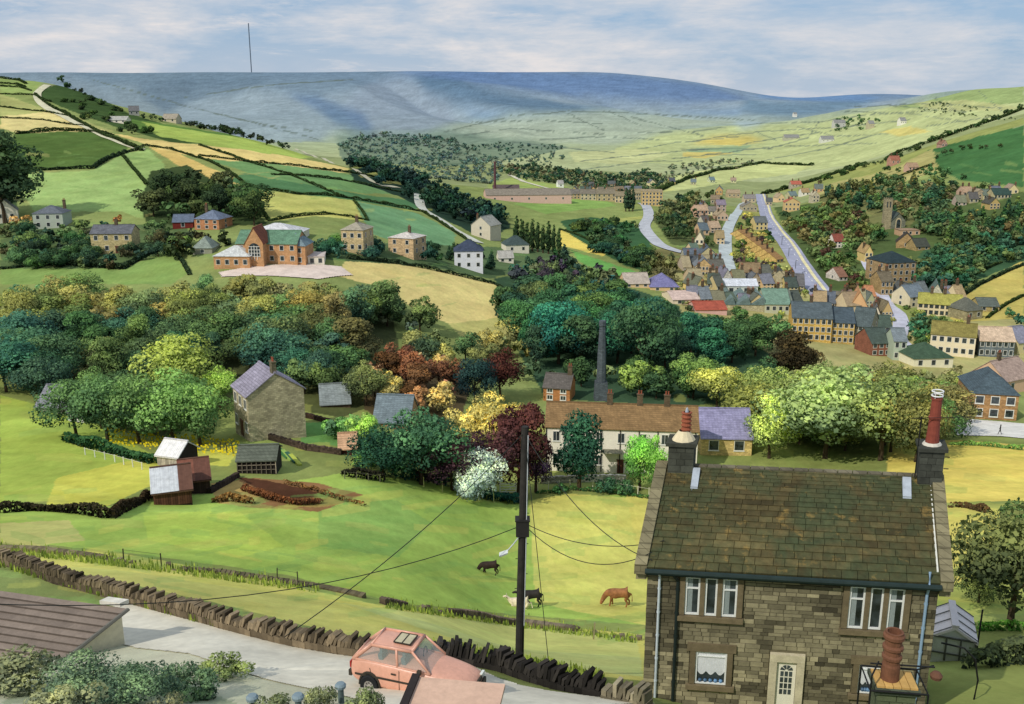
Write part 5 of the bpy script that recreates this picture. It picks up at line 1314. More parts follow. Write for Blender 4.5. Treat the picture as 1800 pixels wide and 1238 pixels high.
# foreground garage (bottom-left) with ribbed brown roof
def garage():
    # ridge runs left; roof plane seen from above
    A = at(215, 1072, 33.5)                    # right end of the ridge
    r = empty('garage', (A.x, A.y, A.z-3.6), R(-14)); tag(r, 'long garage with ribbed brown roof and pale weathered walls at bottom left', 'garage')
    Ln = 12; hd = 3.4; rh = 1.15; h = 2.45
    mb = MB(); mb.mesh([(-Ln, -hd, -2), (0, -hd, -2), (0, -.05, -2), (-Ln, -.05, -2), (-Ln, -hd, h), (0, -hd, h), (0, -.05, h+rh), (-Ln, -.05, h+rh)],
                       [(0, 1, 5, 4), (2, 3, 7, 6), (1, 2, 6, 5), (3, 0, 4, 7)])
    mb.build('wall', tint('washed_render', .9, .2, .7), r, K(214, 206, 178))
    mb = MB(); o = .35; dz = rh*o/hd; nr = 12
    for side in (-1,):
        for i in range(nr):
            a = i/nr; b = (i+1)/nr
            f = lambda u: (side*(hd+o)*(1-u), h-dz+(rh+dz)*u)
            ya, za = f(a); yb, zb = f(b); t = random.uniform(.85, 1.1)
            n = 10
            for k in range(n):
                xa = -Ln-.2+(Ln+.45)*k/n; xb = -Ln-.2+(Ln+.45)*(k+1)/n
                mb.mesh([(xa, ya, za+.14), (xb, ya, za+.14), (xb, yb, zb+.08), (xa, yb, zb+.08), (xa, ya, za+.06), (xb, ya, za+.06)], [(0, 1, 2, 3)], 0, t*random.uniform(.88, 1.1)); mb.mesh([(xa, ya, za+.14), (xb, ya, za+.14), (xa, ya-.035, za+.03), (xb, ya-.035, za+.03)], [(2, 3, 1, 0)], 0, .38)
    mb.build('roof', tint('ribbed_roof', .85, .22, 1.2), r, K(136, 122, 110))
    mb = MB()
    for side in (-1,):
        mb.tube([(.27, side*(hd+o), h-dz+.03), (.27, 0, h+rh+.06)], .075, 6)
    mb.tube([(-Ln, -hd-o-.03, h-dz+.02), (.25, -hd-o-.03, h-dz+.02)], .06, 6)
    mb.build('bargeboard', tint('pipe_paint', .5, .08, 5), r, K(110, 108, 100))
    mb = MB()
    for X in (-9.5, -7.0, -4.6): mb.box((X, -hd-.1, .9), (.22, .22, 3.1), 0, random.uniform(.8, 1.1), rot=Matrix.Rotation(.08, 3, 'Y'))
    mb.build('buttress', tint('grey_timber', .9, .3, 2), r, K(112, 104, 88))
    mb = MB(); 
    for i in range(4): mb.box((.03, -2.6+i*.62, .9), (.05, .58, 2.6), 0, random.uniform(.85, 1.1))
    mb.build('door', tint('washed_render', .9, .2, .7), r, K(206, 200, 170))
    mb = MB(); mb.box((-.5, .15, h+rh+.2), (.9, .35, .16)); mb.build('ridge_cap', fl2, r)
    for o_ in r.children:
        for v in o_.data.vertices: v.co.x += .42*v.co.y
fl2 = flat('pale_cap', K(214, 210, 196), .7); garage()
# foreground chimney (belongs to a roof just below the frame)
def front_chimney():
    T = at(1572, 1190, 19.5); r = empty('chimney_stack', (T.x, T.y, T.z-3.2), R(-8)); tag(r, 'foreground chimney stack with one fat ribbed terracotta pot and iron cradle', 'chimney')
    mb = MB(); z = 3.0
    for i in range(14):
        k = 2+i % 2
        for j in range(k): mb.box((-.42+.84*(j+.5)/k, 0, z-i*.23-.115), (.84/k-.02, .7, .21), 0, random.uniform(.75, 1.2))
    mb.box((0, 0, 1.4), (.8, .66, 3.1), 0, .6); mb.build('stack', tint('green_stone', .95, .3, 3), r, K(96, 104, 78))
    mb = MB(); mb.box((0, 0, 3.05), (.98, .86, .12)); mb.build('cap', M_STACK, r, K(84, 92, 76))
    mb = MB()
    for i in range(5): mb.box((-.36+i*.18, 0, 3.135), (.165, .7, .05), 0, random.uniform(.9, 1.1))
    mb.build('brick_bed', flat('ochre_brick', K(204, 164, 96)), r)
    mb = MB(); mb.lathe([(q*.76, z_) for q, z_ in [(.27, 0), (.265, .36), (.24, .42), (.24, .5), (.29, .54), (.29, .6), (.24, .64), (.24, .74), (.3, .78), (.3, .84), (.24, .88), (.25, 1.0), (.31, 1.05), (.31, 1.12), (.26, 1.16), (.26, 1.2), (.2, 1.2), (.2, .9)]], (-.1, 0, 3.15), 18)
    mb.build('chimney_pot', tint('clay_pot_old', .8, .3, 5), r, K(116, 78, 58))
    mb = MB(); 
    c_ = [(-.62, -.5, 3.12), (.62, -.5, 3.12), (.62, .5, 3.12), (-.62, .5, 3.12)]
    mb.tube(c_+[c_[0]], .025, 6); mb.tube([(-.62, -.5, 3.12), (-.62, -.5, 3.5), (-.4, -.1, 3.62)], .02, 6)
    for q in c_: mb.tube([q, (q[0], q[1], 1.8)], .022, 6)
    mb.tube([(-.55, 0, 3.5), (.85, 0, 3.52)], .02, 6); mb.tube([(.62, .5, 3.12), (.85, .1, 3.5)], .02, 6)
    mb.build('iron_cradle', flat('black_iron', K(30, 30, 30), .5), r)
    mb = MB(); mb.lathe([(0, -.1), (.12, -.06), (.14, .02), (.08, .1), (0, .12)], (.9, 0, 3.3), 10); mb.build('cowl', flat('rusty_iron', K(104, 72, 56)), r)
front_chimney()
# pink flat garage roof below the car
A0 = at(738, 1196, 22.5); r = empty('flat_garage', (A0.x, A0.y, A0.z-2.6), R(-8)); tag(r, 'pale pink flat-roofed garage with a black edge in front of the car', 'garage')
mb = MB(); mb.box((1.1, -1.6, 1.2), (2.1, 3.3, 2.5)); mb.build('wall', tint('washed_render', .9, .2, .7), r, K(196, 160, 140))
mb = MB(); mb.box((1.1, -1.6, 2.54), (2.3, 3.5, .12)); mb.build('roof', tint('pink_felt', .9, .14, .9), r, K(214, 178, 154))
mb = MB(); mb.box((-.14, -1.62, 2.58), (.2, 3.6, .2)); mb.build('fascia', flat('black_edge', K(50, 44, 42)), r)
# path, yard, lane
def sheet(name, pts, col, lift=.05, ymin=0, kind='structure', n=60, mat=None):
    """patch of ground following the terrain: outline in picture points, filled with a grid"""
    P_ = [hit(x, y, 0, ymin) for x, y in pts]; xs = [p.x for p in P_]; ys = [p.y for p in P_]
    mb = MB(); X0, X1, Y0, Y1 = min(xs), max(xs), min(ys), max(ys)
    def inside(x, y):
        c = False
        for i in range(len(P_)):
            a, b = P_[i], P_[(i+1) % len(P_)]
            if (a.y > y) != (b.y > y) and x < (b.x-a.x)*(y-a.y)/(b.y-a.y)+a.x: c = not c
        return c
    for i in range(n):
        for j in range(n):
            xa, xb = X0+(X1-X0)*i/n, X0+(X1-X0)*(i+1)/n; ya, yb = Y0+(Y1-Y0)*j/n, Y0+(Y1-Y0)*(j+1)/n
            if inside((xa+xb)/2, (ya+yb)/2):
                mb.face([(xa, ya, surf(xa, ya)+lift), (xb, ya, surf(xb, ya)+lift), (xb, yb, surf(xb, yb)+lift), (xa, yb, surf(xa, yb)+lift)])
    o = mb.build(name, mat or tint('pale_track', .95, .22, .35), None, col); tag(o, kind=kind); return o
def ribbon(name, pts, w, col, lift=.15, ymin=0, mat=None, wm=None, kerb=False):
    """road along picture points; width in metres"""
    P_ = [hit(x, y, 0, (ymin if not isinstance(ymin, (list, tuple)) else ymin[i])) for i, (x, y) in enumerate(pts)]
    Q = []
    for i in range(len(P_)-1):
        k = max(2, int((P_[i+1]-P_[i]).length/4))
        p0 = P_[max(i-1, 0)]; p1 = P_[i]; p2 = P_[i+1]; p3 = P_[min(i+2, len(P_)-1)]
        for j in range(k):
            t = j/k; Q.append(.5*((2*p1)+(p2-p0)*t+(2*p0-5*p1+4*p2-p3)*t*t+(3*p1-p0-3*p2+p3)*t**3))
    Q.append(P_[-1]); mb = MB(); L_ = []
    ww = w if isinstance(w, (list, tuple)) else (w, w)
    for i, q in enumerate(Q):
        d = Q[min(i+1, len(Q)-1)]-Q[max(i-1, 0)]; d.z = 0; d.normalize(); nrm = Vector((d.y, -d.x, 0)); hw = (ww[0]+(ww[1]-ww[0])*i/(len(Q)-1))/2
        a = q+nrm*hw; b = q-nrm*hw; L_.append((a, b))
    for i in range(len(L_)-1):
        a, b = L_[i]; c, d = L_[i+1]; n = 3
        for k in range(n):
            p = [a.lerp(b, k/n), a.lerp(b, (k+1)/n), c.lerp(d, (k+1)/n), c.lerp(d, k/n)]
            mb.face([(v.x, v.y, surf(v.x, v.y)+lift) for v in p])
    o = mb.build(name, mat or tint('asphalt', .9, .28, .22), None, col); tag(o, kind='structure'); return Q, L_
sheet('lane', [(200,1060),(240,1058),(300,1072),(400,1100),(500,1130),(600,1152),(740,1160),(820,1168),(880,1195),(960,1215),(1060,1228),(1150,1238),(900,1250),(700,1245),(560,1215),(450,1190),(330,1150),(240,1140),(200,1130)], K(224, 218, 198), .04, n=230)
sheet('yard', [(1675,752),(1708,738),(1760,742),(1830,748),(1830,775),(1760,768),(1680,766)], K(232, 228, 218), .12, 120, n=110)
# ================================================================ foliage
def leafmat():
    m, nt, b = nodes('foliage'); t = attr(nt, 'tone'); oc = ocolor(nt)
    v = objvec(nt)
    tt = math_(nt, 'MULTIPLY', t, mrange(nt, noise(nt, 3.2, 4, .65, v), .3, .7, .8, 1.22))
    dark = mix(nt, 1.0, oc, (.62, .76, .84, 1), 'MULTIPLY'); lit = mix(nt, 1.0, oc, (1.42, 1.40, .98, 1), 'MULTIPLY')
    c = mix(nt, mrange(nt, tt, .55, 1.3, 0, 1), dark, lit)  # shaded and sunlit leaf tints, blended by the painted tone
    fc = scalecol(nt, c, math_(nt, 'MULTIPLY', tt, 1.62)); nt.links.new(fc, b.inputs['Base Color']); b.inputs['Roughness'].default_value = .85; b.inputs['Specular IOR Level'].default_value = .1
    tr = N(nt, 'ShaderNodeBsdfTranslucent'); nt.links.new(fc, tr.inputs[0]); ms = N(nt, 'ShaderNodeMixShader'); ms.inputs[0].default_value = .38
    nt.links.new(b.outputs[0], ms.inputs[1]); nt.links.new(tr.outputs[0], ms.inputs[2])
    nt.links.new(ms.outputs[0], [n for n in nt.nodes if n.type == 'OUTPUT_MATERIAL'][0].inputs[0])
    return m
M_LEAF = leafmat(); M_BARK = tint('bark', .95, .3, 3)
def crown_arrays(rg, n, leaf, shape, clumps=14, gap=.0):
    """leaf quads in clumps; unit height crown, z from 0 to 1, returns verts (4n,3), tone (n)"""
    P_ = []; Tn = []; Nn = []
    cl = []
    for i in range(clumps):
        for _ in range(50):
            q = rg.uniform(-1, 1, 3)
            if np.linalg.norm(q) < 1: break
        if shape == 'round': c = np.array([q[0]*.36, q[1]*.36, .54+q[2]*.32]); r = rg.uniform(.13, .24)*(1.1-.45*abs(q[2]))
        elif shape == 'tall': c = np.array([q[0]*.26, q[1]*.26, .52+q[2]*.36]); r = rg.uniform(.10, .17)
        elif shape == 'poplar': z = (i+.5)/clumps; c = np.array([q[0]*.03, q[1]*.03, .12+z*.8]); r = .075*(1.1-abs(z-.35)*1.1)
        elif shape == 'conifer': z = (i+.5)/clumps; rr = .26*(1-z)+.02; a = i*2.4; c = np.array([math.cos(a)*rr*.6, math.sin(a)*rr*.6, .1+z*.85]); r = .05+.12*(1-z)
        else: c = np.array([q[0]*.62, q[1]*.5, .42+q[2]*.28]); r = rg.uniform(.18, .3)
        cl.append((c, r, rg.uniform(.72, 1.22)))
    if shape in ('round', 'bush'):                       # lopsided: squeeze and shove the clumps
        sx, sy, sk = rg.uniform(.8, 1.25), rg.uniform(.8, 1.25), rg.uniform(-.18, .18)
        cl = [(np.array([c[0][0]*sx+sk*(c[0][2]-.4), c[0][1]*sy, c[0][2]*rg.uniform(.93, 1.07)]), c[1]*rg.uniform(.75, 1.2), c[2]) for c in cl]
    w = np.array([c[1]**2 for c in cl]); w /= w.sum()
    ci = rg.choice(len(cl), n, p=w)
    C = np.array([c[0] for c in cl])[ci]; Rr = np.array([c[1] for c in cl])[ci]; Tc = np.array([c[2] for c in cl])[ci]
    d = rg.normal(size=(n, 3)); d[:, 2] += .25; d /= np.linalg.norm(d, axis=1)[:, None]
    rad = Rr*(.72+.38*rg.random(n)); p = C+d*rad[:, None]*np.array([1, 1, .82])
    if gap: 
        keep = rg.random(n) > gap; p = p[keep]; d = d[keep]; Tc = Tc[keep]; n = len(p)
    p[:, 2] = np.maximum(p[:, 2], .015)
    nn = d+rg.normal(size=(n, 3))*.5; nn /= np.linalg.norm(nn, axis=1)[:, None]
    u = np.cross(nn, rg.normal(size=(n, 3))); u /= np.linalg.norm(u, axis=1)[:, None]; v = np.cross(nn, u)
    s = leaf*(.45+1.3*rg.random(n)**2)[:, None]
    q = np.stack([p-u*s-v*s*.6, p+u*s-v*s*.6, p+u*s*.7+v*s*.8, p-u*s*.7+v*s*.8], 1).reshape(-1, 3)
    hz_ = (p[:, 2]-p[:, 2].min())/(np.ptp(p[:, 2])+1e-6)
    tone = Tc*(.74+.38*hz_)*(.88+.24*rg.random(n))*np.where(d[:, 2] < -.1, .7, 1.0)  # shading painted in tone: crown tops paler, clump undersides darker
    cen = np.array([0, 0, .35]); nr = d*.75+(p-cen)*1.1+np.array([0, 0, .25]); nr /= np.linalg.norm(nr, axis=1)[:, None]
    NRM.append(nr); return q, tone
NRM = []
def mesh_from(name, q, tone, mats, nrm=None):
    n = len(q)//4; me = bpy.data.meshes.new(name)
    vs = q; faces_i = np.arange(4*n, dtype=np.int32); tot = 4*n
    me.vertices.add(len(vs)); me.vertices.foreach_set('co', vs.astype(np.float32).ravel())
    me.loops.add(tot); me.loops.foreach_set('vertex_index', faces_i)
    me.polygons.add(n); me.polygons.foreach_set('loop_start', np.arange(0, tot, 4, dtype=np.int32))
    me.update(calc_edges=True)
    a = me.attributes.new('tone', 'FLOAT', 'FACE'); a.data.foreach_set('value', tone.astype(np.float32))
    for m_ in mats: me.materials.append(m_)
    if nrm is not None:
        me.polygons.foreach_set('use_smooth', np.ones(n, bool)); me.normals_split_custom_set_from_vertices(np.repeat(nrm, 4, 0).astype(np.float32))
    return me
rgT = np.random.default_rng(11)
LOD = {0: (7500, .0125, 26), 1: (2600, .022, 16), 2: (420, .055, 9)}
CR = {}
for shp, nv in (('round', 8), ('tall', 3), ('poplar', 2), ('conifer', 2), ('bush', 4)):
    for lod, (n, leaf, cl) in LOD.items():
        L_ = []
        for i in range(nv):
            k = .45 if shp == 'poplar' else 1
            q, t = crown_arrays(rgT, int(n*k), leaf*(.8 if shp == 'poplar' else 1)*(1.3 if shp == 'bush' else 1), shp, cl)
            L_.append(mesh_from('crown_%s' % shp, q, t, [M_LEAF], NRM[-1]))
        CR[shp, lod] = L_
def trunk_mesh(seed, shp):
    rs = random.Random(seed); mb = MB(); tp = .5 if shp != 'poplar' else .3
    lean = rs.uniform(-.03, .03)
    mb.tube([(0, 0, -.04), (lean*.3, 0, .12), (lean, .01, .3), (lean*1.3, 0, tp+.1)], [.03, .023, .018, .008], 7)
    if shp in ('round', 'tall'):
        for k in range(6):
            a = k*1.05+rs.uniform(-.3, .3); z = rs.uniform(.2, .4); ln = rs.uniform(.16, .28)
            mb.tube([(lean, 0, z), (lean+math.cos(a)*ln*.5, math.sin(a)*ln*.5, z+ln*.55), (lean+math.cos(a)*ln, math.sin(a)*ln, z+ln*1.1)], [.012, .008, .003], 5)
    return mb.data('trunk_'+shp, M_BARK)
TR = {s: [trunk_mesh(i, s) for i in range(3)] for s in ('round', 'tall', 'poplar', 'conifer', 'bush')}
KINDN = {'round': ('broadleaf_tree', 'tree'), 'tall': ('broadleaf_tree', 'tree'), 'poplar': ('poplar_tree', 'tree'), 'conifer': ('conifer_tree', 'tree'), 'bush': ('bush', 'bush')}
PEND = []
def want(px, py, hpx, col, shp='round', label=None, group=None, wid=1.0, ymin=0, name=None, cat=None, force=False):
    """note down a tree; base at a picture point, height in picture pixels"""
    p = hit(px, py, 0, ymin); s = ppm(p); h = hpx/s
    if not force:
        wpx = hpx*(.42 if shp in ('round', 'bush') else .3)*wid
        for x0, x1, y0, y1, Y in BOXES:
            if p.y < Y+3:                    # in front of it
                ox = min(px+wpx, x1)-max(px-wpx, x0); oy = min(py, y1)-max(py-hpx*.95, y0)
                if ox > 0 and oy > 0 and ox*oy > .10*(x1-x0)*(y1-y0): return None
        for x, y, r_ in CLEAR:
            if math.hypot(p.x-x, p.y-y) < r_+h*.2: return None
        for x, y, r_, Y in ROADPTS:
            if p.y < Y+2 and abs(px-x) < wpx*.8+r_ and py-hpx*.9 < y < py+2: return None
            if p.y >= Y+2 and math.hypot(px-x, py-y) < wpx*.5: return None
    PEND.append(dict(p=p, h=h, hpx=hpx, col=col, shp=shp, label=label, group=group, wid=wid, px=px, py=py, name=name, cat=cat)); return PEND[-1]
ROADPTS = []
ORD = ['leftmost', 'second', 'third', 'fourth', 'fifth', 'sixth', 'seventh', 'eighth', 'ninth', 'tenth']
def colname(c):
    r, g, b = [x for x in c]
    m_ = max(r, g, b)
    if r > .55 and g > .55 and b > .5: return 'white'
    if r > g*1.15: return 'dark red-brown' if m_ < .12 else ('russet' if g < r*.62 else 'tan')
    if b > g*.95 and b > r: return 'blue-green' if m_ > .1 else 'dark blue-green'
    if b > g*.62: return 'teal' if r < g*.5 else ('grey-green' if m_ > .1 else 'dark grey-green')
    if r > g*.9: return 'golden' if m_ > .35 else 'olive'
    if m_ < .09: return 'dark green'
    return 'yellow-green' if m_ > .3 and r > g*.62 else ('light green' if m_ > .25 else 'mid green')
def cluster(where, poly_, n, hpx, cols, shp='round', group=None, mind=.45, seed=1, ymin=0, wid=1.0, sizef=None):
    rs = random.Random(seed); xs = [p[0] for p in poly_]; ys = [p[1] for p in poly_]; got = []; tries = 0
    def ins(x, y):
        c = False
        for i in range(len(poly_)):
            (ax, ay), (bx, by) = poly_[i], poly_[(i+1) % len(poly_)]
            if (ay > y) != (by > y) and x < (bx-ax)*(y-ay)/(by-ay)+ax: c = not c
        return c
    while len(got) < n and tries < n*60:
        tries += 1; x = rs.uniform(min(xs), max(xs)); y = rs.uniform(min(ys), max(ys))
        if not ins(x, y): continue
        f = (y-min(ys))/(max(ys)-min(ys)+1e-6); hh = (hpx[0]+(hpx[1]-hpx[0])*f)*rs.uniform(.78, 1.2)
        if any(abs(x-a) < hh*mind and abs(y-b)*2.2 < hh*mind for a, b in got): continue
        cc = rs.choice(cols(x, y) if callable(cols) else cols)
        cc = tuple(max(0, v+rs.uniform(-8, 8)) for v in cc)
        s_ = rs.choice(shp) if isinstance(shp, (list, tuple)) else shp
        if want(x, y, hh, K(*cc), s_, ('@', where), group or where, wid=rs.uniform(.85, 1.2)*wid, ymin=ymin): got.append((x, y))
def along(where, pts, n, hpx, cols, shp='round', seed=2, ymin=0, jit=3, group=None, wid=1.0):
    rs = random.Random(seed); L_ = [math.dist(pts[i], pts[i+1]) for i in range(len(pts)-1)]; T_ = sum(L_)
    for k in range(n):
        s = (k+rs.uniform(.1, .9))/n*T_; i = 0
        while i < len(L_)-1 and s > L_[i]: s -= L_[i]; i += 1
        f = s/L_[i]; x = pts[i][0]+(pts[i+1][0]-pts[i][0])*f+rs.uniform(-jit, jit); y = pts[i][1]+(pts[i+1][1]-pts[i][1])*f+rs.uniform(-jit, jit)*.5
        cc = tuple(max(0, v+rs.uniform(-7, 7)) for v in rs.choice(cols))
        s_ = rs.choice(shp) if isinstance(shp, (list, tuple)) else shp
        want(x, y, rs.uniform(*hpx), K(*cc), s_, ('@', where), group or where, ymin=ymin, wid=rs.uniform(.85, 1.2)*wid)
# roads first, so that trees keep off them
def road(pts, w, label, col, ymin=0, mat=None, lift=.35, name='road'):
    Q, L_ = ribbon(name, pts, w, col, lift, ymin, mat)
    for q in Q[::2]:
        a = proj(q); ROADPTS.append((a[0], a[1], (w if not isinstance(w, tuple) else w[0])*ppm(q)/2, q.y))
    return Q, L_
ASP = K(162, 164, 182)
q1, l1 = road([(1336,342),(1350,385),(1392,442),(1432,502),(1476,560)], (8.5, 8.5), None, ASP, ymin=300, name='main_road')
ribbon('road_verge', [(1341,342),(1358,385),(1401,442),(1442,502),(1487,560)], 1.3, K(228,218,170), .5, 300)
mb = MB()
for i in range(6, len(q1)-1, 3):
    a, b = q1[i], q1[min(i+1, len(q1)-1)]; d = (b-a).normalized(); n_ = Vector((d.y, -d.x, 0))*.18
    mb.face([(v.x, v.y, surf(v.x, v.y)+.52) for v in (a-n_, a+n_, b+n_, b-n_)])
o = mb.build('road_marking', flat('marking_white', K(232, 232, 232)), None); tag(o, kind='structure')
road([(1314,352),(1296,375),(1279,405),(1275,440),(1281,478)], (5, 6), None, K(190,198,196), ymin=300, name='side_road')
road([(1128,358),(1140,375),(1133,400),(1152,425),(1176,438),(1204,446)], (6, 6), None, K(186,188,192), ymin=300, name='winding_road')
road([(1204,446),(1240,447),(1268,450)], 5, None, K(140,150,158), ymin=300, name='cross_road')
road([(1518,452),(1530,475),(1546,500),(1550,520),(1562,540),(1578,552),(1584,575),(1578,596),(1592,612)], (4, 5), None, K(196,196,208), name='village_lane')
road([(736,342),(741,366),(770,385),(805,408),(842,428)], 5, None, K(206,206,190), ymin=300, name='hill_road')
road([(895,308),(935,324),(990,336),(1040,342)], (4, 6), None, K(214,208,184), ymin=500, name='valley_lane')
road([(84,150),(66,164),(74,184),(110,204),(160,228),(210,250),(248,264)], 5, None, K(206,202,170), ymin=300, name='ridge_road')
road([(520,262),(580,285),(640,310),(700,330)], 4, None, K(196,190,160), ymin=450, name='farm_track')
sheet('school_yard', [(385,480),(440,470),(540,466),(600,470),(620,485),(560,492),(470,486),(390,488)], K(222,204,190), .25, 200)

# ---------------------------------------------------------------- single trees worth naming
OLV = (124, 122, 66); OLB = (140, 124, 76); MID = (92, 122, 66); DRK = (54, 84, 58); TEAL = (46, 100, 84); LGT = (140, 168, 84); YEL = (186, 186, 96); BRN = (120, 96, 66)
W = want
W(338, 715, 140, K(160, 172, 78), 'round', 'bright yellow-green maple beside the stone farmhouse roof', wid=1.0, force=True)
for x, y, h, c, l in [(135, 770, 120, (92,128,80), 'green tree at the left end of the orchard row behind the meadow'), (190, 778, 128, (88,126,84), 'second green tree of the orchard row behind the meadow'),
    (245, 780, 132, (104,138,84), 'third green tree of the orchard row, above the black shed'), (305, 782, 140, (112,152,86), 'fourth orchard tree, with yellow daffodils below'), (352, 785, 130, (118,156,88), 'lively green orchard tree nearest the farmhouse'), (388, 722, 84, (150,180,84), 'feathery light green tree touching the farmhouse roof')]:
    W(x, y, h, K(*c), 'round', l, force=True, wid=1.05)
W(870, 795, 112, K(214, 192, 104), 'round', 'yellow-cream bushy tree above the purple beeches', force=True, wid=1.2)
W(838, 795, 98, K(206, 186, 110), 'round', 'smaller yellow-cream tree left of the bushy yellow one', force=True)
W(795, 862, 120, K(84, 52, 72), 'round', 'low purple beech left of the white blossom', force=True)
W(862, 866, 124, K(92, 54, 66), 'round', 'middle purple beech behind the white blossom', force=True)
W(912, 868, 185, K(98, 52, 58), 'tall', 'tallest copper-purple beech behind the utility pole', force=True, wid=.9)
W(942, 866, 110, K(82, 56, 96), 'round', 'violet beech just right of the utility pole top', force=True, wid=.5)
W(842, 878, 104, K(226, 232, 236), 'round', 'white-blossomed cherry tree below the purple beeches', force=True, wid=1.0)
W(818, 878, 60, K(216, 226, 232), 'bush', 'low white-blossomed bush left of the cherry tree', force=True, wid=.7)
W(740, 852, 150, K(74, 122, 92), 'round', 'big blue-green tree left of the purple beeches', force=True, wid=1.1)
W(672, 836, 98, K(38, 84, 68), 'round', 'dark round yew beside the pink-roofed hut', force=True, wid=1.2)
W(640, 790, 74, K(150, 186, 88), 'round', 'light lime-green tree left of the slate roof in the gardens', force=True)
W(612, 770, 50, K(120, 176, 96), 'bush', 'small bright bush on the lawn right of the farmhouse', force=True)
W(1018, 862, 156, K(42, 92, 78), 'tall', 'dark teal tree on a bare trunk in front of the white terrace', force=True, wid=1.0)
W(1124, 862, 112, K(118, 182, 78), 'round', 'bright green young tree in front of the brown terrace roof', force=True, wid=.75)
W(1146, 864, 108, K(136, 190, 80), 'round', 'lime-green tree at the right end of the terrace garden', force=True, wid=.6)
W(1066, 866, 34, K(60, 106, 84), 'bush', 'dark green garden bush under the terrace windows', force=True)
W(1096, 868, 30, K(66, 110, 78), 'bush', 'rounded bush between the terrace and the paddock fence', force=True)
W(985, 868, 20, K(70, 124, 80), 'bush', 'low garden bush beside the terrace left end', force=True)
W(880, 700, 92, K(80, 40, 42), 'round', 'dark red beech at the bottom of the hay field', force=True, wid=1.1)
W(836, 712, 92, K(34, 64, 72), 'round', 'navy-dark tree left of the dark red beech', force=True)
W(1386, 668, 96, K(70, 58, 40), 'tall', 'dark brown leafless-looking tree below the ochre mill', force=True, wid=1.2)
W(1418, 668, 70, K(126, 106, 70), 'round', 'mid-brown tree right of the dark brown tree', force=True, wid=.9)
W(1140, 668, 150, K(66, 104, 76), 'round', 'huge dark green dome of a tree right of the mill chimney', force=True, wid=.95)
W(982, 640, 118, K(36, 128, 116), 'round', 'vivid turquoise-green tree left of the mill chimney', force=True)
W(1260, 716, 82, K(176, 176, 92), 'round', 'yellow-green bush behind the lilac-roofed cottage', force=True, wid=1.3)
W(1218, 700, 84, K(110, 140, 76), 'round', 'olive tree behind the terrace chimneys, right', force=True)
W(208, 398, 24, K(206, 140, 60), 'round', 'little orange tree above the cream stone house', force=True)
W(38, 402, 32, K(210, 164, 84), 'round', 'orange-yellow shrub left of the grey villa', force=True)
W(182, 470, 26, K(80, 110, 76), 'round', 'small round lollipop tree before the cream stone house', force=True)
W(10, 392, 170, K(70, 96, 66), 'tall', 'very tall dark green tree at the left edge above the white cottage', force=True, wid=1.2)
W(1450, 806, 176, K(146, 166, 112), 'round', 'big pale blue-green dome tree right behind the stone-slate roof', force=True, wid=1.35, ymin=100)
W(1352, 806, 118, K(190, 204, 108), 'round', 'yellow-leaved tree beside the lilac cottage roof', force=True, wid=.8, ymin=100)
W(1548, 810, 170, K(136, 150, 88), 'round', 'tall green tree right of the pale dome tree', force=True, wid=1.0, ymin=100)
W(1415, 740, 96, K(156, 172, 88), 'round', 'sunny lime tree above the pale dome tree', force=True, wid=1.2)
W(1610, 812, 150, K(132, 128, 70), 'round', 'brownish-green tree just left of the tall red chimney pot', force=True, wid=.9, ymin=100)
# poplars
for i in range(9):
    W(908+i*9.3, 437+i*1.6, 62-(i % 3)*4, K(58, 84, 50), 'poplar', '%s of nine dark poplars in a row, counted from the left' % ['first', 'second', 'third', 'fourth', 'fifth', 'sixth', 'seventh', 'eighth', 'last'][i], 'row of tall dark poplars', wid=1.0, ymin=200, force=True)
for i in range(3):
    W(1100+i*6, 372, 46, K(64, 92, 70), 'poplar', '%s of three poplars before the tall buff mill' % ['left', 'middle', 'right'][i], 'three poplars by the mill', wid=1.2, ymin=300, force=True)
for i in range(6):
    W(1620+i*11, 404+(i % 2)*4, 36, K(62, 108, 76), ('poplar', 'conifer')[i % 2], '%s slender tree in the clump right of the church' % ['first', 'second', 'third', 'fourth', 'fifth', 'last'][i], 'slender trees right of the church', wid=1.6, force=True)
# right foreground bush mass
W(1775, 1105, 255, K(96, 104, 66), 'round', 'large dark olive bush at the right edge beside the stone house', force=True, wid=1.0)
W(1812, 1010, 165, K(84, 112, 70), 'round', 'dark green bush at the right edge behind the olive one', force=True)
W(1720, 1060, 90, K(118, 128, 74), 'bush', 'low spreading olive shrub on the yellow meadow, right', force=True, wid=.7)
# bottom-left shrubs, the pale leaf colours taking in the glare over that corner
for x, y, h, w, c, l in [(30, 1215, 74, 1.3, (132,136,108), 'grey-green shrub under the long garage, far left'), (170, 1225, 84, 1.3, (112,136,112), 'dark sage shrub in front of the garage door'), (235, 1240, 80, 1.3, (104,132,108), 'dense dark shrub right of the sage one'),
    (120, 1262, 70, 1.3, (146,148,120), 'pale washed-out shrub at the bottom left corner'), (310, 1215, 60, 1.1, (116,142,112), 'round green shrub beside the lane, bottom left'), (352, 1226, 56, 1.0, (106,136,106), 'darker green shrub right of the round one'),
    (395, 1190, 46, 1.2, (134,148,92), 'low flat yellow-green shrub on the lane edge'), (300, 1275, 60, 1.1, (140,138,108), 'washed-out undergrowth at the bottom edge, left of the posts'), (480, 1262, 50, 1.0, (128,136,100), 'low scrub around the first blue post'),
    (560, 1250, 52, .9, (146,150,112), 'pale green scrub between the blue posts'), (640, 1262, 60, .9, (120,132,96), 'green scrub under the parked car')]:
    W(x, y, h, K(*c), 'bush', l, force=True, wid=w)
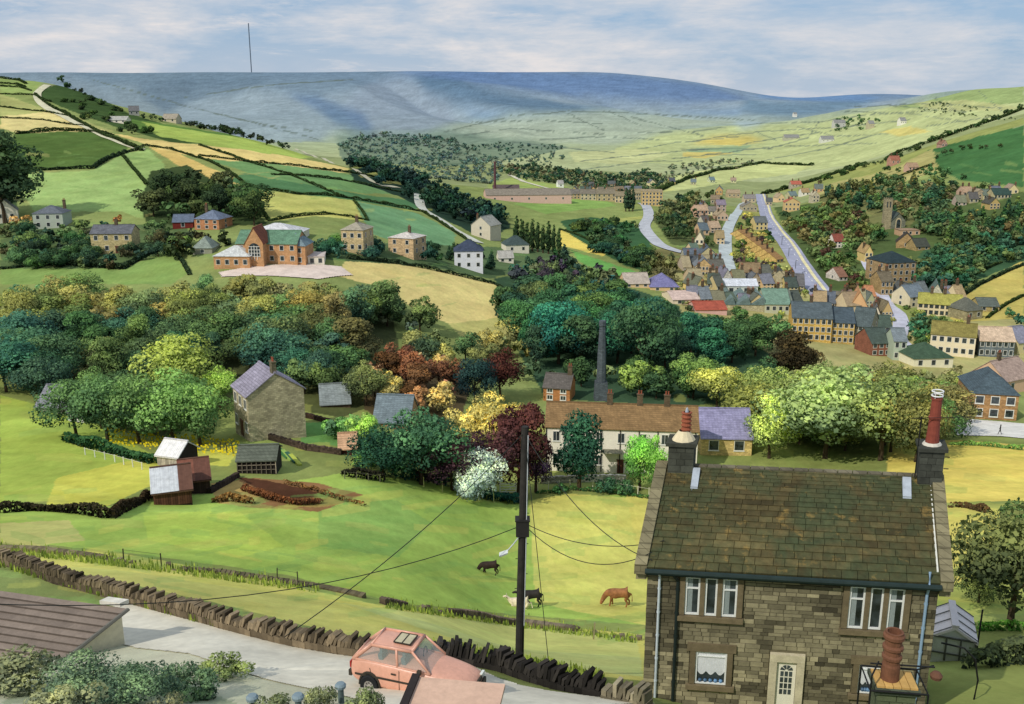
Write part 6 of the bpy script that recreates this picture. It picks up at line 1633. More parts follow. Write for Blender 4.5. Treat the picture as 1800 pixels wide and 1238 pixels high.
# ---------------------------------------------------------------- woods
cluster('in the hanging wood under the school', [(0,575),(110,548),(200,560),(420,550),(560,545),(680,560),(690,600),(520,612),(300,600),(120,600),(0,610)], 58, (68, 84), [(140,138,80), (150,140,92), (128,134,74), (104,134,84), (140,130,76), (108,126,74), (96,130,98)], ('round', 'round', 'tall'), mind=.3, seed=3, wid=1.15)
cluster('in the dark middle of the hanging wood', [(0,620),(120,610),(330,612),(560,620),(640,630),(640,680),(560,700),(430,655),(300,690),(120,700),(0,690)], 44, (80, 95), [(66,98,68), (70,106,78), (60,110,94), (80,112,74), (92,118,74), (62,100,88), (110,116,76)], ('round', 'round', 'tall'), mind=.3, seed=4, wid=1.15)
cluster('at the foot of the hanging wood', [(60,700),(130,715),(260,730),(330,735),(300,760),(140,752),(70,725)], 9, (84, 96), [(86,122,80), (72,108,78), (96,130,78)], 'round', mind=.5, seed=5)
cluster('behind the farmhouse', [(520,660),(600,650),(650,680),(640,735),(560,712),(525,700)], 9, (60, 80), [MID, (110,126,84), (126,134,94), (70,100,74)], 'round', mind=.5, seed=6)
cluster('in the russet thicket in the centre', [(655,655),(720,640),(790,650),(800,700),(770,745),(700,735),(660,720)], 20, (52, 70), [(140,92,66), (184,128,96), (196,172,112), (112,66,52), (92,112,76), (206,160,110), (64,92,72)], 'round', mind=.42, seed=7)
cluster('below the hay field', [(700,590),(760,600),(830,625),(950,600),(960,650),(880,660),(800,665),(720,640)], 14, (48, 66), [(150,148,88), (168,160,92), (104,120,80), (120,128,80), (86,112,84)], 'round', mind=.45, seed=8)
cluster('on the left rim of the hay field', [(640,530),(690,545),(750,575),(730,600),(660,580)], 7, (48, 60), [(116,122,82), (104,116,78), (96,108,76)], 'round', mind=.5, seed=9)
cluster('in the deep wood behind the mill chimney', [(880,560),(960,545),(1040,540),(1180,560),(1240,570),(1350,600),(1350,640),(1200,655),(1090,650),(1000,655),(930,650)], 42, (66, 92), [TEAL, (60,108,78), (52,92,70), (72,110,70), (96,118,70), (60,132,100)], ('round', 'tall'), mind=.34, seed=10, wid=1.1)
cluster('in the trees behind the white terrace', [(960,690),(1040,705),(1100,700),(1230,712),(1360,720),(1350,680),(1200,665),(1080,672),(930,670)], 20, (52, 66), [(70,106,64), (104,134,76), (58,96,66), (128,146,80), (80,112,70)], 'round', mind=.36, seed=11)
cluster('above the left meadow corner of the gardens', [(560,760),(640,740),(700,775),(780,800),(760,835),(640,820)], 9, (40, 54), [(112,160,90), (74,120,84), (150,178,90), (60,104,80)], ('round', 'bush'), mind=.5, seed=12)
cluster('in the sunny copse behind the foreground roof', [(1320,730),(1480,700),(1640,705),(1650,790),(1560,800),(1320,780)], 30, (76, 96), [(138,154,82), (120,142,84), (150,164,84), (126,134,76), (110,134,86), (142,136,78)], 'round', mind=.32, seed=13, ymin=100, wid=1.15)
cluster('below the village bungalow', [(1400,690),(1500,665),(1620,668),(1700,690),(1730,700),(1690,760),(1600,720),(1440,715)], 40, (40, 56), [(166,164,96), (140,146,80), (118,134,80), (168,162,92), (98,120,72)], 'round', mind=.3, seed=14)
cluster('on the bank below the town', [(1190,575),(1230,560),(1340,590),(1380,620),(1340,640),(1200,625)], 12, (48, 60), [(58,126,96), (70,116,80), (84,124,76), (150,156,96)], 'round', mind=.45, seed=15)
cluster('between the white house and the valley wood', [(860,500),(900,480),(1000,480),(1080,500),(1110,560),(1040,575),(960,545),(900,520)], 34, (42, 56), [(44,96,84), (92,112,74), (70,96,70), (110,124,84), (52,84,72), (62,60,72)], 'round', mind=.32, seed=16)
cluster('among the villas left of the poplars', [(740,448),(800,440),(890,430),(990,450),(1000,478),(880,478),(760,470)], 14, (20, 30), [(58,92,68), (70,104,64), (44,76,64)], ('round', 'conifer'), mind=.5, seed=17)
cluster('in the gardens beside the school', [(540,440),(600,432),(670,440),(760,440),(770,470),(650,456),(570,462)], 13, (26, 36), [(56,96,76), (44,80,62), (80,112,66), (50,104,84)], ('round', 'bush'), mind=.5, seed=18)
cluster('in the gardens of the left-hand villas', [(0,400),(120,398),(160,405),(290,400),(330,440),(300,470),(160,478),(0,470)], 60, (24, 34), [(62,94,66), (76,110,62), (50,82,62), (96,122,66), (96,92,60), (52,92,76), (84,120,76)], ('round', 'bush', 'tall'), mind=.32, seed=19)
cluster('in the dark clump above the brick house', [(265,392),(300,395),(400,395),(450,398),(465,385),(430,355),(370,335),(310,330),(262,350)], 34, (44, 60), [(58,80,44), (66,92,50), (50,74,46), (76,96,52)], 'round', mind=.26, seed=20)
cluster('in front of the brick house', [(300,425),(350,420),(400,432),(390,445),(330,470),(310,455)], 7, (34, 44), [(60,58,36), (52,66,42), (70,84,46)], 'round', mind=.4, seed=21)
cluster('on the left edge hillside', [(-20,300),(15,300),(25,350),(20,400),(-20,400)], 6, (50, 70), [(66,90,58), (54,80,56)], 'round', mind=.4, seed=22)
cluster('in the dark wood running down to the valley', [(600,290),(650,292),(700,310),(780,340),(860,370),(890,395),(850,405),(780,380),(700,345),(620,318)], 110, (24, 34), [(34,68,58), (42,78,60), (30,60,56), (50,84,64)], ('round', 'tall'), mind=.26, seed=23, ymin=450)
cluster('on the steep green slope right of the poplars', [(1000,400),(1060,392),(1130,405),(1150,440),(1150,480),(1090,470),(1030,440)], 40, (20, 28), [(52,100,66), (60,90,54), (44,92,78), (72,96,56)], ('round', 'bush'), mind=.3, seed=24, ymin=300)
cluster('on the brown slope beside the winding road', [(1140,470),(1180,450),(1210,480),(1200,520),(1150,530),(1120,500)], 9, (32, 42), [(96,104,58), (124,120,72), (84,100,60)], 'round', mind=.45, seed=25, ymin=250)
cluster('in the town woods left of the pale road', [(1150,375),(1200,350),(1270,350),(1265,400),(1262,440),(1210,440),(1160,425)], 60, (20, 28), [(64,90,52), (84,104,58), (118,122,70), (52,82,54)], 'round', mind=.28, seed=26, ymin=300)
cluster('between the two town roads', [(1300,385),(1335,380),(1380,440),(1420,495),(1340,490),(1295,470),(1285,430)], 50, (12, 18), [(90,120,62), (170,166,84), (72,104,62), (186,172,84), (84,66,76)], ('round', 'bush'), mind=.3, seed=27, ymin=300)
cluster('in the wood right of the straight road', [(1365,365),(1440,360),(1520,380),(1545,420),(1520,450),(1545,520),(1500,545),(1460,520),(1410,450),(1375,400)], 120, (24, 34), [(76,104,54), (96,118,58), (58,88,50), (122,124,66), (110,140,66), (84,68,46)], 'round', mind=.26, seed=28, ymin=250)
cluster('on the wooded hillside around the church', [(1430,345),(1560,320),(1660,330),(1800,345),(1800,430),(1700,440),(1640,420),(1540,380)], 190, (22, 32), [(72,104,60), (96,112,62), (56,98,70), (116,112,68), (50,86,56), (84,116,66)], ('round', 'round', 'conifer'), mind=.24, seed=29, ymin=250)
cluster('on the lower right wooded bank', [(1620,445),(1720,430),(1800,420),(1800,455),(1730,480),(1680,520),(1620,530),(1600,480)], 70, (26, 36), [(54,106,76), (66,104,62), (84,112,66), (46,96,76), (100,116,66)], 'round', mind=.26, seed=30, ymin=200)
cluster('around the village houses', [(1600,570),(1640,560),(1660,590),(1620,620),(1600,610)], 7, (28, 44), [(56,112,76), (70,104,64)], 'round', mind=.5, seed=31)
cluster('on the yellow bank at the right edge', [(1770,560),(1800,545),(1800,610),(1770,590)], 3, (26, 34), [(56,120,84)], 'round', mind=.5, seed=32)
along('along the left skyline ridge', [(100,140),(130,160),(190,190),(230,205),(330,222),(420,238)], 26, (9, 16), [(52,72,44), (60,84,48)], ('round', 'bush'), 33, 450)
along('along the ridge above the tan fields', [(330,222),(400,235),(470,255),(540,272),(620,300)], 30, (11, 19), [(50,68,44), (58,78,48)], 'round', 34, 450)
cluster('on the dark ridge slope, far left', [(75,175),(130,170),(220,215),(300,240),(230,238),(120,205)], 18, (9, 14), [(58,82,46), (70,96,50)], ('round', 'bush'), mind=.6, seed=35, ymin=400)
along('along the dark ridge of the right hill', [(1432,325),(1500,300),(1560,285),(1640,250),(1720,222),(1800,190)], 30, (9, 15), [(56,84,48), (66,92,52)], ('round', 'bush'), 36, 400)
along('by the hedge under the right skyline', [(1640,282),(1700,262),(1760,262)], 8, (9, 15), [(66,84,48)], 'round', 37, 400)
cluster('on the upper right wooded shoulder', [(1560,300),(1650,285),(1700,320),(1620,335),(1540,330)], 14, (14, 22), [(72,120,70), (66,100,60)], 'round', mind=.5, seed=38, ymin=300)
cluster('threaded between the town houses', [(1180,450),(1290,440),(1420,490),(1480,545),(1600,520),(1700,545),(1700,600),(1560,600),(1380,590),(1200,575)], 170, (9, 14), [(92,116,62), (128,140,76), (76,104,64), (156,160,84)], ('round', 'bush'), mind=.4, seed=61)
# ---------------------------------------------------------------- make them
for d in PEND:                               # pull the foliage colours a little toward olive grey
    c_ = d['col']; L_ = .3*c_[0]+.6*c_[1]+.1*c_[2]; q_ = .2
    d['col'] = (c_[0]*(1-q_)+L_*1.08*q_, c_[1]*(1-q_)+L_*1.04*q_, c_[2]*(1-q_)+L_*.72*q_, 1)
PEND.sort(key=lambda d: -d['hpx'])
broad = [d for d in PEND if d['shp'] in ('round', 'tall')]
cut = set(id(d) for d in broad[285:])
rest = [d for d in PEND if id(d) in cut]; main = [d for d in PEND if id(d) not in cut]
byw = {}
for d in main:
    if isinstance(d['label'], tuple): byw.setdefault((colname(d['col'][:3]), KINDN[d['shp']][1], d['label'][1]), []).append(d)
DEPTHW = ['front', 'middle', 'back']
for (c, k, w), L_ in byw.items():
    L_.sort(key=lambda d: d['px'])
    n = len(L_)
    for i, d in enumerate(L_):
        if n == 1: d['label'] = 'the only %s %s %s' % (c, k, w)
        elif i == n-1: d['label'] = 'rightmost %s %s %s' % (c, k, w)
        elif i == 0: d['label'] = 'leftmost %s %s %s' % (c, k, w)
        else: d['label'] = '%s %s %s from the left %s' % ((['', 'second', 'third', 'fourth', 'fifth', 'sixth', 'seventh', 'eighth', 'ninth', 'tenth', 'eleventh', 'twelfth', 'thirteenth', 'fourteenth', 'fifteenth', 'sixteenth', 'seventeenth', 'eighteenth', 'nineteenth', 'twentieth'][i] if i < 20 else '%d%s' % (i+1, {1: 'st', 2: 'nd', 3: 'rd'}.get((i+1) % 10, 'th'))), c, k, w)
rs = random.Random(99)
for d in main:
    shp = d['shp']; lod = 0 if d['hpx'] > 75 else (1 if d['hpx'] > 24 else 2)
    nm, ct = KINDN[shp]
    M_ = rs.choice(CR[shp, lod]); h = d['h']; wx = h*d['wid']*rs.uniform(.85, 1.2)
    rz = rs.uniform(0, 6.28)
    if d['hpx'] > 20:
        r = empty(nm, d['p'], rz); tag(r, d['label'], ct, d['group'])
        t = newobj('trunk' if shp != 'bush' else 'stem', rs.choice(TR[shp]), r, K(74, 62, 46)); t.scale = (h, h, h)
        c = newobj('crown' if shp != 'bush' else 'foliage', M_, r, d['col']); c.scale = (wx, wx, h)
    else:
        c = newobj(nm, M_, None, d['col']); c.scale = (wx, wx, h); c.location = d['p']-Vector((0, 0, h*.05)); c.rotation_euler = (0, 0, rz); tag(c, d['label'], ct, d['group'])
# the small ones past the limit, and the far valley woods, are woodland masses
def leafy_mass(name, label, items, seed=1, n=120, leaf=.07):
    rg = np.random.default_rng(seed); Q = []; T_ = []; C_ = []
    protos = [crown_arrays(rg, n, leaf, 'round', 6) for _ in range(8)]
    for p, h, wid, col in items:
        q, t = protos[rg.integers(len(protos))]; t = t*1.25; a = rg.uniform(0, 6.28); ca, sa = math.cos(a), math.sin(a)
        x = (q[:, 0]*ca-q[:, 1]*sa)*h*wid+p.x; y = (q[:, 0]*sa+q[:, 1]*ca)*h*wid+p.y; z = (q[:, 2]-.12)*h+p.z
        Q.append(np.stack([x, y, z], -1)); T_.append(t); C_.append(np.repeat(np.array([col[:3]]), len(t), 0))
    me = mesh_from(name, np.concatenate(Q), np.concatenate(T_), [leaf_attr()])
    C_ = np.concatenate(C_); c4 = np.ones((len(C_), 4), np.float32); c4[:, :3] = C_
    a = me.attributes.new('leafcol', 'FLOAT_COLOR', 'FACE'); a.data.foreach_set('color', c4.ravel())
    o = newobj(name, me); tag(o, label, 'woodland', None, 'stuff'); return o
def leaf_attr():
    if 'leaf_attr' in MATC: return MATC['leaf_attr']
    m, nt, b = nodes('far_foliage'); nt.links.new(scalecol(nt, attr(nt, 'leafcol', 'Color'), attr(nt, 'tone')), b.inputs['Base Color']); b.inputs['Roughness'].default_value = .95; b.inputs['Specular IOR Level'].default_value = 0
    MATC['leaf_attr'] = m; return m
if rest: leafy_mass('woodland', 'small trees scattered over both hillsides', [(d['p'], d['h'], d['wid'], d['col']) for d in rest], 4, 170, .062)
def far_wood(label, poly_, n, hpx, cols, ymin, seed, name='distant_woodland'):
    rs = random.Random(seed); xs = [p[0] for p in poly_]; ys = [p[1] for p in poly_]; it = []
    while len(it) < n:
        x = rs.uniform(min(xs), max(xs)); y = rs.uniform(min(ys), max(ys)); c = False
        for i in range(len(poly_)):
            (ax, ay), (bx, by) = poly_[i], poly_[(i+1) % len(poly_)]
            if (ay > y) != (by > y) and x < (bx-ax)*(y-ay)/(by-ay)+ax: c = not c
        if not c: continue
        p = hit(x, y, 0, ymin)
        it.append((p, rs.uniform(*hpx)/ppm(p), rs.uniform(.9, 1.5), K(*[v+rs.uniform(-8, 8) for v in rs.choice(cols)])))
    leafy_mass(name, label, it, seed, 60, .09)
far_wood('hazy blue-green woods filling the far valley floor', [(590,262),(620,240),(700,236),(790,244),(830,262),(880,284),(890,306),(860,330),(780,330),(720,318),(640,290)], 850, (5, 10), [(84,110,100), (98,120,108), (78,104,96), (110,128,112)], 750, 41)  # distance haze mixed into these leaf colours
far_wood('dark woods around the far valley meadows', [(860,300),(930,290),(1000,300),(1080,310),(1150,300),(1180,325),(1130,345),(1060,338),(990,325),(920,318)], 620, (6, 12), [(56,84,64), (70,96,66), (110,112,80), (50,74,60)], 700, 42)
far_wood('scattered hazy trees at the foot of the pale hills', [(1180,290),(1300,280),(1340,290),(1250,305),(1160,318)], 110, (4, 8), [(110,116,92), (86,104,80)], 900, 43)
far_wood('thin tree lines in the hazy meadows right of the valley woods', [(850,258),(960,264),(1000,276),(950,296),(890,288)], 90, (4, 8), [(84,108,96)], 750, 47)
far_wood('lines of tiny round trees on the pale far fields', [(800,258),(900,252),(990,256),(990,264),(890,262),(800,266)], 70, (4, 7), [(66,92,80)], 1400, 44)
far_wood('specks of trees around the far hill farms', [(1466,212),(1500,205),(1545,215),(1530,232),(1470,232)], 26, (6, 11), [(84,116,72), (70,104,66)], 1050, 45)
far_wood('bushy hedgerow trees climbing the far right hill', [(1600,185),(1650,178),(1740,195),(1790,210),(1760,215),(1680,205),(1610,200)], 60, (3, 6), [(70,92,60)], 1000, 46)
# ================================================================ hedges, walls, fences
def dense(pts, ymin=0, step=1.0):
    P_ = [hit(x, y, 0, ymin) for x, y in pts]; Q = []
    for i in range(len(P_)-1):
        k = max(1, int((P_[i+1]-P_[i]).length/step))
        for j in range(k):
            q = P_[i].lerp(P_[i+1], j/k); Q.append(Vector((q.x, q.y, surf(q.x, q.y))))
    Q.append(P_[-1]); return Q
def hedge(label, pts, hpx, col, ymin=0, wid=1.1, grp=None, name='hedge', maxn=5200):
    rg = np.random.default_rng(len(label)*7+int(pts[0][0])); P0 = hit(*pts[len(pts)//2], 0, ymin); s = ppm(P0); h = hpx/s
    Q = dense(pts, ymin, max(.5, h*.5)); dn = max(1, (hpx/11)**1.4); n = min(int(maxn*dn**.5), int(len(Q)*26*dn)+60); A = np.array([tuple(q) for q in Q])
    if len(A) < 2: return
    u = rg.random(n)*(len(A)-1.001); i = u.astype(int); f = (u-i)[:, None]; p = A[i]*(1-f)+A[i+1]*f
    hh = h*(.8+1.1*vnoise(p[:, 0], p[:, 1], h*2.2, 5)+.2)
    a = rg.random(n)*math.pi; d = np.stack([np.cos(a), rg.uniform(-1, 1, n)*.5, np.sin(a)], -1)
    p = p+np.stack([d[:, 0]*h*.5*wid, d[:, 1]*h*.45, d[:, 2]*hh*.85], -1)
    nn = d+rg.normal(size=(n, 3))*.45; nn /= np.linalg.norm(nn, axis=1)[:, None]
    uu = np.cross(nn, rg.normal(size=(n, 3))); uu /= np.linalg.norm(uu, axis=1)[:, None]; vv = np.cross(nn, uu)
    L_ = np.hypot(*(A[-1]-A[0])[:2]); ls = max(.02, h*.16/math.sqrt(dn))*(.6+.8*rg.random(n))[:, None]*min(2.2, max(1, math.sqrt(len(Q)*26*dn/n)))
    q = np.stack([p-uu*ls-vv*ls, p+uu*ls-vv*ls, p+uu*ls+vv*ls, p-uu*ls+vv*ls], 1).reshape(-1, 3)
    t = (.6+.5*d[:, 2])*(.75+.5*rg.random(n))  # hedge tops painted paler than the sides, as if lit from above
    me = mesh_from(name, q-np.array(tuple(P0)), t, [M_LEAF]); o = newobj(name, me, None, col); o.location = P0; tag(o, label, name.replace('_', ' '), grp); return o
DK = K(52, 66, 40); DK2 = K(44, 58, 44)
HG = 'hedges between the hill fields'
for l, pts, h, ym in [
    ('dark hedge just under the skyline at top left', [(0,138),(26,141),(46,148)], 4, 500),
    ('dark hedge following the ridge road down the left hill', [(62,166),(90,188),(130,208),(180,236),(225,256),(250,266)], 5, 300),
    ('hedge along the top of the dark green field, left hill', [(28,236),(100,230),(170,233),(215,250),(245,262)], 5, 300),
    ('thick hedge under the dark green field, left hill', [(28,302),(100,299),(163,297),(190,280),(222,268),(252,262)], 6, 300),
    ('short hedge falling from the thick hedge to the clump', [(216,274),(236,298),(258,325)], 5, 300),
    ('hedge between the two tan fields, left hill', [(250,256),(300,263),(360,281),(400,300),(432,326)], 4, 300),
    ('long straight hedge over the teal fields', [(350,256),(440,286),(520,312),(600,346)], 4, 300),
    ('hedge below the long tan strip', [(350,274),(440,286),(560,298),(690,318)], 4, 300),
    ('thin hedge through the middle teal field', [(478,308),(600,317),(725,342)], 4, 300),
    ('hedge along the top of the yellow field', [(432,328),(520,342),(620,350),(740,372)], 5, 250),
    ('dark hedge curving round the yellow field', [(436,332),(452,358),(474,389),(520,381),(580,377),(646,388)], 5, 250),
    ('short hedge at the right end of the yellow field', [(622,353),(636,370),(646,388)], 4, 250),
    ('hedge beside the hill road below the teal field', [(742,372),(775,392),(810,415),(848,440)], 5, 250),
    ('uppermost thin hedge on the striped left fields', [(0,147),(30,149),(46,154)], 3, 450),
    ('second thin hedge on the striped left fields', [(0,152),(35,154),(55,160)], 3, 450),
    ('third thin hedge on the striped left fields', [(0,166),(60,168),(90,180)], 3, 400),
    ('hedge between striped fields and the tan field', [(0,188),(70,196),(120,205),(165,228)], 3, 400),
    ('hedge below the tan field, far left', [(0,208),(80,212),(150,222),(200,238)], 3, 400),
    ('low hedge under the pale strip, far left', [(30,236),(80,228),(150,230)], 4, 400),
    ('dark hedge below the villa gardens', [(0,474),(60,468),(120,466),(215,474)], 9, 200),
    ('dark hedge slanting up from the stone house garden', [(215,474),(250,452),(290,436),(310,428)], 8, 200),
    ('dark hedge falling from the school to the wood', [(296,420),(306,440),(322,462),(334,484)], 6, 200),
    ('hedge along the top edge of the hay field', [(612,456),(700,464),(800,484),(870,500),(915,524),(950,546)], 6, 200),
    ('dark curving hedge climbing the right hill from the road top', [(1340,342),(1420,322),(1500,297),(1580,268),(1650,246),(1730,218),(1800,192)], 5, 350),
    ('second dark hedge low on the right hill', [(1430,352),(1500,334),(1570,314),(1640,290)], 4, 300),
    ('black hedge sweeping across the right wooded bank', [(1600,520),(1660,480),(1720,450),(1800,428)], 7, 200),
    ('long hedge between the yellow fields, right edge', [(1660,540),(1720,502),(1770,478),(1800,466)], 6, 200),
    ('upper hedge of the right-hand yellow field', [(1640,524),(1700,488),(1760,462)], 5, 200),
    ('lower hedge of the right-hand yellow field', [(1735,560),(1770,535),(1800,520)], 5, 200),
    ('hedge along the edge of the pale hill beyond the town', [(1152,338),(1200,318),(1260,300),(1340,287),(1430,291)], 4, 600),
    ('hedge round the narrow bright yellow field', [(986,404),(1030,420),(1078,444),(1130,470)], 4, 300),
    ('hedge below the green strips, centre valley', [(1000,470),(1060,480),(1120,500)], 5, 250)]:
    hedge(l, pts, h, DK if h < 6 else DK2, ym, grp=HG)
hedge('black thorn hedge along the left meadow edge', [(0,902),(50,898),(100,900),(150,905),(190,912)], 19, K(50, 46, 36), wid=.8, maxn=9000)
hedge('dark hedge climbing from the corner to the tin barn', [(195,912),(215,900),(245,885),(268,872)], 16, K(54, 44, 34), wid=.8)
hedge('teal-dark hedge along the orchard foot', [(118,775),(160,788),(210,800),(255,812),(275,816)], 20, K(52, 84, 58), maxn=8000)
hedge('dark bank hedge at the top of the cow meadow', [(680,838),(740,846),(790,858),(840,874),(890,884),(915,882)], 22, K(34, 70, 66), maxn=9000)
hedge('black-stemmed hedge left of the bank hedge', [(605,838),(640,842),(670,846)], 15, K(40, 38, 34))
hedge('low green hedge along the paddock, right of the pole', [(945,868),(1010,862),(1080,868),(1160,880)], 7, K(62, 98, 60), maxn=7000)
hedge('brown dead bracken bank below the kitchen garden', [(430,862),(480,880),(520,888),(560,884)], 15, K(108, 68, 48))
hedge('rough brown bracken right of the tin barn', [(378,884),(400,880),(440,886)], 14, K(120, 90, 56))
hedge('bracken above the meadow right of the kitchen garden', [(500,850),(540,860),(600,880),(640,890)], 8, K(118, 88, 58))
hedge('clipped hedge beside the garden, bottom right', [(1712,1175),(1760,1168),(1830,1165)], 46, K(74, 82, 62), maxn=9000)
hedge('bright-topped hedge behind the clipped hedge, bottom right', [(1718,1110),(1760,1108),(1830,1110)], 20, K(96, 140, 62), maxn=7000)
hedge('dark hedge on the right-hand yellow meadow', [(1672,892),(1700,892),(1738,902)], 12, K(88, 68, 48))
hedge('tufted green strip below the white yard', [(1672,782),(1730,784),(1800,792)], 8, K(110, 142, 80))
def drystone(label, pts, hpx, upright, col, wide=.55, ymin=0, gap=0.0, seed=1, name='dry_stone_wall', lean=.12, cap=.38):
    rs = random.Random(seed); P0 = hit(*pts[len(pts)//2], 0, ymin); s = ppm(P0); h = hpx/s*.98
    Q = dense(pts, ymin, .3); mb = MB(); Lq = len(Q); body = h-(cap if upright else 0)
    ph = rs.random()*9
    d_acc = 0; x = 0
    for i in range(Lq-1):
        a, b = Q[i], Q[i+1]; d = b-a; L_ = Vector((d.x, d.y, 0)).length
        if L_ < .01: continue
        rz = math.atan2(d.y, d.x); Rm = Matrix.Rotation(rz, 3, 'Z'); c = (a+b)/2
        f = .5+.5*math.sin(i*.11+ph)*math.sin(i*.037+1)
        if gap and f < gap: 
            if rs.random() < .4: mb.box((c.x+rs.uniform(-.4, .4), c.y+rs.uniform(-.4, .4), c.z+.08), (.4, .3, .25), 0, rs.uniform(.5, 1.2), rot=Matrix.Rotation(rs.uniform(0, 3), 3, 'Z'))
            continue
        hh = body*(rs.uniform(.9, 1.08) if not gap else (.5+.5*f))
        nrow = max(2, int(hh/.2)); 
        for r_ in range(nrow):
            zz = c.z-.15+(hh+.15)*r_/nrow; t = rs.uniform(.55, 1.25)
            t *= .5+.7*f
            mb.box((c.x, c.y, zz+hh/nrow/2), (L_*rs.uniform(.92, 1.12), wide*(1-.25*r_/nrow)*rs.uniform(.92, 1.08), (hh+.15)/nrow*.93), 0, t, rot=Rm @ Matrix.Rotation(rs.uniform(-.04, .04), 3, 'Y'))
        if upright:
            k = 2
            for j in range(k):
                q = a.lerp(b, (j+.5)/k); th = L_/k*rs.uniform(.6, .95); ch = cap*rs.uniform(.55, 1.5)
                mb.box((q.x, q.y, q.z+hh+ch/2-.05), (th, wide*.85, ch), 0, rs.uniform(.35, 1.5)*(.6+.6*f), rot=Rm @ Matrix.Rotation(lean+rs.uniform(-.2, .2), 3, 'Y') @ Matrix.Rotation(rs.uniform(-.08, .08), 3, 'X'))
    mb.v = [(v[0]-P0.x, v[1]-P0.y, v[2]-P0.z) for v in mb.v]
    o = mb.build(name, tint('field_stone', .95, .3, 2.2), None, col); o.location = P0; tag(o, label, 'stone wall'); return o
drystone('long lane-side dry stone wall topped with upright leaning stones, left half', [(0,992),(60,1008),(100,1024),(200,1050),(300,1078),(400,1107),(500,1132),(600,1150),(690,1162)], 34, True, K(122, 108, 86), seed=3, lean=.35)
drystone('blackened dry stone wall behind the car, topped with leaning slabs', [(760,1160),(820,1168),(880,1180),(940,1200),(1000,1216),(1060,1226)], 42, True, K(58, 54, 50), seed=4, lean=.25, cap=.45)
drystone('pale end of the lane wall beside the stone house', [(1062,1228),(1100,1234),(1140,1242)], 34, True, K(160, 150, 124), seed=5)
drystone('tumbled low wall across the upper left meadow', [(0,968),(60,970),(120,976),(220,988),(300,1002),(380,1008),(480,1022),(560,1034),(640,1052)], 11, False, K(120, 110, 82), seed=6, gap=.3)
drystone('broken field wall below the cows, left of the pole', [(672,1062),(760,1076),(850,1088),(908,1098)], 15, False, K(112, 98, 82), seed=7, gap=.25)
drystone('broken field wall below the cows, right of the pole', [(924,1100),(1000,1108),(1080,1120),(1132,1128)], 14, False, K(122, 110, 90), seed=8, gap=.3)
drystone('dark retaining wall running right from the farmhouse', [(470,772),(500,780),(540,792),(600,800)], 12, False, K(84, 70, 58), seed=9)
drystone('dark wall from the tin barn up to the open shed', [(368,868),(385,858),(400,850),(418,838)], 10, False, K(62, 50, 42), seed=10)
drystone('white garden wall in front of the terrace', [(952,850),(1000,848),(1060,846),(1100,846)], 13, False, K(226, 218, 204), seed=11, name='garden_wall')
drystone('brown wall edging the garden lawn right of the farmhouse', [(520,730),(555,738),(600,752)], 9, False, K(84, 64, 50), seed=12)
# fences and posts
def fence(label, pts, hpx, n, col, rails=1, ymin=0, cat='fence', rad=.05, name='fence'):
    Q = [hit(x, y, 0, ymin) for x, y in pts]; s = ppm(Q[0]); h = hpx/s; L_ = [0]
    for i in range(len(Q)-1): L_.append(L_[-1]+(Q[i+1]-Q[i]).length)
    r = empty(name, Q[0]); tag(r, label, cat); ps = []
    for k in range(n):
        s_ = L_[-1]*k/max(1, n-1); i = 0
        while i < len(Q)-2 and s_ > L_[i+1]: i += 1
        p = Q[i].lerp(Q[i+1], (s_-L_[i])/(L_[i+1]-L_[i]+1e-6)); p.z = surf(p.x, p.y); p -= Q[0]; ps.append(p)
        mb = MB(); mb.box((p.x, p.y, p.z+h/2-.1), (rad*2, rad*2, h*random.uniform(.9, 1.12)+.2), 0, random.uniform(.8, 1.1), rot=Matrix.Rotation(random.uniform(-.06, .06), 3, 'Y')); mb.build('post', M_TRIM, r, col)
    if rails and n > 1:
        mb = MB()
        for k in range(rails): mb.tube([p+Vector((0, 0, h*(.9-.35*k))) for p in ps], rad*.35, 4)
        mb.build('rail', M_TRIM, r, col)
    return r
fence('row of pale fence posts along the paddock, right of the pole', [(945,866),(1010,860),(1080,866),(1160,880)], 20, 12, K(226, 222, 200))
fence('pale stakes in the dark bank under the blossom', [(745,856),(790,868),(832,880),(868,884)], 19, 5, K(206, 200, 140), 0)
fence('white stakes below the orchard hedge', [(150,800),(200,812),(250,826)], 14, 7, K(222, 222, 210))
fence('thin dark posts and wire on the upper meadow wall, left', [(218,988),(284,996)], 26, 2, K(54, 52, 44), 1, rad=.03)
fence('pair of thin dark posts right end of the tumbled wall', [(488,1024),(524,1030)], 28, 2, K(60, 58, 50), 1, rad=.03)
fence('single grey post in the broken wall near the house', [(1044,1124),(1046,1124)], 34, 1, K(150, 140, 110), 0)
fence('dark rail fence right of the farmhouse door', [(388,795),(408,797),(430,800)], 20, 5, K(50, 44, 38), 2)
fence('grey paling fence at the dark pen above the meadow', [(606,842),(668,848)], 14, 4, K(110, 106, 92), 1)
r = empty('field_gate', hit(893, 873)); tag(r, 'white five-bar gate just left of the utility pole', 'gate'); s = ppm(r.location); w = 28/s; hh = 26/s
for i in range(5):
    mb = MB(); mb.box((0, 0, hh*(.15+.19*i)), (w, .05, .08)); mb.build('bar', M_TRIM, r, K(226, 228, 220))
for sx in (-1, 1):
    mb = MB(); mb.box((sx*w/2, 0, hh*.5), (.13, .13, hh*1.1)); mb.build('post', M_TRIM, r, K(214, 214, 204))
mb = MB(); mb.tube([(-w/2, -.04, hh*.15), (w/2, -.04, hh*.9)], .035, 4); mb.build('brace', M_TRIM, r, K(226, 228, 220))
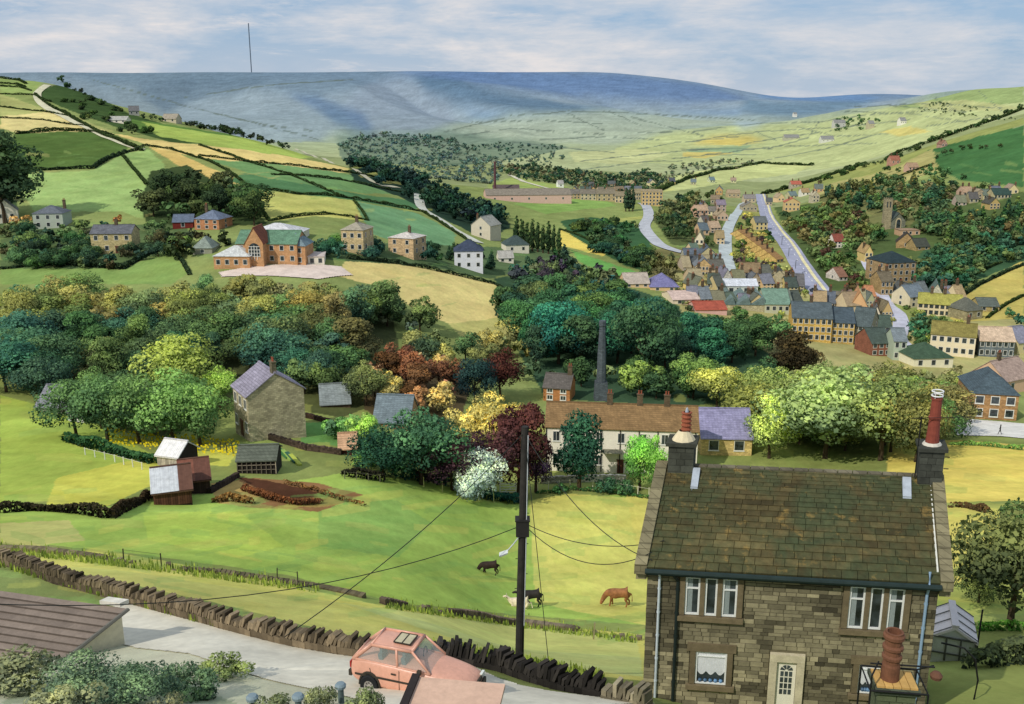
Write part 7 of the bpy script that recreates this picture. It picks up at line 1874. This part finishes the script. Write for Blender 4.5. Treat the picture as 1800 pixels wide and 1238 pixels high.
for i, (x, y, h) in enumerate([(446, 1262, 40), (526, 1262, 42), (600, 1236, 34)]):
    p = hit(x, y); s = ppm(p); r = empty('bollard', p, .2*i); tag(r, '%s dark bollard with a blue cap at the bottom edge' % ('left', 'middle', 'right')[i], 'bollard', 'blue-capped bollards along the lane verge')
    mb = MB(); mb.tube([(0, 0, -.3), (0, 0, h/s*.9)], .09, 10); mb.build('post', tint('grey_timber', .9, .3, 2), r, K(92, 108, 108))
    mb = MB(); mb.lathe([(.1, 0), (.16, .02), (.17, .1), (.12, .16), (0, .17)], (0, 0, h/s*.88), 12); mb.build('cap', M_TRIM, r, K(128, 146, 154))
# greenhouse beside the house
def greenhouse():
    p = hit(1672, 1162, 0, 36); s = ppm(p); r = empty('greenhouse', p, R(-20)); tag(r, 'small white-roofed greenhouse behind the right corner of the stone house', 'greenhouse')
    w, d, h, rh = 1.8, 2.3, 1.15, .55
    mb = MB(); prism(mb, w, d, -.3, h, rh, 'front'); mb.build('glazed_wall', tint('milky_glass', .3, .1, 2, .5), r, K(200, 204, 196))
    mb = MB(); roofmesh(mb, w, d, h, rh, 'front', .1, .08); ro = mb.build('roof', tint('milky_roof', .4, .08, 2, .4), r, K(232, 224, 220))
    mb = MB()
    for x in (-w/2, -w/6, w/6, w/2): mb.box((x, -.04, h/2), (.07, .07, h))
    for y in (0, d/3, 2*d/3, d):
        mb.box((-w/2-.03, y, h/2), (.07, .07, h))
        for sx in (-1, 1): mb.tube([(sx*(w/2+.1), y, h+.04), (0, y, h+rh+.1)], .025, 4)
    mb.box((0, -.05, h), (w+.1, .06, .07)); mb.box((0, -.05, .35), (w+.1, .05, .06)); mb.build('frame', flat('dark_frame', K(90, 92, 84), .6), r)
greenhouse()
mb = MB(); p = hit(1712, 1230, 0, 28); mb.tube([(0, 0, 0), (.05, 0, .8), (-.1, .1, 1.6), (-.5, .2, 2.0), (-1.3, .3, 2.15)], .035, 8); o = mb.build('bent_pole', flat('black_iron', K(30, 30, 30), .5), None); o.location = p; tag(o, 'thin dark bent pole arching toward the greenhouse', 'pole')
mb = MB(); p = hit(1716, 1150, 0, 28); mb.tube([(0, 0, 0), (.02, 0, 2.3)], .04, 6); o = mb.build('garden_post', flat('black_iron', K(30, 30, 30), .5), None); o.location = p; tag(o, 'tall thin dark post right of the greenhouse', 'post')
# street lamps by the straight road
for i, (x, y) in enumerate([(1374,432),(1386,452),(1398,474),(1410,494)]):
    p = hit(x, y, 0, 300); s = ppm(p); h = 16/s; mb = MB(); mb.tube([(0, 0, 0), (0, 0, h), (.9, 0, h+.2)], .14, 5); o = mb.build('street_lamp', flat('lamp_post', K(96, 100, 104)), None); o.location = p
    tag(o, '%s lamp post on the left side of the straight road' % ('farthest', 'second farthest', 'third farthest', 'nearest')[i], 'street lamp', 'lamp posts beside the straight road')
# tiny parked cars at the foot of the straight road
def tiny_car(x, y, col, rz, label):
    p = hit(x, y, 0, 250); r = empty('parked_car', p+Vector((0, 0, .5)), rz); tag(r, label, 'car', 'cars at the foot of the straight road')
    mb = MB(); mb.box((0, 0, .62), (1.7, 4.0, .6)); mb.build('body', tint('car_paint', .38, .12, 1.2, .5), r, col)
    mb = MB(); mb.box((0, .2, 1.15), (1.5, 2.1, .5), taper=.78); mb.build('cabin', M_GLASS, r)
    for sx in (-1, 1):
        for yy in (-1.25, 1.25):
            mb = MB(); mb.tube([(sx*.72, yy, .3), (sx*.9, yy, .3)], .32, 10); mb.build('wheel', flat('rubber', K(34, 36, 38), .8), r)
tiny_car(1432,516,K(60,70,90), .35, 'dark blue car on the left lane of the straight road'); tiny_car(1446,520,K(180,180,180), .35, 'silver car on the right lane of the straight road')
tiny_car(1448,538,K(220,220,220), .35, 'white car near the bottom of the straight road'); tiny_car(1462,546,K(50,56,60), .35, 'black car at the very foot of the straight road')
# person on the white yard
def person(px, py, col, trs, label):
    p = hit(px, py, .1, 120); r = empty('person', p, R(60)); tag(r, label, 'person')
    V = [(0,0,.95,.15,.11),(0,0,1.2,.15,.1),(0,0,1.42,.17,.1),(0,0,1.52,.055,.055),(0,.01,1.64,.1,.11),(0,0,1.74,.08,.09),
         (-.1,0,.88,.09,.09),(-.11,.14,.5,.065,.065),(-.11,.24,.1,.045,.045),(-.11,.34,.04,.04,.035),
         (.1,0,.88,.09,.09),(.11,-.1,.5,.065,.065),(.11,-.28,.12,.045,.045),(.11,-.2,.04,.04,.035),
         (-.2,0,1.4,.06,.06),(-.26,-.06,1.12,.05,.05),(-.26,.1,.88,.035,.035),(.2,0,1.4,.06,.06),(.26,.04,1.12,.05,.05),(.26,.22,.92,.035,.035)]
    E_ = [(0,1),(1,2),(2,3),(3,4),(4,5),(0,6),(6,7),(7,8),(8,9),(0,10),(10,11),(11,12),(12,13),(2,14),(14,15),(15,16),(2,17),(17,18),(18,19)]
    me = skin_mesh('body', V, E_, 0); o = newobj('body', me, r, col); me.materials.append(tint('cloth', .9, .1, 4)); s = o.modifiers.new('skin', 'SKIN'); s.use_smooth_shade = True; o.modifiers.new('sub', 'SUBSURF').render_levels = 1
    mb = MB(); mb.lathe([(0, .13), (.1, .08), (.115, 0), (.1, -.06)], (0, -.01, 1.7), 8); mb.build('hair', flat('hair', K(50, 40, 32)), r)
person(1757, 765, K(196, 70, 62), None, 'tiny figure in red walking across the white yard')
# daffodils in the orchard: loose golden ground cover
rg = np.random.default_rng(3); its = []
for k in range(420):
    x = rg.uniform(190, 420); y = 770+rg.uniform(-14, 14)+(x-200)*.09; p = hit(x, y)
    its.append(p)
Pq = np.array([tuple(p) for p in its]); n = len(Pq); off = rg.normal(size=(n, 3))*.1; s = .12
q = np.stack([Pq+off+np.array([-s, 0, .1]), Pq+off+np.array([s, 0, .1]), Pq+off+np.array([s, 0, .1+2*s]), Pq+off+np.array([-s, 0, .1+2*s])], 1).reshape(-1, 3)
o = newobj('daffodils', mesh_from('daffodils', q, .8+.4*rg.random(n), [flat('petal', K(236, 214, 40))])); tag(o, 'drifts of yellow daffodils under the orchard trees', 'flowers', None, 'stuff')
# rough grass at the feet of the lane wall and the field walls
rg = np.random.default_rng(8); Pq = []
for line_ in ([(0,975),(220,1000),(560,1045)], [(0,1000),(200,1058),(400,1112),(600,1152)], [(680,1072),(900,1104),(1120,1134)], [(760,1150),(900,1168),(1060,1205)]):
    for k in range(900):
        u = rg.random()*(len(line_)-1.001); i_ = int(u); f = u-i_; x = line_[i_][0]*(1-f)+line_[i_+1][0]*f; y = line_[i_][1]*(1-f)+line_[i_+1][1]*f
        Pq.append(tuple(hit(x+rg.normal()*3, y-abs(rg.normal())*7-2)))
Pq = np.array(Pq); n = len(Pq); a = rg.random(n)*3.14; s = (.015+.014*rg.random(n))[:, None]; hgt = (.15+.3*rg.random(n))[:, None]
dx = np.stack([np.cos(a), np.sin(a), a*0], -1); up = np.array([0, 0, 1.0])
q = np.stack([Pq-dx*s*3, Pq+dx*s*3, Pq+dx*s+up*hgt, Pq-dx*s+up*hgt], 1).reshape(-1, 3)
me = mesh_from('rough_grass', q, .7+.5*rg.random(n), [M_LEAF]); o = newobj('rough_grass', me, None, K(122, 134, 66)); tag(o, 'rough uncut grass along the feet of the meadow walls', 'grass', None, 'stuff')
